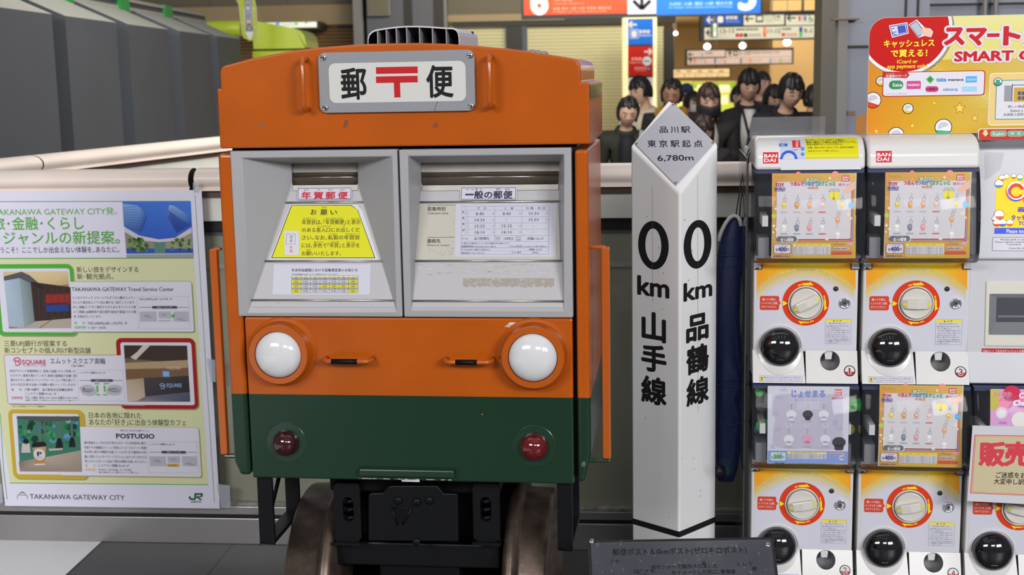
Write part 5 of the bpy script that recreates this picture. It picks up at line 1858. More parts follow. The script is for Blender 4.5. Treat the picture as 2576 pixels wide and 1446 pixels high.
def charm(sh, x, y, c, s, l, loop=True):
    """plain rounded toy charm hanging from a chain"""
    if loop:
        for i in range(6):
            sh.circ(x + 1 + i * 1.1 * s, y - 17 * s - i * 2.2 * s, .8 * s, c8(150, 150, 155), l, n=6)
            sh.circ(x - 1 - i * .7 * s + 6 * s, y - 17 * s - i * 2.4 * s, .8 * s, c8(150, 150, 155), l, n=6)
        sh.circ(x + 3 * s, y - 13 * s, 6.5 * s, c8(165, 165, 172), l, n=6, r0=4 * s)
    sh.circ(x, y, 7.5 * s, c, l + 1, ry=7 * s, n=16)
    sh.poly([(x - 5.5 * s, y + 3 * s), (x + 5.5 * s, y + 3 * s), (x + 6 * s, y + 10 * s), (x + 2 * s, y + 14 * s), (x - 3 * s, y + 14 * s), (x - 6 * s, y + 9 * s)], c, l + 1)
    sh.circ(x + .5, y + 1, 4.6 * s, tuple(min(.9, q * 1.25 + .05) for q in c), l + 2, n=12)


def sparkle(sh, x, y, r, l):
    sh.star(x, y, r, c8(235, 232, 215), l, .45, 0, 4)
    sh.star(x, y, r * .5, c8(225, 195, 90), l + 1, .45, 0, 4)


def card_yellow(F, r, vol):
    mb = MB(); mb.box(FG.px(1942, 540, CARD_W)[0], FG.px(2152.5, 540, CARD_W)[0], CARD_W, CARD_W + .0015, FG.px(2040, 650, CARD_W)[1], FG.px(2040, 436, CARD_W)[1], 'poster_back')
    cb = mb.build('display_card', r)
    mb = MB(); sh = Sheet(mb, F, (0, CARD_W, 0))
    sh.F = FG
    A1, A2_ = c8(215, 172, 80, .95), c8(212, 158, 80, .95)
    sh.poly([(1942, 436), (2152.5, 435), (2152.5, 650), (1942, 650)], [A2_, c8(218, 184, 98, .95), c8(208, 164, 62, .95), c8(208, 158, 68, .95)], 1)
    for x, y, rr, c in ((2008, 437, 6, c8(225, 140, 100)), (2101, 439, 9, c8(225, 150, 120)), (1947, 543, 6, c8(175, 200, 70)), (2139, 610, 8, c8(215, 150, 150)), (1948, 500, 5, c8(225, 150, 90))):
        sh.circ(x, y, rr, c, 2)
    for d, c in ((0, c8(90, 130, 185)), (2.2, c8(225, 140, 60)), (4.4, c8(165, 45, 75))):
        sh.rect(1955 - d * 0, 478, 2147 - d, 608 - d, c, 2 + int(d), 4)
    WH = c8(212, 208, 210, 1.0)
    sh.rect(1953, 457, 2141, 601, WH, 8, 4)
    sh.text('SKZOO', 2026, 447.5, 2061, 455.5, c8(130, 130, 120), 9, .14); sh.text('SKZOO', 2026, 447.5, 2061, 455.5, c8(232, 224, 150), 10, .02)
    for t, x0, x1, c in (('つまんで', 1988, 2022, c8(200, 60, 85)), ('つなげて', 2023, 2057, c8(60, 130, 190)), ('ますこっと', 2058, 2101, c8(70, 165, 120))):
        sh.text(t, x0, 456.5, x1, 467, c8(150, 145, 150), 9, .10); sh.text(t, x0, 456.5, x1, 467, c, 10, .035)
    sh.text('vol.2', 2032, 468, 2057, 474.5, c8(150, 145, 150), 9, .10); sh.text('vol.2', 2032, 468, 2057, 474.5, c8(225, 140, 70), 10, .03)
    sh.text('TOY', 1951, 460, 1972, 469, c8(170, 60, 110), 10, .06); sh.text('WORLD', 1948.5, 471, 1975, 478.5, c8(95, 80, 140), 10, .06); sh.line(1948, 480.5, 1975, 480.5, 1.2, c8(95, 80, 140), 10)
    for i in range(6):
        sh.line(1949 + i * 5.5, 446 + (i % 2) * 3, 1953 + i * 5.5, 442 + (i % 3) * 2, .9, c8(130, 120, 70), 3)
    bandai(sh, 2118, 441, 2136, 456, 10, 1)
    sh.circ(2113, 464, 3.4, c8(200, 60, 70), 10, r0=1.4, n=14); sh.text('ガシャポン', 2118, 460.5, 2147, 467.5, c8(205, 70, 85), 10, .02)
    for i in range(4):
        charm(sh, 1972 + 32 * i, 513, TOYS[i], .85, 10); charm(sh, 1972 + 32 * i, 570, TOYS[4 + i], .85, 10)
        for y, c in ((533.5, (170, 170, 185)), (588, (140, 160, 160))):
            sh.rect(1963 + 32 * i, y - 1.7, 1981 + 32 * i, y + 1.7, c8(*(c if i != 3 else (205, 95, 90))), 10, 1.5)
    sh.circ(2098.4, 492, 13, c8(228, 215, 60), 10); sh.circ(2097, 499, 4, c8(150, 145, 140), 11, n=8); sh.line(2098, 482, 2097, 496, 1, c8(130, 130, 120), 11)
    sh.text('すぐすぐに', 2088, 474, 2111, 477.5, c8(110, 110, 115), 10, .02, 1); sh.text('あこがれver.も！', 2085, 478.5, 2113, 482, c8(110, 110, 115), 10, .02, 1)
    for (x, y), c in zip(((2117, 512), (2107, 550), (2107, 588)), (TOYS[0], TOYS[2], TOYS[4])):
        charm(sh, x, y, c, .85, 10, y < 560)
        sh.line(x - 1, y + 13, x - 2, y + 23, 1.2, c8(160, 160, 165), 11)
    sh.poly([(2152, 452), (2152, 474), (2132, 486), (2124, 484), (2121, 478), (2134, 466)], c8(225, 180, 160), 11)
    sh.circ(2141, 516, 8, c8(95, 170, 215), 10); sh.rect(2133.5, 515.5, 2148.5, 516.6, c8(140, 200, 230), 11)
    for x, y, q in ((2087, 448.5, 5), (2134, 538, 7), (2140.5, 548.5, 4.5), (2079.5, 601.5, 5.5), (1951, 525, 5), (1946, 568, 5.5), (1953, 577, 5), (1945, 584, 4)):
        sparkle(sh, x, y, q, 12)
    sh.rect(1953, 593.5, 2007, 609.5, c8(225, 222, 222), 11, 8); sh.rect(1953, 593.5, 2005, 608.5, c8(98, 98, 104), 12, 8)
    sh.text('全16種類', 1963, 598.5, 1996, 607, (.8, .8, .82), 13, .015); sh.text('１カプセル１個入り', 1966, 594.8, 1993, 597.5, (.75, .75, .78), 13, 0, 1)
    sh.rect(1946, 613.5, 1989.5, 638, c8(80, 75, 140), 9, 4); sh.rect(1947, 614.5, 1988.5, 637, WH, 10, 4)
    sh.text('400', 1957.5, 620.5, 1978, 631.5, c8(70, 60, 130), 11, .05); sh.text('各', 1951, 624, 1956.5, 631.5, c8(70, 60, 130), 11, .02); sh.text('円', 1979, 624, 1985, 631.5, c8(70, 60, 130), 11, .02)
    sh.text('メーカー希望小売価格', 1955, 616.5, 1981, 619, c8(70, 60, 130), 11, 0, 1); sh.text('(税込)', 1963, 633, 1970, 635.5, c8(70, 60, 130), 11, 0, 1)
    sh.text('対象年齢15才以上', 1945.5, 641.5, 1988, 646.5, c8(90, 85, 130), 9, .01, 1)
    sh.rect(1994, 613, 2089, 618.3, c8(228, 212, 60), 9); sh.text('▲注 意 お買い上げ前に必ずお読みください', 2002, 614, 2086, 617.5, c8(90, 80, 40), 10, 0, 1)
    sh.rect(1993.5, 618.5, 2089, 640, WH, 9)
    for i in range(5):
        sh.text('●本商品の対象年齢は15才以上です｡小さな部品があります｡誤って飲み込', 1995, 619.5 + i * 4, 2087, 622.8 + i * 4, c8(190, 80, 70) if i == 0 else c8(80, 80, 95), 10, 0, 1)
    sh.rect(1993.5, 641, 2089, 646.5, c8(190, 165, 60), 9)
    sh.rect(2094, 620, 2136.5, 629, c8(190, 90, 100), 9, 3); sh.rect(2094.8, 620.8, 2135.7, 628.2, WH, 10, 3); sh.text('BANDAI NAMCO', 2097, 622.3, 2133, 626.7, c8(60, 45, 55), 11, .03)
    sh.rect(2092, 632, 2143, 640, c8(195, 75, 45), 9)
    sh.text('SKZOO ALL RIGHTS RESERVED', 2095, 613, 2125, 615.3, c8(110, 90, 40), 9, 0, 1)
    mb.build('card_print', cb)['label'] = 'yellow printed card showing eight hanging charms'


def card_lavender(F, r):
    u0, u1 = F.px(1931, 1068, CARD_W)[0], F.px(2135, 1068, CARD_W)[0]
    z0, z1 = F.px(2030, 1166, CARD_W)[1], F.px(2030, 971.5, CARD_W)[1]
    mb = MB(); mb.box(u0, u1, CARD_W, CARD_W + .0015, z0, z1, 'poster_back')
    cb = mb.build('display_card', r)
    mb = MB(); sh = Sheet(mb, F, (0, CARD_W, 0))
    WH = c8(204, 204, 214, 1.0)
    sh.poly([(1931, 971.5), (2135, 972.5), (2133, 1166), (1931, 1166)], WH, 1)
    sh.poly([(1931, 1133), (2133.5, 1135), (2133, 1166), (1931, 1166)], c8(125, 145, 200), 2)
    LV = c8(186, 181, 196, 1.0)
    sh.poly([(1945, 1010), (1950, 995), (1968, 991), (2020, 990), (2100, 992), (2118, 1004), (2122, 1050), (2119, 1085), (2122, 1120), (2108, 1130), (2070, 1131), (2020, 1127), (1985, 1130), (1955, 1125), (1943, 1108), (1946, 1080), (1950, 1055), (1944, 1035)], LV, 2)
    TB = c8(120, 135, 195)
    sh.text('じょせまる', 1992, 980, 2075, 999.5, TB, 4, .045); sh.text('めじるしアクセサリー', 1999, 1003.5, 2073, 1009, c8(140, 150, 200), 4, .01)
    bandai(sh, 2100, 979, 2117.5, 995, 4, 1)
    sh.circ(2096, 1001.5, 3.3, c8(205, 60, 70), 4, r0=1.4, n=14); sh.text('ガシャポン', 2100, 998, 2127, 1005, c8(205, 70, 85), 4, .02)
    for x, y, c in ((1990.5, 1042, c8(205, 205, 212)), (2032, 1042, c8(58, 57, 60)), (2072, 1042, c8(206, 206, 212)), (1984, 1104, c8(208, 208, 214)), (2031, 1104, c8(205, 150, 175)), (2076, 1104, c8(206, 206, 212))):
        sh.circ(x, y - 36, 7, c8(205, 203, 216), 3, r0=6); sh.line(x + 1, y - 27, x, y - 14, 2.2, c8(150, 148, 150), 4)
        sh.circ(x, y, 13, c, 5, ry=11); sh.rect(x - 7, y + 5, x + 7, y + 15, c, 5, 4)
        d = tuple(q * .8 for q in c)
        sh.text('じょせまる', x - 10, y + 18, x + 9, y + 21, c8(90, 90, 100), 5, 0, 1)
    sh.circ(2110.5, 1112, 17, c8(52, 51, 54), 6, ry=14); sh.rect(2099, 1117, 2122, 1132, c8(52, 51, 54), 6, 6)
    for x, y in ((1972, 980), (1949, 1040), (2112, 1078), (2101, 1025), (1958, 1080), (1962, 1000)):
        for dx, dy, q in ((-5, 1, 4), (0, -2, 5), (5, 1, 4)):
            sh.circ(x + dx, y + dy, q, c8(150, 155, 200), 3, r0=q - .7, n=14)
    for x, y in ((2102, 1062), (1944, 1122)):
        for i in range(5):
            a, b = 2 * math.pi * i / 5, 2 * math.pi * (i + 2) / 5
            sh.line(x + 9 * math.sin(a), y - 9 * math.cos(a), x + 9 * math.sin(b), y - 9 * math.cos(b), .6, c8(130, 140, 195), 3)
    GN = c8(40, 140, 100)
    sh.rect(1937, 1136, 1977.5, 1159, GN, 4, 3); sh.rect(1938, 1137, 1976.5, 1158, WH, 5, 3)
    sh.text('300', 1946.5, 1142.5, 1966.5, 1153, GN, 6, .05); sh.text('各', 1940.5, 1146, 1945.5, 1153, GN, 6, .02); sh.text('円', 1967.5, 1146, 1973, 1153, GN, 6, .02)
    sh.text('メーカー希望小売価格', 1946, 1139, 1969, 1141.5, GN, 6, 0, 1)
    sh.rect(1980, 1136, 2079, 1154, WH, 4); sh.rect(1980, 1136, 2079, 1141, c8(215, 200, 110), 5)
    sh.text('▲ 注 意 お買い上げ前に必ずお読みください', 1990, 1136.8, 2055, 1140.2, c8(90, 80, 40), 6, 0, 1)
    for i in range(3):
        sh.text('●本商品の対象年齢は15才以上です｡小さな部品があります｡誤って飲み込', 1981, 1142 + i * 4, 2078, 1145 + i * 4, c8(80, 80, 95), 6, 0, 1)
    sh.rect(2084, 1138, 2124.5, 1145, c8(190, 100, 115), 4, 2); sh.rect(2084.8, 1138.8, 2123.7, 1144.2, WH, 5, 2); sh.text('BANDAI NAMCO', 2087, 1139.8, 2121, 1143.2, c8(60, 45, 55), 6, .03)
    sh.star(2117, 1150.5, 8, WH, 4, .8, 0, 12); sh.text('全6種', 2111, 1147.5, 2123, 1153, c8(90, 110, 170), 5, .02)
    sh.text('対象年齢', 1947, 1162.5, 1973, 1166, c8(60, 75, 125), 4, .02, 1)
    mb.build('card_print', cb)['label'] = 'pale lavender printed card with six plush charms'


def card_pink(F, r):
    u0, u1 = F.px(2491, 1060, CARD_W)[0] , F.px(2700, 1060, CARD_W)[0]
    z0, z1 = F.px(2560, 1180, CARD_W)[1], F.px(2560, 979, CARD_W)[1]
    mb = MB(); mb.box(u0, u1, CARD_W, CARD_W + .0015, z0, z1, 'poster_back')
    cb = mb.build('display_card', r)
    mb = MB(); sh = Sheet(mb, F, (0, CARD_W, 0))
    sh.poly([(2491, 979), (2700, 979), (2700, 1180), (2491, 1180)], [c8(215, 150, 195), c8(220, 150, 190), c8(205, 175, 215), c8(205, 170, 210)], 1)
    sh.poly([(2491, 979), (2516, 979), (2513, 1030), (2491, 1030)], c8(195, 180, 80), 2)
    for x, y, q, c in ((2545, 990, 22, (200, 50, 85)), (2530, 1012, 18, (225, 130, 165)), (2575, 1010, 20, (220, 120, 160)), (2560, 1030, 24, (215, 165, 205))):
        sh.circ(x, y, q, c8(*c), 3)
    sh.text('ちいかわ', 2501, 984, 2545, 997, c8(225, 185, 205), 5, .05); sh.text('ちいかわ', 2501, 984, 2545, 997, c8(195, 110, 150), 6, .01)
    sh.text('Charm', 2549, 1006, 2600, 1019, c8(235, 225, 235), 6, .05); sh.text('Collection', 2564, 987, 2640, 1001, c8(235, 225, 235), 6, .05)
    sh.circ(2519, 1038, 16, c8(225, 190, 215), 5); sh.circ(2519, 1040, 11, c8(225, 222, 220), 6)
    sh.circ(2566, 1056, 22, c8(226, 222, 214), 6)
    sh.rect(2513, 1060, 2533, 1066, c8(185, 120, 190), 5, 3)
    mb.build('card_print', cb)['label'] = 'pink printed card'


LBL = {
    (0, 1): 'capsule toy machine with a yellow out of stock notice on its lid, badge number one',
    (0, 0): 'capsule toy machine with a pale lavender card and green capsules, badge number two',
    (1, 1): 'capsule toy machine with badge number three, under the yellow header sign',
    (1, 0): 'capsule toy machine with badge number four and a yellow charm card',
    (2, 0): 'capsule toy machine half hidden by the paper sale notice, with a pink card',
}
MACH = {}
for (i, j), num, ang in (((0, 1), '1', 28), ((1, 1), '3', 0), ((0, 0), '2', 10), ((1, 0), '4', 12), ((2, 0), '6', -12)):
    src = MACH.get((0, j))
    M = None if src else build_machine(num, ang, j == 1)
    if M is None:
        # copy every part of the first machine of the row, then give the copy its own badge and dial angle
        M = src.copy(); COL.objects.link(M)
        for ch in list(src.children):
            if ch.name.split('.')[0] in ('brand_sticker', 'lid_notice', 'display_card', 'number_badge'):
                continue
            c = dup(ch, M)
            if ch.name.split('.')[0] == 'dial':
                c.rotation_euler = (0, math.radians(-ang), 0)
        A_ = Vector((0, -.001, v_lip)); B_ = Vector((0, -.032, v_bot))
        mb = MB(); sh = Sheet(mb, FG, B_, (1, 0, 0), A_ - B_, 'ink_gloss')
        sh.circ(2137.4, 932.7, 14.3, c8(30, 30, 34), 3, n=36); sh.circ(2137.4, 932.7, 12, c8(205, 205, 208), 4, n=36); sh.circ(2137.4, 932.7, 12, c8(165, 45, 35), 5, n=20, a0=190, a1=350)
        if num != '6':
            sh.text(num, 2133, 924, 2142, 941, (.8, .8, .82), 6, .07, 4); sh.text(num, 2133, 924, 2142, 941, c8(150, 30, 30), 7, .02, 4)
        mb.build('number_badge', M)
    off = FG.M.to_3x3() @ Vector((DU * i, 0, 0))
    M.location = FG.O + off + Vector((0, 0, DV * (j - 1)))
    M['label'] = LBL[(i, j)]
    MACH[(i, j)] = M
    Fi = Frame(M.location, GYAW)
    if j == 1:
        brand_mark(FG, M)
    if (i, j) == (0, 0):
        card_lavender(Fi, M)
    elif (i, j) == (2, 0):
        card_pink(Fi, M)
    else:
        card_yellow(FG, M, 2)
# the lid notice of the first machine
mb = MB(); sh = Curved(mb, FG, (0, 0, 0), m='ink_gloss')
sh.rect(1960, 346, 2166, 426, c8(212, 212, 218, 1.02), 1)
sh.rect(1961, 350, 2029, 400, c8(190, 196, 214, 1.02), 2)
sh.circ(1984, 400, 22, c8(45, 90, 190), 3, r0=15, a0=0, a1=180); sh.circ(1984, 400, 15, c8(200, 200, 208), 3, a0=0, a1=180)
sh.rect(1959, 361, 1981, 368, c8(60, 100, 180), 3); sh.text('イン投入', 1960, 362, 1974, 367, WHITE, 4, .02)
sh.circ(2000, 370, 9, c8(150, 150, 152), 3); sh.rect(1992, 353, 2014, 371, c8(205, 50, 40), 4); sh.text('う', 2002, 353.5, 2008, 358, WHITE, 5, .02); sh.text('り', 2002, 357.5, 2008, 362, WHITE, 5, .02); sh.text('き', 2002, 361.5, 2008, 366, WHITE, 5, .02); sh.text('れ', 2002, 365.5, 2008, 370.5, WHITE, 5, .02)
for y in (374, 388):
    sh.circ(2019, y, 4.5, c8(60, 110, 190), 3, r0=1.6)
sh.rect(2023, 347, 2160, 398, c8(228, 222, 26, .9), 3)
for t, x0, y0, x1 in (('売り切れシャッターが出ている場合は､', 2026, 350, 2126), ('機械の構造上､什器内に商品が残っていても､', 2027.5, 355, 2154), ('商品を販売することができません｡', 2029, 360.5, 2120), ('お問い合わせをいただいても､対応は出来か', 2031, 368.5, 2150), ('ねますので､ご了承ください｡', 2033, 377, 2110)):
    sh.text(t, x0, y0, x1, y0 + 4.6, c8(50, 45, 30), 4, .012, 1)
mb.build('lid_notice', MACH[(0, 1)])['label'] = 'yellow and white notice sticker on the lid'
# capsules inside the lavender machine
mat('shell_green', c8(50, 200, 70), .2, coat=.5)
mat('shell_dark', c8(75, 68, 68), .25, coat=.5)
mat('shell_yellow', c8(165, 160, 40), .2, coat=.5)
mat('shell_blue', c8(40, 90, 160), .2, coat=.5)
F_lo = Frame(MACH[(0, 0)].location, GYAW)
for x, y, rr, m, lb in ((1917, 1023, 15, 'shell_dark', 'dark grey toy capsule behind the lavender card'), (1920, 1071, 20, 'shell_green', 'bright green toy capsule low at the left of the lavender card'), (1910, 1079, 15, 'shell_blue', 'blue toy capsule beside the green one in the lavender card machine'),
                        (2142, 1017, 20, 'shell_green', 'bright green toy capsule at the right of the lavender card'), (2137, 1079, 15, 'shell_yellow', 'olive yellow toy capsule low at the right of the lavender card'), (1912, 985, 14, 'shell_green', 'green toy capsule at the top left inside the lavender card machine')):
    w_ = .0 if m != 'shell_blue' else .03
    p = F_lo.pt(x, y, w_)
    wp_ = F_lo.M @ p
    R = rr * KM * 1.13
    c = thing('toy_capsule', wp_, lb, 'toy capsule', 'toy capsules')
    mb = MB(); mb.lathe([(R * math.cos(t), R * math.sin(t)) for t in [math.pi / 2 * i / 8 for i in range(9)]], (0, 0, 0), (.2, -.3, -.9), m, 22); mb.build('capsule_base', c)
    mb = MB(); mb.lathe([(R * 1.02, -.001), (R * 1.02, .002)] + [(R * math.cos(t), R * math.sin(t)) for t in [math.pi / 2 * i / 8 for i in range(9)]], (0, 0, 0), (-.2, .3, .9), m, 22); mb.build('capsule_lid', c)

# stand under the machines; a guard of white post and clear sheet at their side
zlow = v_bot - DV
mb = MB(); mb.box(u_l - .004, u_r + 2 * DU + .004, .02, MBODY, 0, zlow - .001, 'machine_white'); o = mb.build('machine_stand', None, .004); o.matrix_world = FG.M
tag(o, 'white plinth under the lower row of capsule machines', 'stand')
sg = thing('side_guard', FG, 'clear plastic side guard with a white corner post between net and machines', 'guard')
a, z1 = FG.px(1874, 369, .30); b = FG.px(1886, 369, .30)[0]
mb = MB(); mb.box(a, b, .30, .36, 0, z1, 'clip_white'); mb.build('corner_post', sg, .004)
mb = MB(); mb.box(u_l - .022, u_l - .019, -.02, .36, .0, v_t - .05, 'clear_film'); mb.build('clear_panel', sg)
a, z1 = FG.px(1886, 295, .2); b, z0 = FG.px(2076, 345, .2)
mb = MB(); mb.box(a, b, .2, .203, z0, z1, 'clear_film'); tag(mb.build('clear_sheet'), 'clear plastic sheet standing on the lid of the machine with the yellow notice', 'plastic sheet')
o = bpy.data.objects['clear_sheet']; o.matrix_world = FG.M
a, z1 = FG.px(2105, 292, .3); b, z0 = FG.px(2168, 350, .3)
mb = MB(); mb.box(a, b, .3, .303, z0, z1, 'clear_film'); o = tag(mb.build('clear_sheet'), 'short clear plastic sheet beside the orange flange of the header sign', 'plastic sheet'); o.matrix_world = FG.M

# ------------------------------------------------------------------ cashless payment unit (third column)
mat('unit_white', c8(196, 196, 202, 1.05), .35, coat=.2, dirt=.02)
mat('unit_grey', c8(105, 108, 114), .35)
mat('unit_dark', c8(70, 72, 78), .25)
mat('bezel_cream', c8(205, 202, 190, 1.1), .45)
un = thing('payment_unit', FG, 'white cashless payment unit with a touch screen beside machine number three', 'payment terminal')
x0 = u_l + 2 * DU - .016
x1 = x0 + .30
zt, zm = FG.px(2520, 377)[1], FG.px(2520, 655)[1]
mb = MB()
mb.prism([(.02, v_bot), (-.018, v_bot), (-.002, v_lip), (.012, zm), (-.004, zm + .004), (.03, zt), (.36, zt), (.36, v_bot)], x0, x1, 'unit_white', axis='x')
mb.build('casing', un, .004, 2)
A, B = Vector((0, -.004, zm + .004)), Vector((0, .03, zt))
e = B - A
mb = MB(); sh = Sheet(mb, FG, A, (1, 0, 0), e, 'ink_lit')
sh.poly([(2507, 441), (2700, 441), (2700, 588), (2501, 588)], c8(232, 190, 40, 1), 2)
sh.poly([(2502, 573), (2700, 573), (2700, 588), (2501, 588)], c8(55, 80, 200, 1), 3)
sh.text('Please touch the screen', 2532, 575.5, 2640, 585.5, (.85, .85, .9), 4)
def ballp(sh, x, y, r, half, l, rot=200, m=None):
    sh.circ(x, y, r, c8(35, 32, 35), l); sh.circ(x, y, r - max(.9, r * .09), c8(225, 225, 230), l + 1)
    sh.circ(x, y, r - max(.9, r * .09), half, l + 2, a0=rot, a1=rot + 140)
    sh.circ(x - r * .3, y - r * .3, r * .5, c8(200, 200, 210), l + 3, n=12)
for x, y, r, c in ((2513, 462, 11, c8(70, 120, 200)), (2520, 448, 8, c8(215, 90, 40)), (2532, 444, 7, c8(225, 190, 50)), (2550, 443, 7, c8(215, 90, 40)), (2566, 446, 8, c8(60, 170, 150)), (2513, 540, 13, c8(215, 90, 40)), (2508, 562, 10, c8(210, 60, 50)), (2522, 562, 10, c8(60, 90, 200)), (2540, 568, 9, c8(215, 90, 40)), (2503, 550, 8, c8(210, 60, 50))):
    if y < 572:
        ballp(sh, x, min(y, 560), r, c, 4)
sh.circ(2556, 482, 26, c8(190, 60, 40), 9, r0=13, a0=20, a1=330); sh.circ(2556, 480, 24, c8(220, 220, 230), 10, r0=20, a0=20, a1=330); sh.circ(2556, 484, 23, c8(60, 80, 190), 10, r0=19, a0=150, a1=300)
sh.text('A', 2576, 470, 2600, 505, c8(200, 80, 40), 10, .08)
sh.text('画面を', 2561, 520, 2610, 533, c8(60, 60, 170), 10, .03); sh.text('タッチしてね', 2544, 540, 2620, 554, c8(60, 60, 170), 10, .03); sh.text('TOUCH', 2562, 556, 2610, 566, c8(60, 60, 170), 10, .02)
sc = mb.build('touch_screen', un)
sc['label'] = 'lit yellow touch screen'
mb = MB(); sh = Sheet(mb, FG, A, (1, 0, 0), e, 'ink')
sh.poly([(2497, 597), (2700, 597), (2700, 632), (2495.5, 631)], c8(90, 90, 130), 2); sh.poly([(2498, 598), (2700, 598), (2700, 631), (2496.5, 630)], c8(200, 200, 210, 1.2), 3)
for t, a, y, b in (('Machine fault or cannot accept', 2517, 600, 2610), ('Please call the customer service', 2504, 606, 2610), ('℡.0120-358-140', 2533, 612.5, 2568), ('Device No.GBI', 2539, 622, 2580)):
    sh.text(t, a, y, b, y + 4.2, c8(50, 50, 60), 4, .01, 1)
mb.build('info_label', un)['label'] = 'small printed information label'
mb = MB(); sh = Sheet(mb, FG, A, (1, 0, 0), e, 'ink')
sh.poly([(2478, 382), (2526, 384), (2517, 425), (2478, 455), (2476, 400)], c8(184, 184, 188, 1.15), 1)
mb.build('tape', un)['label'] = 'strip of translucent tape'
p, q = FG.px(2477, 707, .006), FG.px(2640, 872, .0)
C, D = Vector((0, -.002, v_lip)), Vector((0, .012, zm))
def face(x, z, h=0):
    t = (z - C.z) / (D.z - C.z)
    return (x, C.y + (D.y - C.y) * t - h, z)
xa, xb = FG.px(2478, 790, .003)[0], FG.px(2478, 790, .003)[0] + .17
za, zb_ = FG.px(2500, 870, .0)[1], FG.px(2500, 707, .008)[1]
mb = MB(); mb.hexa([face(xa, za, -.002), face(xb, za, -.002), face(xb, zb_, -.002), face(xa, zb_, -.002)], [face(xa, za, .004), face(xb, za, .004), face(xb, zb_, .004), face(xa, zb_, .004)], 'bezel_cream')
bz = mb.build('dispenser_bezel', un, .003)
xc, xd_ = FG.px(2488, 790, .003)[0], xb - .012
zc, zd = FG.px(2500, 840, 0)[1], FG.px(2500, 738, .006)[1]
mb = MB()
r_ = [(xc, zc), (xd_, zc), (xd_, zd), (xc, zd)]
g_ = .016
r2_ = [(xc + g_, zc + g_ * 1.9), (xd_ - g_, zc + g_ * 1.9), (xd_ - g_, zd - g_ * .6), (xc + g_, zd - g_ * .6)]
V = [face(x, z, .0048) for x, z in r_] + [face(x, z, -.0) for x, z in r2_] 
V = [face(x, z, .0062) for x, z in r_] + [face(x, z, .0045) for x, z in r2_]
mb.add(V, [(i, (i + 1) % 4, 4 + (i + 1) % 4, 4 + i) for i in range(4)], 'unit_grey')
mb.add(V[4:], [(0, 1, 2, 3)], 'unit_dark')
z2 = zc + (zd - zc) * .42
mb.hexa([face(xc + g_ + .004, z2, .0046), face(xd_ - g_ - .004, z2, .0046), face(xd_ - g_ - .004, z2 + .005, .0046), face(xc + g_ + .004, z2 + .005, .0046)], [face(xc + g_ + .004, z2, .0056), face(xd_ - g_ - .004, z2, .0056), face(xd_ - g_ - .004, z2 + .005, .0056), face(xc + g_ + .004, z2 + .005, .0056)], 'unit_grey')
mb.build('dispenser_door', un)['label'] = 'smoked grey dispenser flap'


def ic_logos(sh, x0, y0, s, l, full=True):
    """row of transit card marks: x0,y0 top-left, s scale"""
    X = lambda v: x0 + v * s
    Y = lambda v: y0 + v * s
    sh.rect(X(0), Y(9), X(36), Y(31), c8(60, 140, 90), l, 11 * s)
    sh.text('Suica', X(9), Y(15), X(33), Y(24), (.75, .8, .75), l + 1, .03)
    for i in range(9):
        sh.circ(X(3 + (i % 3) * 3), Y(14 + (i // 3) * 5), .9 * s, c8(25, 60, 40), l + 1, n=6)
    sh.rect(X(44.5), Y(10), X(80), Y(30.5), c8(205, 70, 140), l, 3 * s); sh.text('PASMO', X(48), Y(17), X(76.5), Y(23), (.8, .75, .8), l + 1, .04)
    sh.poly([(X(93), Y(6)), (X(103.5), Y(-4)), (X(114), Y(6)), (X(103.5), Y(17))], c8(95, 175, 90), l); sh.circ(X(103.5), Y(6.5), 5.5 * s, c8(60, 140, 70), l + 1)
    sh.text('toica', X(120), Y(1), X(144), Y(11), c8(80, 150, 215), l, .06)
    sh.text('manaca', X(149), Y(3), X(187.5), Y(9.5), c8(45, 45, 55), l, .03)
    sh.rect(X(193), Y(-2), X(221), Y(14), c8(85, 170, 225), l); sh.text('ICOCA', X(197), Y(3.5), X(218), Y(9), (.75, .8, .85), l + 1, .03)
    for i in range(3):
        sh.circ(X(99.5 + i * 8.5), Y(30.5), 8 * s, c8(210, 80, 130), l)
    sh.text('SUGOCA', X(94), Y(27.5), X(123), Y(33), c8(95, 25, 60), l + 1, .03)
    sh.text('nimoca', X(136.5), Y(26), X(173), Y(35), c8(70, 130, 200), l, .02)
    sh.rect(X(184), Y(24.5), X(221), Y(36.5), c8(150, 200, 230), l); sh.text('はやかけん', X(188), Y(27.5), X(217), Y(33.5), c8(185, 215, 235), l + 1, .03)


mb = MB(); sh = Sheet(mb, FG, C, (1, 0, 0), D - C, 'ink_gloss')
sh.rect(2469, 877, 2720, 919, c8(185, 45, 45), 1); sh.rect(2471, 888, 2718, 917, c8(208, 206, 218, 1.15), 2)
sh.text('交通系ICカード', 2472, 880, 2500, 885.5, (.75, .7, .72), 2, .01); sh.text('これらのキャッシュレス決済がお使いいただけます', 2504, 879.5, 2640, 886, (.8, .78, .8), 2, .02)
ic_logos(sh, 2477, 895, .63, 3)
mb.build('payment_sticker', un)['label'] = 'red bordered sticker of accepted cards'

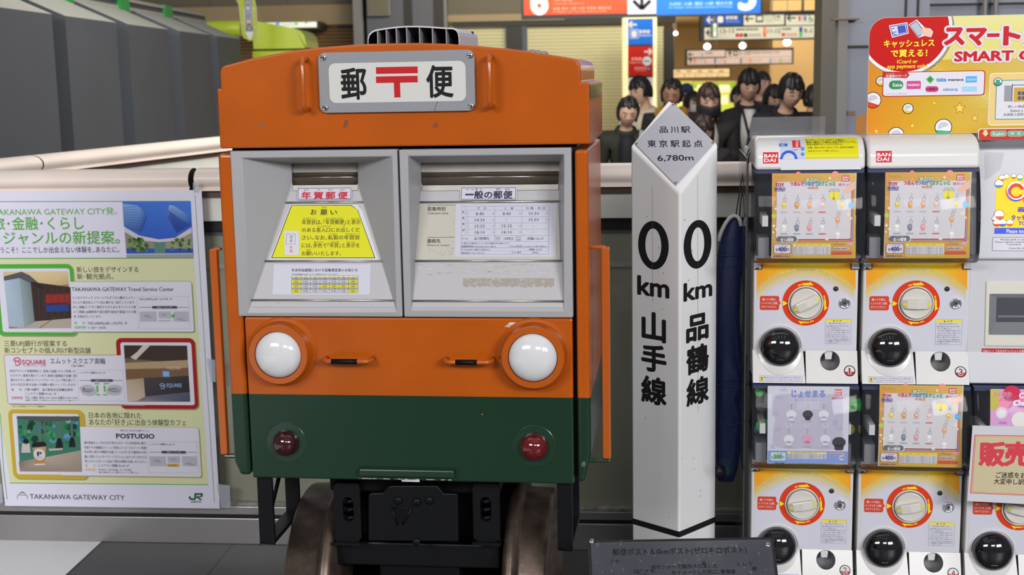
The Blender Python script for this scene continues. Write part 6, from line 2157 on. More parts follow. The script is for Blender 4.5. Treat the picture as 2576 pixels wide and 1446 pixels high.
# ------------------------------------------------------------------ paper notice taped over the lower machine
NW = -.096
FN = FG
nt_ = thing('sales_notice', FG, 'paper notice with large red lettering taped over the pink card machine', 'notice')
p = [FG.px(*q, NW) for q in ((2433, 1260), (2433 + 300, 1276), (2447 + 286, 1076), (2446.5, 1070))]
mb = MB(); mb.hexa([(a, NW, b) for a, b in p], [(a, NW + .0008, b) for a, b in p], 'poster_back')
sh = Sheet(mb, FG, (0, NW, 0))
sh.poly([(2447, 1070.5), (2733, 1076), (2733, 1275), (2433.5, 1259.5)], c8(202, 202, 210, 1.05), 1)
sh.poly([(2451, 1093), (2733, 1097), (2733, 1253), (2440, 1240.5)], c8(205, 90, 75), 2)
sh.poly([(2453, 1095), (2731, 1099), (2731, 1251), (2442, 1238.5)], c8(210, 200, 190, 1.1), 3)
sh.poly([(2454, 1096), (2730, 1100), (2730, 1250), (2443.5, 1237.5)], c8(205, 90, 75), 4)
sh.poly([(2455, 1097), (2729, 1101), (2729, 1249), (2445, 1236.5)], c8(202, 190, 155, 1.0), 5)
sh.text('販', 2465, 1112, 2526, 1170, c8(200, 65, 75), 6, .045); sh.text('売', 2529, 1112, 2590, 1170, c8(200, 65, 75), 6, .045)
sh.text('ご迷惑をお', 2505, 1187, 2581, 1202, BLACK, 6, .012); sh.text('大変申し訳', 2500, 1203.5, 2576, 1218, BLACK, 6, .012)
mb.build('paper', nt_)

# ------------------------------------------------------------------ header sign above the machines
HW = .035
hs = thing('header_sign', FG, 'large yellow and red cashless payment header sign on top of the capsule machines', 'sign')
p00, p11 = FG.px(2183, 350, HW), FG.px(2185.5, 41.5, HW)
xa, xb = FG.px(2183.5, 200, HW)[0], FG.px(2183.5, 200, HW)[0] + .86
za, zb_ = max(FG.px(2330, 351, HW)[1], v_t + .001), FG.px(2330, 41.5, HW)[1]
rr = .042
pts = [(xa, za), (xb, za), (xb, zb_)] + [(xa + rr - rr * math.sin(t), zb_ - rr + rr * math.cos(t)) for t in [math.pi / 2 * i / 10 for i in range(11)]]
mat('card_edge', c8(190, 185, 170), .6)
mat('flange_orange', c8(222, 150, 75, 1.2), .5)
mb = MB(); mb.prism(pts, HW, HW + .005, 'card_edge')
bd = mb.build('board', hs)
mb = MB()
zf2 = FG.px(2170, 283, HW + .03)[1]
mb.hexa([(xa - .001, HW + .005, za), (xa - .018, HW + .06, za), (xa - .018, HW + .06, zf2 - .012), (xa - .001, HW + .005, zf2)], [(xa + .001, HW + .005, za), (xa - .016, HW + .062, za), (xa - .016, HW + .062, zf2 - .012), (xa + .001, HW + .005, zf2)], 'flange_orange')
mb.build('side_flange', hs)
mb = MB(); sh = Sheet(mb, FG, (0, HW, 0), m='ink_gloss')
OG, YO, PY = c8(222, 140, 40, 1.0), c8(212, 170, 45, 1.0), c8(226, 220, 150, 1.05)
E_ = [sh.px(2186, 349), sh.px(2576, 349)]
z_b, z_t = za + .001, zb_ - .001
x_l, x_r = xa + .001, xb
xm1 = sh.px(2330, 300)[0]
def zz(y): return sh.px(2380, y)[1]
sh.st([(x_l, z_b), (xm1, z_b), (xm1, zz(150)), (x_l, zz(150))], [OG, YO, YO, OG], 1)
sh.st([(xm1, z_b), (x_r, z_b), (x_r, zz(150)), (xm1, zz(150))], [YO, YO, PY, YO], 1)
sh.st([(xm1, zz(150)), (x_r, zz(150)), (x_r, z_t), (xm1, z_t)], [c8(220, 205, 110), PY, PY, PY], 1)
for i in range(26):
    for j in range(26):
        x, y = 2340 + i * 6.4 + (j % 2) * 3.2, 140 + j * 5.2
        t = (x - 2350) / 150 + (235 - y) / 90
        if .05 < t < 1.3 and y < 300:
            q = 2.7 * max(0, min(1, t)) if t < .7 else 2.7 * (1.3 - t) / .6
            if q > .6 and y > 142:
                sh.circ(x, y, q, PY if y > 190 else c8(222, 195, 90), 2, n=8)
# red disc
def clampd(pts):
    o = []
    for a, b in pts:
        b = min(b, z_t)
        a = max(a, x_l)
        dx, dz = (xa + rr) - a, b - (zb_ - rr)
        if dx > 0 and dz > 0 and math.hypot(dx, dz) > rr - .001:
            k = (rr - .001) / math.hypot(dx, dz)
            a, b = xa + rr - dx * k, zb_ - rr + dz * k
        o.append((a, b))
    return o
c = sh.px(2277, 72); k = sh.k(2277, 72)
for R, cl, l, sx in ((120, c8(150, 140, 120), 2, 3), (118, c8(228, 226, 228), 3, 0), (110, c8(196, 30, 26, 1.05), 4, 0)):
    sh.st(clampd([(c[0] + sx * k + R * k * math.cos(t), c[1] - sx * k + R * k * math.sin(t)) for t in [2 * math.pi * i / 90 for i in range(90)]]), cl, l)
SY = c8(232, 222, 60)
sh.text('キャッシュレス', 2224, 99, 2350, 118, SY, 6, .03); sh.text('で買える！', 2241, 124, 2332, 143, SY, 6, .03)
sh.text('ICcard or', 2257, 149, 2308, 159, SY, 6, .02); sh.text('app payment only!', 2232, 161, 2333, 171, SY, 6, .02)
LW, LB = c8(226, 226, 232), c8(70, 85, 175)
def slab_(pts, l, c): sh.poly(pts, c, l)
slab_([(2236, 64), (2282, 56), (2286, 84), (2244, 95)], 6, LW); slab_([(2238, 66), (2280, 58.5), (2284, 82), (2246, 92)], 7, LB); slab_([(2240, 68), (2278, 61), (2281.5, 80.5), (2247, 90)], 8, c8(205, 210, 222))
slab_([(2257, 66), (2276, 63), (2280, 80), (2260, 85)], 9, LB); sh.text('IC', 2245, 79, 2255, 88, LB, 9, .03); sh.line(2243, 72.5, 2250, 71, 2, LB, 9)
slab_([(2285, 62), (2306, 49), (2327, 70), (2340, 72), (2347, 80), (2342, 94), (2326, 90), (2310, 95)], 6, LW)
slab_([(2287, 63), (2305, 52), (2328, 81), (2310, 93)], 7, LB); slab_([(2289, 64), (2305, 54.5), (2325, 81), (2310, 90.5)], 8, c8(180, 185, 195))
slab_([(2318, 73), (2324, 68), (2340, 75), (2344, 80), (2341, 92), (2326, 88), (2316, 87), (2322, 82)], 9, c8(230, 190, 160))
# title
for l, cl, b in ((5, c8(222, 222, 228, 1.0), .15), (6, c8(205, 36, 42, 1.0), .055)):
    for t, x0, x1 in (('ス', 2378, 2424), ('マ', 2433, 2479), ('ト', 2527, 2564), ('ガ', 2578, 2625)):
        sh.text(t, x0, 64, x1, 114, cl, l, b)
    e_ = 6 if l == 5 else 0
    sh.rect(2483 - e_, 84 - e_, 2514 + e_, 93 + e_, cl, l, e_)
for l, cl, b in ((5, c8(222, 222, 228, 1.0), .17), (6, c8(205, 36, 42, 1.0), .04)):
    sh.text('SMART C', 2402, 127, 2594, 152, cl, l, b)
# accepted-card panel
sh.rect(2220, 179, 2477.5, 241.5, c8(185, 45, 45), 6, 8); sh.rect(2222, 181, 2475, 239.5, c8(212, 210, 220, 1.15), 7, 7)
sh.poly([(2221, 180), (2282, 181), (2288, 188.5), (2281, 196.5), (2221, 195)], c8(185, 50, 45), 8)
sh.text('交通系ICカード', 2228, 187, 2281, 194.5, (.8, .78, .8), 9, .02); sh.text('こうつうけい', 2229, 183.5, 2251, 186, (.8, .78, .8), 9)
ic_logos(sh, 2236, 193.5, 1.0, 8)
sh.text('※上記すべてのICカードでご利用いただけます｡', 2230, 234.5, 2282, 237.5, c8(120, 120, 130), 8, 0, 1)
for x, y, r, c_, rot in ((2216, 204, 13, c8(215, 190, 60), 200), (2196, 252, 21, c8(205, 70, 40), 190), (2284, 273, 14, c8(215, 190, 60), 195), (2254, 340, 21, c8(80, 85, 165), 230), (2373, 320, 22, c8(70, 165, 125), 200)):
    cc = sh.px(x, y); kk = sh.k(x, y)
    for l, q, cl, a0, a1 in ((2, r, c8(35, 30, 30), 0, 360), (3, r - 1.8, c8(222, 220, 222), 0, 360), (4, r - 1.8, c_, rot, rot + 130), (4, r * .62, c8(190, 190, 200), 20, 200)):
        P_ = [(cc[0] + q * kk * math.cos(math.radians(t)), cc[1] + q * kk * math.sin(math.radians(t))) for t in [a0 + (a1 - a0) * i / 30 for i in range(31 if a1 - a0 < 360 else 30)]]
        sh.st([(max(a, x_l), max(b, z_b)) for a, b in P_], cl, l)
for x, y, q in ((2350, 259, 7), (2414, 272, 17), (2452, 297, 11), (2295, 316, 8), (2204, 330, 8), (2423, 342, 9)):
    sh.star(x, y, q, c8(200, 130, 50), 2, .5); sh.star(x, y, q * .72, c8(226, 205, 90), 3, .5)
sh.rect(2487, 181, 2800, 314, c8(232, 225, 200), 4, 10); sh.rect(2489, 183, 2800, 311, c8(226, 196, 130), 5, 9)
sh.rect(2504, 199, 2800, 299, c8(60, 160, 130), 6, 4); sh.rect(2506, 201, 2800, 297, c8(212, 210, 218, 1.15), 7, 3)
sh.circ(2510, 206, 11, c8(40, 40, 45), 8); sh.circ(2510, 206, 9.5, c8(225, 225, 230), 9); sh.circ(2510, 206, 9.5, c8(60, 160, 130), 10, a0=190, a1=350); sh.text('1', 2507, 200, 2512, 212, c8(60, 160, 130), 11, .05)
sh.rect(2526, 215, 2546, 255, c8(150, 150, 158), 8); sh.rect(2545, 210, 2546.5, 255, c8(60, 60, 66), 9); sh.rect(2550, 219, 2700, 255, c8(200, 160, 70), 8); sh.rect(2546, 212, 2700, 213.5, c8(60, 60, 66), 8)
for i in range(4):
    for j in range(2):
        sh.rect(2560 + i * 10, 230 + j * 12, 2568 + i * 10, 239 + j * 12, c8(90, 90, 110), 9)
sh.text('欲しい商品を', 2535, 264, 2585, 271, BLACK, 8, .004); sh.text('Select a product', 2541, 274, 2610, 281, BLACK, 8, .004); sh.text('从画面上选择希望', 2524, 284, 2590, 291, BLACK, 8, .004)
sh.rect(2460, 321, 2800, 350.5, c8(228, 226, 226), 5, 8); sh.rect(2462, 323, 2800, 350.5, c8(196, 62, 48), 6, 7)
sh.poly([(2474, 327), (2483, 327), (2483, 334), (2487, 334), (2478.5, 343.5), (2470, 334), (2474, 334)], c8(232, 205, 160), 8)
for x0_, x1_, t in ((2491, 2532, 'English'), (2535, 2575, '中 文')):
    sh.rect(x0_, 329, x1_, 343, c8(190, 220, 205), 8, 6); sh.rect(x0_ + 1, 330, x1_ - 1, 342, c8(90, 175, 140), 9, 6)
    sh.text(t, x0_ + 6, 332, x1_ - 6, 340, (.8, .82, .8), 10, .02)
mb.build('sign_print', bd)['label'] = 'red disc with yellow lettering, card marks, capsules and stars'

# ------------------------------------------------------------------ blue ball net hanging beside the machines
mat('net_cord', c8(24, 38, 80), .6)
mat('rope_white', c8(190, 190, 185), .6)
mat('string_black', c8(40, 45, 38), .7)


def net_mat():
    m = mat('net_mesh', c8(24, 38, 88, 1.2), .5)
    nt = m.node_tree
    b = nt.nodes['Principled BSDF']
    tc = nt.nodes.new('ShaderNodeTexCoord')
    mp = nt.nodes.new('ShaderNodeMapping'); mp.inputs['Rotation'].default_value = (0, math.radians(45), 0); mp.inputs['Scale'].default_value = (260, 260, 260)
    nt.links.new(tc.outputs['Object'], mp.inputs[0])
    sp = nt.nodes.new('ShaderNodeSeparateXYZ'); nt.links.new(mp.outputs[0], sp.inputs[0])
    outs = []
    for a in ('X', 'Z'):
        f = nt.nodes.new('ShaderNodeMath'); f.operation = 'FRACT'; nt.links.new(sp.outputs[a], f.inputs[0])
        l = nt.nodes.new('ShaderNodeMath'); l.operation = 'LESS_THAN'; l.inputs[1].default_value = .5; nt.links.new(f.outputs[0], l.inputs[0]); outs.append(l.outputs[0])
    mx = nt.nodes.new('ShaderNodeMath'); mx.operation = 'MAXIMUM'; nt.links.new(outs[0], mx.inputs[0]); nt.links.new(outs[1], mx.inputs[1])
    nt.links.new(mx.outputs[0], b.inputs['Alpha'])


net_mat()
NWD = .16
bn = thing('ball_net', FG, 'dark blue drawstring ball net hanging between the white post and the machines', 'net')
prof = [(540, 1838, 1860), (565, 1824, 1868), (600, 1812, 1870), (640, 1806, 1872), (700, 1800, 1864), (800, 1798, 1862), (900, 1797, 1866), (965, 1797, 1876), (1000, 1798, 1866), (1060, 1798, 1873), (1090, 1799, 1866), (1140, 1800, 1862), (1180, 1800, 1856), (1208, 1806, 1846)]
V, F = [], []
n = 20
random.seed(2)
for y, xa, xb in prof:
    c = [(xa + xb) / 2, y]
    p = FG.pt(c[0], y, NWD)
    r = (FG.px(xb, y, NWD)[0] - FG.px(xa, y, NWD)[0]) / 2
    for i in range(n):
        t = 2 * math.pi * i / n
        q = 1 + random.uniform(-.05, .05)
        V.append((p.x + r * q * math.cos(t), p.y + min(r, .05) * .8 * q * math.sin(t), p.z))
N = len(prof)
for j in range(N - 1):
    for i in range(n):
        F.append((j * n + i, j * n + (i + 1) % n, (j + 1) * n + (i + 1) % n, (j + 1) * n + i))
F.append(tuple(range((N - 1) * n, N * n)))
mb = MB(); mb.add(V, F, 'net_mesh', smooth=True); mb.build('net_bag', bn)
mb = MB()
path = [FG.pt(*p, NWD - .035) for p in ((1808, 606), (1811, 592), (1817, 577), (1826, 560), (1836, 547), (1846, 542), (1855, 544), (1861, 552), (1865, 568))]
mb.tube(path, .0052, 'rope_white', 10)
mb.build('rim_rope', bn)['label'] = 'white braided rim rope'
mb = MB()
for j, y in ((7, 965), (9, 1060), (3, 640)):
    mb.tube([(V[j * n + i][0], V[j * n + i][1], V[j * n + i][2]) for i in range(n)], .0022, 'net_cord', 6, closed=True)
mb.build('net_band', bn)
mb = MB()
for pts in (((1880, 385), (1868, 440), (1856, 510), (1851, 545)), ((1884, 390), (1876, 440), (1864, 500), (1860, 548))):
    mb.tube([FG.pt(*p, NWD) for p in pts], .0016, 'string_black', 6)
mb.tube([FG.pt(*p, NWD) for p in ((1880, 385), (1883, 378), (1889, 374), (1890, 380), (1884, 390))], .0016, 'string_black', 6)
mb.build('drawstring', bn)
mat('ball_green', c8(95, 185, 45), .5, bump=.2, bscale=120)
mat('ball_navy', c8(28, 30, 48), .3)
for x, y, r, m, lb, w_ in ((1822, 1176, 26, 'ball_green', 'lime green ball low inside the blue net', NWD), (1810, 1185, 19, 'ball_navy', 'dark navy ball in front of the lime green ball in the net', NWD - .035)):
    p = FG.M @ FG.pt(x, y, w_)
    mb = MB(); mb.ball((0, 0, 0), r * KM * 1.12 , m, n=28)
    o = mb.build('toy_ball'); o.location = p
    tag(o, lb, 'ball', 'balls in the blue net')

# ------------------------------------------------------------------ beyond the railing: kiosk and station signs
mat('lime', c8(172, 190, 48, 1.45), .35, coat=.2)
mat('seam_dark', (.01, .012, .008), .6)
mat('sign_black', (.012, .013, .016), .4)
mat('bulb', (1, 1, 1), .5, emit=(1.0, .93, .8), es=14)
mat('lamp_housing', c8(150, 150, 140), .5)
mat('warm_lit', c8(240, 225, 170), .5, emit=(1.0, .80, .40), es=.9)
FKK = Frame((0, 10.9, 0), 0)
kk = thing('kiosk', FKK, 'lime green kiosk standing beyond the grey fluted partition', 'kiosk')
K = lambda x, y, w_=0: FKK.px(x, y, w_)
pts = [K(634, 52), K(655, 55), K(700, 63), K(742, 72), K(756, 78), K(765, 88), K(769, 102), K(771, 126)]
pts = [(K(634, 52)[0], K(700, 122.5)[1])] + pts + [(K(771, 126)[0], K(700, 122.5)[1])]
mb = MB(); mb.prism(pts, 0, .7, 'lime'); mb.build('upper_case', kk)
x0, x1 = K(632, 100)[0], K(773, 100)[0]
mb = MB(); mb.box(x0, x1, -.005, .7, 0, K(700, 127)[1], 'lime'); mb.build('lower_case', kk, .015, 2)
mb = MB(); mb.box(x0 + .01, x1 - .01, .01, .7, K(700, 128)[1], K(700, 121)[1], 'seam_dark'); mb.build('seam', kk)
a, b = K(500, 72, .3), K(607, 72, .3)
mb = MB(); mb.tube([(a[0], .3, a[1]), (b[0] - .01, .3, b[1]), (b[0], .3, b[1])], [.066, .066, .06], 'lime', 28); mb.build('roll_drum', kk)
FKS = Frame((0, 10.3, 0), 0)
mb = MB()
ol = [FKS.px(*p) for p in ((592, -22), (594.6, 0), (600, 11), (605, 54), (609, 86), (613, 96), (620, 99), (628, 103), (634, 101), (640, 104), (643, 105), (644, 79), (647, 54), (645.5, 23), (641, 0), (634, -22))]
mb.prism(ol, 0, .012, 'card_edge')
so = thing('cutout_sign', FKS, 'tall lime cutout sign with a printed phone on top of the kiosk', 'sign', loc=(0, 10.3, 0))
mb.build('board', so)
mb = MB(); sh = Sheet(mb, FKS, (0, 0, 0)); sh.EPS = .001
sh.st([((a - ol[0][0]) * .93 + ol[0][0] + .006, b) for a, b in ol], c8(170, 185, 55), 1)
sh.poly([(613, 18), (636, 18), (637, 84), (630, 101), (624, 96), (617, 76)], c8(208, 208, 214), 2)
sh.rect(616, -8, 635, 79, c8(120, 122, 122), 3); sh.rect(617.5, 0, 633.5, 66, c8(150, 155, 165), 4)
sh.circ(624, 20, 4, c8(200, 200, 205), 5); sh.circ(624, 14, 2, c8(40, 40, 40), 5)
sh.rect(620, 36, 630, 38, GREY, 5); sh.rect(620, 42, 629, 44, GREY, 5); sh.rect(621, 53, 631, 56, YEL, 5); sh.rect(622, 60, 631, 64, c8(170, 30, 70), 5); sh.circ(627, 72, 1.8, WHITE, 5)
for x, y in ((639, 22), (611, 57), (641, 68), (619, 84)):
    sh.star(x, y, 2.4, c8(225, 228, 200), 3, .4, 0, 4)
mb.build('print', so)


def hang_sign(name, x0, y0, x1, y1, Y, label, border=4, cat='sign', rods=True, dep=.18, top=3.05):
    F = Frame((0, Y, 0), 0)
    r = thing(name, F, label, cat, 'overhead station signs')
    u0, z1 = F.px(x0, y0); u1, z0 = F.px(x1, y1)
    z0_ = F.px((x0 + x1) / 2, y1)[1]; z1_ = F.px((x0 + x1) / 2, y0)[1]
    mb = MB(); mb.box(u0, u1, 0, dep, z0_, z1_, 'sign_black'); mb.build('housing', r)
    if rods:
        mb = MB()
        for t in (.2, .8):
            u = u0 + (u1 - u0) * t
            mb.tube([(u, dep / 2, z1_), (u, dep / 2, max(z1_ + .2, top))], .02, 'column_edge', 8)
        mb.build('hanger', r)
    mb = MB(); sh = Sheet(mb, F, (0, 0, 0), m='ink_backlit'); sh.EPS = .003
    return r, mb, sh


def arrow(sh, x, y, s, d, c, l, t=None):
    t = t or s * .22
    dx, dy = {'l': (-1, 0), 'r': (1, 0), 'u': (0, -1), 'd': (0, 1)}[d]
    sh.line(x - dx * s, y - dy * s, x + dx * s * .9, y + dy * s * .9, t, c, l)
    for k in (-1, 1):
        qx, qy = (-dx * .8 + k * dy * .8) * s, (-dy * .8 + k * dx * .8) * s
        sh.line(x + dx * s, y + dy * s, x + dx * s + qx, y + dy * s + qy, t, c, l)


CW = c8(222, 214, 200, 1.0)
r, mb, sh = hang_sign('platform_sign', 1310, -70, 1920, 42.5, 17.0, 'large orange and blue overhead platform sign with numbers six and five', rods=False, top=4)
sh.m = 'ink'
sh.rect(1318, -62, 1578.5, 35.5, c8(205, 62, 36), 1); sh.rect(1578.5, -62, 1650.5, 35.5, c8(165, 165, 185), 1); sh.rect(1650.5, -62, 1913, 35.5, c8(28, 92, 185), 1)
W2 = c8(205, 185, 190)
sh.text('6', 1338, -38, 1375, 33, W2, 2, .05, 5); sh.text('5', 1861, -49, 1898, 22, c8(165, 180, 215), 2, .05, 5)
arrow(sh, 1614.5, -4, 27, 'd', c8(25, 25, 28), 2, 9)
for t, a, y0, b, y1 in (('上野東京ライン･常磐線', 1392, -22, 1500, -8), ('Ueno-Tokyo Line', 1392, -5, 1440, 3), ('Utsunomiya･Takasaki Line', 1392, 6, 1470, 11), ('新橋･東京･上野･大宮･宇都宮･高崎方面', 1392, 17, 1537, 24.5), ('for Shimbashi, Tokyo, Ueno, Omiya, Utsunomiya, Takasaki', 1392, 26.5, 1525, 31)):
    sh.text(t, a, y0, b, y1, c8(215, 130, 110), 2, .02, 1)
for t, a, y0, b, y1 in (('京浜東北線', 1683, -40, 1760, -20), ('大井町･大森･蒲田･川崎･横浜方面', 1683, 4.5, 1842, 13.5), ('for Oimachi, Omori, Kamata, Kawasaki & Yokohama', 1683, 15, 1842, 20)):
    sh.text(t, a, y0, b, y1, c8(120, 165, 225), 2, .02, 1)
mb.build('sign_face', r)
# lit direction pillar
F = Frame((0, 18.6, 0), 0)
r = thing('direction_pillar', F, 'lit direction pillar with a blue panel above a red panel', 'sign')
u0, z1 = F.px(1571, 43); u1 = F.px(1652, 43)[0]
mb = MB(); mb.box(u0, u1, 0, .4, 0, z1, 'warm_lit'); mb.build('light_box', r)
mb = MB(); sh = Sheet(mb, F, (0, 0, 0), m='ink_backlit'); sh.EPS = .003
sh.rect(1579.5, 47, 1643, 195, c8(35, 32, 30), 1)
sh.rect(1579.5, 49, 1643, 112.5, c8(30, 105, 200), 2); sh.rect(1579.5, 116, 1643, 190.5, c8(190, 32, 24), 2); sh.rect(1579.5, 195, 1643, 420, c8(225, 215, 205), 2)
arrow(sh, 1592, 62, 10, 'l', CW, 3, 4.5); arrow(sh, 1630, 130, 9.5, 'r', CW, 3, 4.5)
sh.rect(1583.5, 73.5, 1606.5, 97, c8(190, 200, 225), 3, 2); sh.rect(1585, 75, 1605, 95.5, c8(30, 105, 200), 4, 2); sh.rect(1588, 77, 1602, 94, CW, 5, 4)
sh.text('新幹線', 1608, 75, 1635, 84, CW, 3, .03); sh.text('Shinkansen', 1608, 86, 1639, 91, CW, 3, .02)
sh.text('京急線', 1588, 144, 1614, 152, c8(220, 170, 150), 3, .03); sh.text('Keikyu Line', 1584, 154.5, 1614, 159, c8(220, 170, 150), 3, .02)
sh.circ(1627.5, 153.5, 11.5, c8(200, 205, 200), 3); sh.circ(1627.5, 153.5, 8.5, c8(220, 220, 210), 4); sh.text('KK', 1621, 151, 1634, 156, c8(40, 80, 110), 5, .04)
sh.text('羽田空港方面', 1596, 168, 1627, 175, c8(225, 160, 145), 3, .02); sh.text('for Haneda Airport', 1598, 176, 1626, 179, c8(225, 160, 145), 3); sh.rect(1628, 168.5, 1637, 178, c8(40, 30, 30), 3); sh.star(1632.5, 173, 4, CW, 4, .35, 0, 4)
for y in (205, 222, 236, 247, 260):
    sh.rect(1584, y, 1591, y + 7, c8(200, 60, 45), 3); sh.rect(1626, y, 1638, y + 3, c8(215, 90, 75), 3); sh.rect(1626, y + 5, 1636, y + 6.5, c8(190, 170, 160), 3)
mb.build('sign_face', r)
# far overhead signs
r, mb, sh = hang_sign('overhead_sign', 1763, 28, 2086, 101, 19.4, 'black framed two row overhead sign with a blue panel and platform numbers', top=3.4)
WB, DKS = c8(196, 192, 172), c8(35, 38, 35)
sh.rect(1772, 38, 1867.5, 63, c8(24, 70, 150), 1); sh.rect(1871, 38, 1972.5, 63, WB, 1); sh.rect(1977, 38, 2057, 63, WB, 1); sh.rect(2062, 38, 2083, 63, WB, 1); sh.rect(1772, 67, 2083, 97, WB, 1)
arrow(sh, 1788, 50, 10, 'l', CW, 2, 3.4); sh.rect(1805, 41, 1819, 57, CW, 2, 3); sh.text('新幹線', 1826, 39.5, 1855, 49, CW, 2, .02); sh.text('Shinkansen', 1826, 51, 1860, 56, c8(150, 175, 220), 2)
arrow(sh, 1885, 47, 10, 'l', DKS, 2, 3.4); sh.rect(1901, 38.5, 1920, 56, DKS, 2); sh.rect(1904, 41, 1917, 52, WB, 3); sh.text('11-15', 1925, 37, 1951, 46, c8(110, 110, 85), 2, .02); sh.rect(1954, 40, 1962, 44, DKS, 2); sh.text('東海道線･横須賀線', 1925, 48, 1964, 52, c8(120, 120, 95), 2); sh.text('Tokaido Line', 1925, 54, 1945, 57, c8(120, 120, 95), 2)
arrow(sh, 1991, 45, 10.5, 'l', DKS, 2, 3.6)
for x, c in ((2011, (180, 40, 35)), (2025, (40, 70, 150))):
    sh.circ(x, 37.5, 2, c8(*c), 2); sh.poly([(x - 2.8, 41), (x + 2.8, 41), (x + 2.8, 47), (x + 1.5, 53.5), (x - 1.5, 53.5), (x - 2.8, 47)], c8(*c), 2)
sh.line(2018, 36, 2018, 54, 1, DKS, 2)
sh.circ(2036, 37.5, 2, c8(60, 100, 60), 2); sh.circ(2039, 50, 5.5, c8(60, 100, 60), 2, r0=4); sh.line(2036, 40, 2037, 48, 2, c8(60, 100, 60), 2); sh.line(2037, 47, 2046, 53, 1.6, c8(60, 100, 60), 2)
arrow(sh, 2076, 47, 10, 'u', DKS, 2, 4)
arrow(sh, 1786, 82, 9.5, 'l', DKS, 2, 3.4)
for t, a, b in (('13-15', 1812, 1847), ('11-12', 1931, 1963), ('9-11', 2022, 2050)):
    sh.text(t, a, 71, b, 83, c8(90, 95, 80), 2, .02)
for x, c0, c1 in ((1919.5, (215, 120, 80), (215, 90, 40)), (2010.5, (40, 55, 130), (70, 165, 110))):
    sh.rect(x, 68, x + 7.5, 80, c8(*c0), 2); sh.rect(x, 80, x + 7.5, 93, c8(*c1), 2)
sh.text('横須賀線･総武線(快速)', 1851, 71, 1907, 76.5, DKS, 2, .02, 1); sh.text('東海道線', 1966, 70, 1990, 75, DKS, 2, .02, 1); sh.text('上野東京ライン', 2055, 68, 2082, 74, DKS, 2, .01, 1)
for x in (1850, 1860):
    sh.rect(x, 84, x + 9, 93, c8(170, 40, 40), 2)
sh.rect(1871, 84, 1880, 93, DKS, 2); sh.text('成田空港方面', 1883, 84.5, 1914, 92, c8(120, 115, 100), 2, .01, 1)
sh.rect(1966, 83, 1975, 91, c8(190, 60, 60), 2); sh.text('羽田空港', 1977, 83.5, 2004, 91, c8(190, 90, 85), 2, .01, 1); sh.rect(2054, 81, 2062, 90, c8(180, 50, 50), 2); sh.text('東京', 2064, 81.5, 2080, 89, c8(190, 90, 85), 2, .01, 1)
mb.build('sign_face', r)
r, mb, sh = hang_sign('overhead_sign', 1726, 122, 1996, 163.5, 26, 'pale overhead sign with thin black frame in the warm concourse, below the spotlights')
PK2 = c8(196, 182, 178)
sh.rect(1729, 127, 1824, 143.5, PK2, 1); sh.rect(1826.5, 127, 1992, 143.5, PK2, 1); sh.rect(1729, 145, 1992, 160.5, PK2, 1)
arrow(sh, 1738, 137, 6, 'l', DKS, 2, 2.4); sh.circ(1766, 137, 4, c8(110, 150, 120), 2, r0=2.6); sh.text('お手洗', 1775, 130, 1792, 137, GREY, 2, .02); arrow(sh, 1836, 136, 6.5, 'u', DKS, 2, 2.6)
sh.rect(1845, 129, 1856, 140, DKS, 2); sh.rect(1847, 131, 1854, 137, PK2, 3); sh.text('1-10', 1861, 128.5, 1887, 138, c8(110, 95, 95), 2, .02); sh.text('東海道線･京浜東北線･山手線', 1889, 129, 1960, 134, GREY, 2, .01, 1); arrow(sh, 1737, 153, 6, 'u', DKS, 2, 2.4)
for x, c in ((1746, (225, 95, 45)), (1797, (40, 50, 140)), (1862, (60, 80, 70)), (1885, (220, 120, 80)), (1936, (70, 140, 210)), (1962, (90, 185, 70))):
    sh.rect(x, 147, x + 3.6, 159, c8(*c), 2); sh.text('12-13', x + 6, 148, x + 20, 154, c8(165, 150, 148), 2, .01, 1); sh.rect(x + 22, 150, x + 30, 151.5, c8(160, 130, 130), 2)
for x in (1773, 1822):
    sh.rect(x, 154.5, x + 4, 158, c8(190, 60, 50), 2)
mb.build('sign_face', r)
r, mb, sh = hang_sign('overhead_sign', 1660, 171, 1838, 197, 34, 'small pale overhead sign far down the warm concourse')
sh.rect(1662, 174, 1835, 184, c8(225, 205, 165), 1); sh.rect(1662, 185, 1835, 194.5, c8(228, 208, 165), 1)
for i, c in enumerate(((225, 120, 60), (120, 130, 120), (220, 110, 60), (140, 170, 190), (120, 160, 90))):
    sh.rect(1692 + i * 28, 187, 1695 + i * 28, 193, c8(*c), 2); sh.rect(1699 + i * 28, 188, 1709 + i * 28, 190, c8(190, 165, 130), 2); sh.rect(1700 + i * 27, 177, 1712 + i * 27, 181, c8(150, 135, 110), 2)
mb.build('sign_face', r)
r, mb, sh = hang_sign('overhead_sign', 640, 55, 806, 74, 19.3, 'lit white overhead sign behind the lime kiosk', top=2.2, rods=False, dep=.74)
sh.m = 'ink_lit'; sh.rect(643, 56, 797, 70, c8(228, 230, 215), 1); sh.rect(694, 57, 703, 63, c8(60, 150, 220), 2); sh.rect(741, 57, 749, 63, c8(95, 200, 60), 2); sh.rect(767, 56.5, 774, 58.5, DKS, 2); sh.text('Yamanote Line', 710, 59, 738, 64, c8(150, 160, 140), 2, .02)
mb.build('sign_face', r)
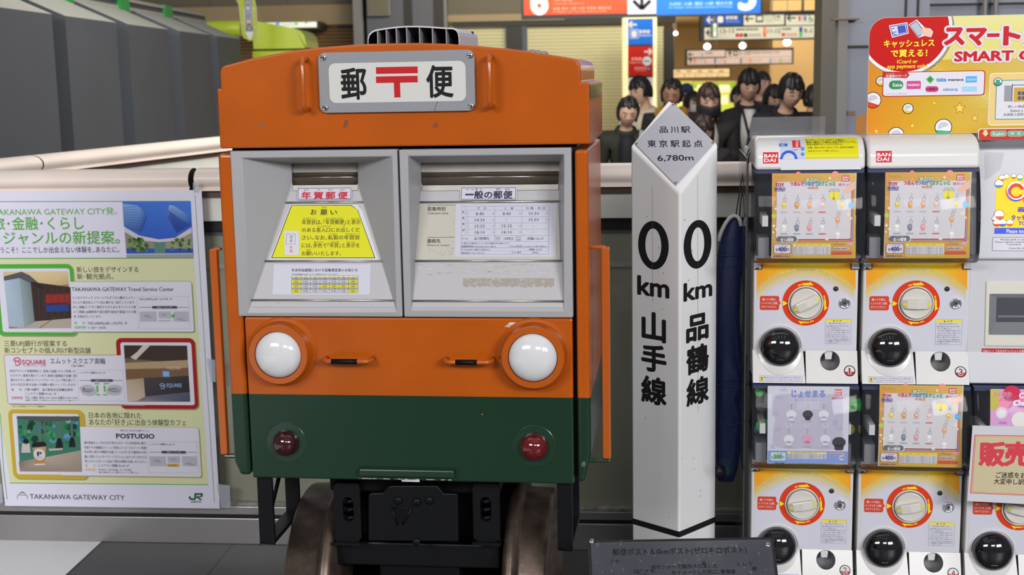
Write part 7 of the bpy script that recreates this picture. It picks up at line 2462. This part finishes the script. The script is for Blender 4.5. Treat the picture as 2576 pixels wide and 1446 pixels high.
# little lit exit sign
F = Frame((0, 18.9, 0), 0)
u0, z1 = F.px(1794, 58); u1, z0 = F.px(1806, 93)
r = thing('guide_light', F, 'narrow lit guide light hanging before the black framed overhead sign', 'light')
mb = MB(); mb.box(u0, u1, 0, .25, z0, z1, 'lamp_housing'); mb.build('case', r)
mb = MB(); sh = Sheet(mb, F, (0, 0, 0), m='ink_lit'); sh.EPS = .003; sh.rect(1795, 60, 1801, 91, c8(225, 245, 225), 1); sh.rect(1796.5, 66, 1799.5, 80, c8(60, 190, 120), 2); mb.build('lit_face', r)
mb = MB(); mb.tube([((u0 + u1) / 2, .12, z1), ((u0 + u1) / 2, .12, 3.2)], .02, 'lamp_housing', 8); mb.build('hanger', r)
# spotlights
for x, y, q, lb in ((1779, 117, 8, 'bright round spotlight above the left of the thin framed sign'), (1868, 115, 8, 'bright round spotlight in the middle of the row of three'), (1980, 106.5, 9, 'bright round spotlight nearest the grey wall'), (1699.5, 84, 5, 'small warm downlight beside the thin charcoal post')):
    p = at(x, y, 23.5)
    r = thing('spotlight', p, lb, 'spotlight', 'concourse spotlights')
    R = q / FPX * 23.5
    mb = MB(); mb.ball((0, 0, 0), R, 'bulb', n=18, sc=(1, 1, .85)); mb.build('bulb', r)
    mb = MB(); mb.lathe([(R * .5, 0), (R * .7, -R * .5), (R * .4, R * 1.2), (.015, R * 1.3), (.015, max(.1, 2.95 - p.z))], (0, .02, 0), (0, 0, 1), 'lamp_housing', 14); mb.build('fitting', r)
# ticket machines far down the concourse
F = Frame((0, 39, 0), 0)
for i, (x0, x1, c) in enumerate(((1690, 1742, (190, 205, 95)), (1744, 1797, (205, 220, 120)), (1799, 1850, (190, 210, 90)), (1852, 1892, (200, 205, 120)))):
    r = thing('ticket_machine', (0, 39, 0), 'lit yellow green ticket machine far down the concourse, ' + ('nearest the charcoal post', 'second from the charcoal post', 'third from the charcoal post', 'behind the tall man')[i], 'ticket machine', 'ticket machines')
    u0, z1 = F.px(x0, 205); u1 = F.px(x1, 205)[0]
    mb = MB(); mb.box(u0, u1, 0, .6, 0, z1, 'warm_plaster'); mb.build('cabinet', r)
    mb = MB(); sh = Sheet(mb, F, (0, 0, 0), m='ink_lit'); sh.EPS = .004
    sh.rect(x0 + 1, 207, x1 - 1, 221, c8(125, 180, 40), 1); sh.rect(x0 + 1, 222, x1 - 1, 330, c8(*c), 1)
    sh.rect(x0 + 10, 213, x1 - 14, 232, c8(235, 225, 205), 2); sh.rect(x0 + 6, 240, x1 - 18, 262, c8(240, 235, 190), 2); sh.rect(x1 - 16, 236, x1 - 6, 258, c8(120, 140, 130), 2)
    mb.build('lit_front', r)

# ------------------------------------------------------------------ people beyond the railing
def cloth(name, c, k=1.3):
    if name not in MATS:
        mat(name, c8(*c, k), .8, dirt=.15, dscale=14, bump=.3, bscale=90)
    return name


def hair_mat(name, c):
    if name not in MATS:
        mat(name, c8(*c, 1.2), .45, dirt=.3, dscale=40, bump=.5, bscale=160)
    return name


def skinned(nodes, edges, sub=1):
    """grow a smooth surface round a skeleton: nodes = (position, radius)"""
    bm = bmesh.new()
    L = bm.verts.layers.skin.verify()
    vs = []
    for i, (p, r) in enumerate(nodes):
        v = bm.verts.new(p)
        v[L].radius = (r, r) if not isinstance(r, tuple) else r
        v[L].use_root = i == 0
        vs.append(v)
    for a, b in edges:
        bm.edges.new((vs[a], vs[b]))
    me = bpy.data.meshes.new('bones')
    bm.to_mesh(me); bm.free()
    o = bpy.data.objects.new('bones', me)
    COL.objects.link(o)
    o.modifiers.new('s', 'SKIN').use_smooth_shade = True
    if sub:
        md = o.modifiers.new('d', 'SUBSURF'); md.levels = md.render_levels = sub
    dg = bpy.context.evaluated_depsgraph_get()
    me2 = bpy.data.meshes.new_from_object(o.evaluated_get(dg))
    bpy.data.objects.remove(o); bpy.data.meshes.remove(me)
    return me2


def head_points(n=26):
    """head about the origin, facing -y, for a body one unit tall; returns verts, faces"""
    V, F = [], []
    R = n // 2
    for i in range(R + 1):
        th = math.pi * i / R
        for k in range(n):
            a = 2 * math.pi * k / n
            x, y, z = math.sin(th) * math.cos(a), math.sin(th) * math.sin(a), math.cos(th)
            X, Y, Z = x * .046, y * .056, z * .068
            if Z < 0:
                t = -Z / .068
                X *= 1 - .30 * t ** 1.6
                Y = Y * (1 - .18 * t) - .006 * t if Y < 0 else Y * (1 - .45 * t)
            f = max(0, -y)
            g = lambda cx, cz, s: math.exp(-((X - cx) ** 2 + (Z - cz) ** 2) / (s * s))
            if f > .2:
                Y -= .013 * g(0, -.012, .0085) + .008 * g(0, .002, .006) + .004 * g(0, -.034, .012) + .004 * g(0, -.058, .012)
                Y += .005 * (g(.017, .006, .009) + g(-.017, .006, .009)) - .003 * (g(.017, .018, .01) + g(-.017, .018, .01))
            V.append((X, Y, Z))
    for i in range(R):
        for k in range(n):
            F.append((i * n + k, i * n + (k + 1) % n, (i + 1) * n + (k + 1) % n, (i + 1) * n + k))
    return V, F


def hair_shell(style, seed):
    """cap of hair over the head, open at the face"""
    rnd = random.Random(seed)
    n, R = 64, 40
    V, keep, idx = [], [], {}
    for i in range(R + 1):
        th = math.pi * (.02 + .80 * i / R)
        for k in range(n):
            a = 2 * math.pi * k / n
            x, y, z = math.sin(th) * math.cos(a), math.sin(th) * math.sin(a), math.cos(th)
            lump = 1 + .05 * noise.noise(Vector((x * 4 + seed, y * 4, z * 4))) + .035 * math.sin(a * 9 + seed + z * 3)
            X, Y, Z = x * .053 * lump, y * .063 * lump + .003, z * .076 * lump
            front = y < -.32 - .25 * abs(x)
            lim = {'short': .030, 'fringe': .022, 'bun': .044, 'long': .026, 'mop': .022}[style] + .004 * math.sin(a * 9 + seed)
            if front and Z < lim:
                t = min(1, (lim - Z) / .02)
                keep.append(False)
            else:
                low = {'short': -.03, 'fringe': -.03, 'bun': -.04, 'long': -.2, 'mop': -.035}[style]
                keep.append(Z > low - (.015 if y > .3 else 0))
            if style == 'long' and Z < -.005:
                q = (-Z - .005)
                X = X * (1 + q * 2.2)
                Z = Z * (2.6 if abs(x) > .2 or y > 0 else 1.5)
                Y += -.012 * (1 if y < .3 else 0)
            V.append((X, Y, Z))
    F = []
    for i in range(R):
        for k in range(n):
            f = (i * n + k, i * n + (k + 1) % n, (i + 1) * n + (k + 1) % n, (i + 1) * n + k)
            if sum(keep[q] for q in f) >= 3:
                F.append(f)
    return V, F


def person(px, ptop, Y, label, hair=('short', (28, 25, 25)), coat=((30, 30, 34), 'open'), inner=(40, 40, 44), trousers=(35, 36, 42), yaw=0, lean=.12, nod=.4, arms='phone', tilt=0, mask=None, extras=(), turn=0, skin=(205, 165, 145), seed=1, cap=None):
    # pose at unit height, then scale so the crown meets the seen height
    ROT = lambda p, q: Vector((p[0], q.y * 0 + p[1] * math.cos(lean) - (p[2] - .53) * math.sin(lean), .53 + p[1] * math.sin(lean) + (p[2] - .53) * math.cos(lean)))
    U = lambda x, y, z: ROT((x, y, z), Vector((0, 0, 0)))
    nod *= .72
    neck = U(0, .006, .835)
    HM = Matrix.Rotation(turn, 3, 'Z') @ Matrix.Rotation(tilt, 3, 'Y') @ Matrix.Rotation(-(nod + lean * .5) * -1, 3, 'X')
    hc = neck + HM @ Vector((0, -.012, .088))
    top = (hc + HM @ Vector((0, 0, .074))).z
    zt = at(px, ptop, Y).z
    H = zt / top
    ax = at(px, ptop + 30, Y)
    yw = yaw
    RZ = Matrix.Rotation(yw, 3, 'Z')
    off = RZ @ Vector((hc.x, hc.y, 0)) * H
    root = thing('person', (ax.x - off.x, Y - off.y, 0), label, 'person', 'people beyond the railing')
    root.rotation_euler = (0, 0, yw)
    T = lambda v: Vector(v) * H
    # skeleton
    N, E = [], []
    def nd(p, r):
        N.append((T(p), r * H)); return len(N) - 1
    pel = nd((0, 0, .53), .072); wa = nd(U(0, 0, .62), .066); chs = nd(U(0, 0, .73), .056); nb = nd(U(0, .004, .795), .034); nk = nd(neck, .028)
    E += [(pel, wa), (wa, chs), (chs, nb), (nb, nk)]
    nh = nd(hc + HM @ Vector((0, .008, -.03)), .03); E.append((nk, nh))
    joints = {}
    for s in (-1, 1):
        sh_ = nd(U(s * .098, .004, .782), .026); E.append((nb, sh_))
        mode = arms if isinstance(arms, str) else arms[(s + 1) // 2]
        if mode == 'phone':
            el, wr, hd = U(s * .125, -.02, .645), U(s * .05, -.135, .665), U(s * .03, -.16, .685)
        elif mode == 'rest':
            el, wr, hd = U(s * .135, -.05, .65), U(s * .10, -.17, .60), U(s * .085, -.20, .592)
        else:
            el, wr, hd = U(s * .125, .012, .63), Vector((s * .125, -.05, .505)), Vector((s * .125, -.06, .465))
        joints[s] = (U(s * .098, .004, .79), el, wr, hd)
        e1 = nd(el, .026); w1 = nd(wr, .017); h1 = nd(wr + (hd - wr) * .6, .02)
        E += [(sh_, e1), (e1, w1), (w1, h1)]
        d = (hd - wr).normalized()
        sd = d.cross(Vector((0, 0, 1))).normalized()
        cl = Vector((0, 0, -1)) if mode != 'down' else Vector((-s * .6, 0, -.2))
        for q in range(4):
            base_ = wr + d * .030 + sd * ((q - 1.5) * .0085)
            f1 = nd(base_ + d * .012, .0062); f2 = nd(base_ + d * (.028 + .004 * (1 - abs(q - 1.2) / 2)) + cl * .006, .0055); f3 = nd(base_ + d * (.034 + .004 * (1 - abs(q - 1.2) / 2)) + cl * .018, .0045)
            E += [(h1, f1), (f1, f2), (f2, f3)]
        t1 = nd(wr + d * .018 - sd * s * .016, .0068); t2 = nd(wr + d * .034 - sd * s * .022 + cl * .004, .0055); E += [(h1, t1), (t1, t2)]
        hp = nd((s * .048, 0, .50), .052); kn = nd((s * .052, -.012, .28), .036); an = nd((s * .054, .012, .045), .022); to = nd((s * .06, -.075, .018), .020)
        E += [(pel, hp), (hp, kn), (kn, an), (an, to)]
    body = skinned(N, E)
    V = [v.co.copy() for v in body.vertices]; F = [tuple(p.vertices) for p in body.polygons]
    hv, hf = head_points()
    b0 = len(V)
    V += [T(hc + HM @ Vector(p)) for p in hv]; F += [tuple(b0 + i for i in f) for f in hf]
    for s in (-1, 1):     # ears
        b1 = len(V)
        for i in range(7):
            th = math.pi * i / 6
            for k in range(8):
                a = 2 * math.pi * k / 8
                V.append(T(hc + HM @ Vector((s * .046 + .006 * math.sin(th) * math.cos(a), .004 + .011 * math.sin(th) * math.sin(a), -.004 + .017 * math.cos(th)))))
        F += [(b1 + i * 8 + k, b1 + i * 8 + (k + 1) % 8, b1 + (i + 1) * 8 + (k + 1) % 8, b1 + (i + 1) * 8 + k) for i in range(6) for k in range(8)]
    me = bpy.data.meshes.new('raw'); me.from_pydata([tuple(v) for v in V], [], F)
    bpy.data.meshes.remove(body)
    tmp = bpy.data.objects.new('raw', me); COL.objects.link(tmp)
    md = tmp.modifiers.new('r', 'REMESH'); md.mode = 'VOXEL'; md.voxel_size = .0075; md.use_smooth_shade = True
    me2 = bpy.data.meshes.new_from_object(tmp.evaluated_get(bpy.context.evaluated_depsgraph_get()))
    bpy.data.objects.remove(tmp); bpy.data.meshes.remove(me)
    me2.name = 'body'
    me2.materials.clear(); me2.materials.append(MATS['skin_tone'])
    ca = me2.color_attributes.new('Col', 'FLOAT_COLOR', 'POINT')
    sk = c8(*skin, 1.15); HI = HM.inverted()
    flat = []
    lip, brow, eye = tuple(a * b for a, b in zip(sk, (.78, .5, .5))), (.10, .07, .055), (.03, .02, .018)
    for v in me2.vertices:
        q = HI @ (v.co / H - hc)
        c = sk
        if q.y < -.02 and abs(q.x) < .04:
            ex_ = abs(q.x) - .0175
            if (ex_ / .0085) ** 2 + ((q.z - .003) / .0026) ** 2 < 1:
                c = eye
            elif (ex_ / .0105) ** 2 + ((q.z - .0165) / .0032) ** 2 < 1:
                c = brow
            elif (q.x / .0145) ** 2 + ((q.z + .0345) / .0042) ** 2 < 1:
                c = lip
        flat += [*c, 1]
    ca.data.foreach_set('color', flat)
    me2.polygons.foreach_set('use_smooth', [True] * len(me2.polygons))
    bo = bpy.data.objects.new('body', me2); COL.objects.link(bo); bo.parent = root
    # clothes: the same skeleton, a little wider
    def garment(name, m, parts, grow, seg=1):
        n2, e2 = [], []
        for chain in parts:
            last = None
            for p, r in chain:
                if isinstance(p, int):
                    last = p; continue
                n2.append((T(p), (r + grow) * H))
                if last is not None:
                    e2.append((last, len(n2) - 1))
                last = len(n2) - 1
        mm = skinned(n2, e2)
        mm.materials.clear(); mm.materials.append(MATS[m])
        mm.polygons.foreach_set('use_smooth', [True] * len(mm.polygons))
        o = bpy.data.objects.new(name, mm); COL.objects.link(o); o.parent = root
        return o
    # trunk order: 0 hem, 1 waist, 2 chest, 3 collar
    trunk = [((0, 0, .42), .080), (U(0, 0, .62), .076), (U(0, 0, .725), .084), (U(0, .004, .806), .056)]
    sleeves = []
    for s in (-1, 1):
        a, b, c_, d = joints[s]
        sleeves.append([(3, 0), (a, .048), (b, .033), (c_ - (c_ - b) * .06, .025)])
    cm = cloth('cloth_%d_%d_%d' % coat[0], coat[0])
    g = garment('coat' if coat[1] != 'top' else 'sweater', cm, [trunk] + sleeves, .004)
    tm = cloth('cloth_%d_%d_%d' % trousers, trousers)
    garment('trousers', tm, [[((0, 0, .52), .074), ((-.05, 0, .47), .056), ((-.053, -.01, .28), .044), ((-.054, .01, .07), .036)], [(0, 0), ((.05, 0, .47), .056), ((.053, -.01, .28), .044), ((.054, .01, .07), .036)]], .004)
    for s in (-1, 1):
        mb = MB(); mb.ball(T((s * .058, -.03, .022)), .05 * H, cloth('shoe_black', (30, 30, 32)), n=14, sc=(.62, 1.25, .42)); mb.build('shoe', root)
    if coat[1] == 'open':
        mb = MB()
        pts = []
        for z, wd in ((.815, .030), (.77, .040), (.70, .040), (.60, .036)):
            f = U(0, -.084 if z < .8 else -.058, z)
            pts += [T(f + Vector((-wd, .012, 0))), T(f + Vector((0, -.010, 0))), T(f + Vector((wd, .012, 0)))]
        mb.add(pts, [(i * 3 + k, i * 3 + k + 1, i * 3 + 4 + k, i * 3 + 3 + k) for i in range(3) for k in range(2)], cloth('cloth_%d_%d_%d' % inner, inner), smooth=True)
        o = mb.build('shirt', root); md = o.modifiers.new('t', 'SOLIDIFY'); md.thickness = .012
    # collar
    mb = MB()
    cpts = [T(U(.040 * math.cos(t), .004 + .040 * math.sin(t), .822 + .010 * math.sin(t))) for t in [2 * math.pi * i / 18 for i in range(18)]]
    mb.tube(cpts, .014 * H, cm if 'scarf' not in extras else cloth('scarf_mustard', (176, 128, 28)), 8, closed=True); mb.build('collar', root)
    # hair
    style, hcol = hair
    hm = hair_mat('hair_%d_%d_%d' % hcol, hcol)
    if style != 'none':
        hv, hf = hair_shell(style, seed)
        mb = MB(); mb.add([T(hc + HM @ Vector(p)) for p in hv], hf, hm, smooth=True)
        o = mb.build('hair', root)
        md = o.modifiers.new('t', 'SOLIDIFY'); md.thickness = .012 * H; md.offset = -1
        if style == 'bun':
            mb = MB(); mb.ball(T(hc + HM @ Vector((.0, .065, -.012))), .024 * H, hm, n=14); mb.build('hair_bun', root)
    if cap:
        mb = MB()
        prof = [(.054 * math.cos(t), .006 + .070 * math.sin(t)) for t in [math.pi / 2 * i / 8 for i in range(9)]]
        ax_ = HM @ Vector((0, 0, 1))
        mb.lathe([(r * H, h * H) for r, h in prof], T(hc + HM @ Vector((0, .004, .012))), ax_, cloth('cap_blue', cap), 26)
        br = [T(hc + HM @ Vector((.045 * math.cos(t), -.030 + .06 * math.sin(t), .018 - .008 * abs(math.sin(t))))) for t in [math.pi + math.pi * i / 12 for i in range(13)]]
        mb.add(br + [p + Vector((0, 0, .006 * H)) for p in br], [tuple(range(13)), tuple(range(13, 26))], 'cap_blue'); mb.build('cap', root)
    if mask:
        mk = 'mask_%d' % mask[0]
        mat(mk, c8(*mask), .8)
        mb = MB(); W = []
        for i, z in enumerate((-.006, -.022, -.040, -.058)):
            for k in range(9):
                x = (k - 4) / 4 * (.044 - .004 * abs(i - 1))
                y = -.064 * math.sqrt(max(0, 1 - (x / .054) ** 2)) - (.012, .014, .010, .002)[i] * max(0, 1 - abs(x) / .03) + .004 * (i == 3)
                W.append(T(hc + HM @ Vector((x, y, z))))
        mb.add(W, [(i * 9 + k, i * 9 + k + 1, i * 9 + 10 + k, i * 9 + 9 + k) for i in range(3) for k in range(8)], mk, smooth=True); o = mb.build('face_mask', root)
        md = o.modifiers.new('t', 'SOLIDIFY'); md.thickness = .008
    if 'scarf' in extras:
        mb = MB()
        for j, (rr, z, tr) in enumerate(((.066, .800, .026), (.058, .822, .022))):
            mb.tube([T(U(rr * math.cos(t), .0 + rr * .85 * math.sin(t) - .008, z + .008 * math.sin(3 * t + j))) for t in [2 * math.pi * i / 24 for i in range(24)]], tr * H, 'scarf_mustard', 10, closed=True)
        mb.tube([T(U(-.02, -.075, .80)), T(U(-.03, -.095, .74)), T(U(-.035, -.10, .66))], [.026 * H, .03 * H, .026 * H], 'scarf_mustard', 8)
        mb.build('scarf', root)
    if 'strap' in extras:
        mb = MB(); mat('strap_grey', c8(150, 150, 158), .4)
        P = [U(.07, -.02, .828), U(.055, -.085, .76), U(.02, -.095, .68), U(-.01, -.095, .62)]
        for q in range(3):
            a, b = T(P[q]), T(P[q + 1])
            mb.hexa([a + Vector((-.012, -.012, 0)), a + Vector((.012, -.012, 0)), a + Vector((.012, -.006, 0)), a + Vector((-.012, -.006, 0))], [b + Vector((-.012, -.012, 0)), b + Vector((.012, -.012, 0)), b + Vector((.012, -.006, 0)), b + Vector((-.012, -.006, 0))], 'strap_grey')
        mb.tube([T(P[3]), T(P[3] + Vector((0, 0, -.03)))], .012, 'chrome', 8)
        mb.build('bag_strap', root)
    if 'lanyard' in extras:
        mb = MB(); cloth('lanyard_black', (25, 25, 28))
        for s in (-1, 1):
            P = [U(s * .035, -.045, .83), U(s * .026, -.098, .77), U(0, -.106, .67)]
            for q in range(2):
                a, b = T(P[q]), T(P[q + 1])
                mb.hexa([a + Vector((-.008, -.006, 0)), a + Vector((.008, -.006, 0)), a + Vector((.008, 0, 0)), a + Vector((-.008, 0, 0))], [b + Vector((-.008, -.006, 0)), b + Vector((.008, -.006, 0)), b + Vector((.008, 0, 0)), b + Vector((-.008, 0, 0))], 'lanyard_black')
        mb.build('lanyard', root)
        mb = MB(); p = T(U(0, -.11, .655)); mb.box(p.x - .035, p.x + .035, p.y - .006, p.y, p.z - .10, p.z, cloth('badge_card', (215, 195, 185))); mb.build('name_card', root)
    if 'phone' in extras:
        h = (joints[-1][3] + joints[1][3]) / 2
        mb = MB(); p = T(h + Vector((0, -.004, .012))); mb.hexa([p + Vector((-.036, -.055, -.02)), p + Vector((.036, -.055, -.02)), p + Vector((.036, .055, .055)), p + Vector((-.036, .055, .055))], [p + Vector((-.036, -.06, -.012)), p + Vector((.036, -.06, -.012)), p + Vector((.036, .05, .063)), p + Vector((-.036, .05, .063))], 'sign_black')
        o = mb.build('mobile_phone', None); o.matrix_world = Matrix.Translation(root.location) @ Matrix.Rotation(yw, 4, 'Z')
        tag(o, 'dark mobile phone held by the ' + extras[-1], 'phone')
    return root


BK = (28, 25, 25)
person(1580, 245, 8.3, 'person in a dark olive coat with a pale bag strap, looking down beside the postbox', ('bun', BK), ((34, 38, 28), 'open'), (24, 25, 32), (32, 36, 50), lean=.16, nod=.5, arms='down', extras=('strap',), seed=1, tilt=.08)
person(1611, 192, 9.6, 'person in a cream sweater before the lit direction pillar, looking sideways and down', ('fringe', BK), ((205, 195, 170), 'top'), (200, 190, 165), lean=.05, nod=.3, arms='phone', turn=-.55, yaw=-.35, seed=2, tilt=-.1)
person(1690, 199, 9.2, 'person in a mustard scarf with tied dark hair, looking down behind the post', ('bun', (36, 28, 24)), ((40, 38, 36), 'open'), (176, 128, 28), lean=.1, nod=.45, arms='phone', turn=-.2, extras=('scarf', 'phone', 'person in the mustard scarf'), seed=3, tilt=.1, skin=(175, 130, 105))
person(1727, 214, 12.4, 'person in a blue cap far behind the mustard scarf', ('short', BK), ((40, 42, 48), 'top'), lean=.05, nod=.2, cap=(45, 60, 110), seed=4)
person(1742, 229, 11.4, 'person with dark hair and a white face mask half hidden behind the post tip', ('mop', BK), ((30, 30, 34), 'top'), lean=.05, nod=.2, mask=(205, 205, 205), turn=.5, seed=5)
person(1783, 210, 8.25, 'person with long brown hair, a dark face mask and a white printed shirt', ('long', (62, 42, 34)), ((36, 32, 34), 'open'), (205, 200, 195), lean=.12, nod=.42, arms='phone', mask=(42, 40, 46), seed=6, extras=('phone', 'person with long brown hair'))
person(1768, 291, 7.55, 'short person with dark brown hair bent low behind the distance post', ('long', (46, 32, 27)), ((38, 36, 38), 'top'), lean=.18, nod=.55, arms='phone', seed=7)
person(1857, 215, 12.0, 'small dark haired person between the brown haired one and the tall man', ('mop', BK), ((26, 28, 30), 'top'), lean=.05, nod=.2, seed=8)
person(1917, 180, 11.3, 'person behind the shoulder of the tall man with the lanyard', ('short', (48, 40, 36)), ((60, 55, 52), 'top'), lean=.03, nod=.15, turn=.4, seed=9)
person(1884, 174, 8.95, 'tall person in a black jacket and white shirt with a black lanyard', ('mop', BK), ((27, 27, 32), 'open'), (208, 205, 205), lean=.10, nod=.38, arms=('down', 'phone'), extras=('lanyard',), seed=10)
person(1945, 214, 9.9, 'person with dark hair between the two men in black jackets', ('mop', (34, 28, 26)), ((32, 32, 36), 'top'), lean=.1, nod=.45, turn=.3, seed=11)
person(1990, 187, 8.0, 'person in a black jacket leaning forward over folded hands near the grey wall', ('short', BK), ((24, 25, 30), 'top'), (30, 30, 34), lean=.26, nod=.42, arms='rest', turn=.25, seed=12)
person(2050, 212, 9.6, 'dark haired person at the edge of the crowd beside the grey wall', ('mop', (40, 38, 36)), ((34, 34, 38), 'top'), lean=.05, nod=.2, turn=1.2, yaw=.8, seed=13)
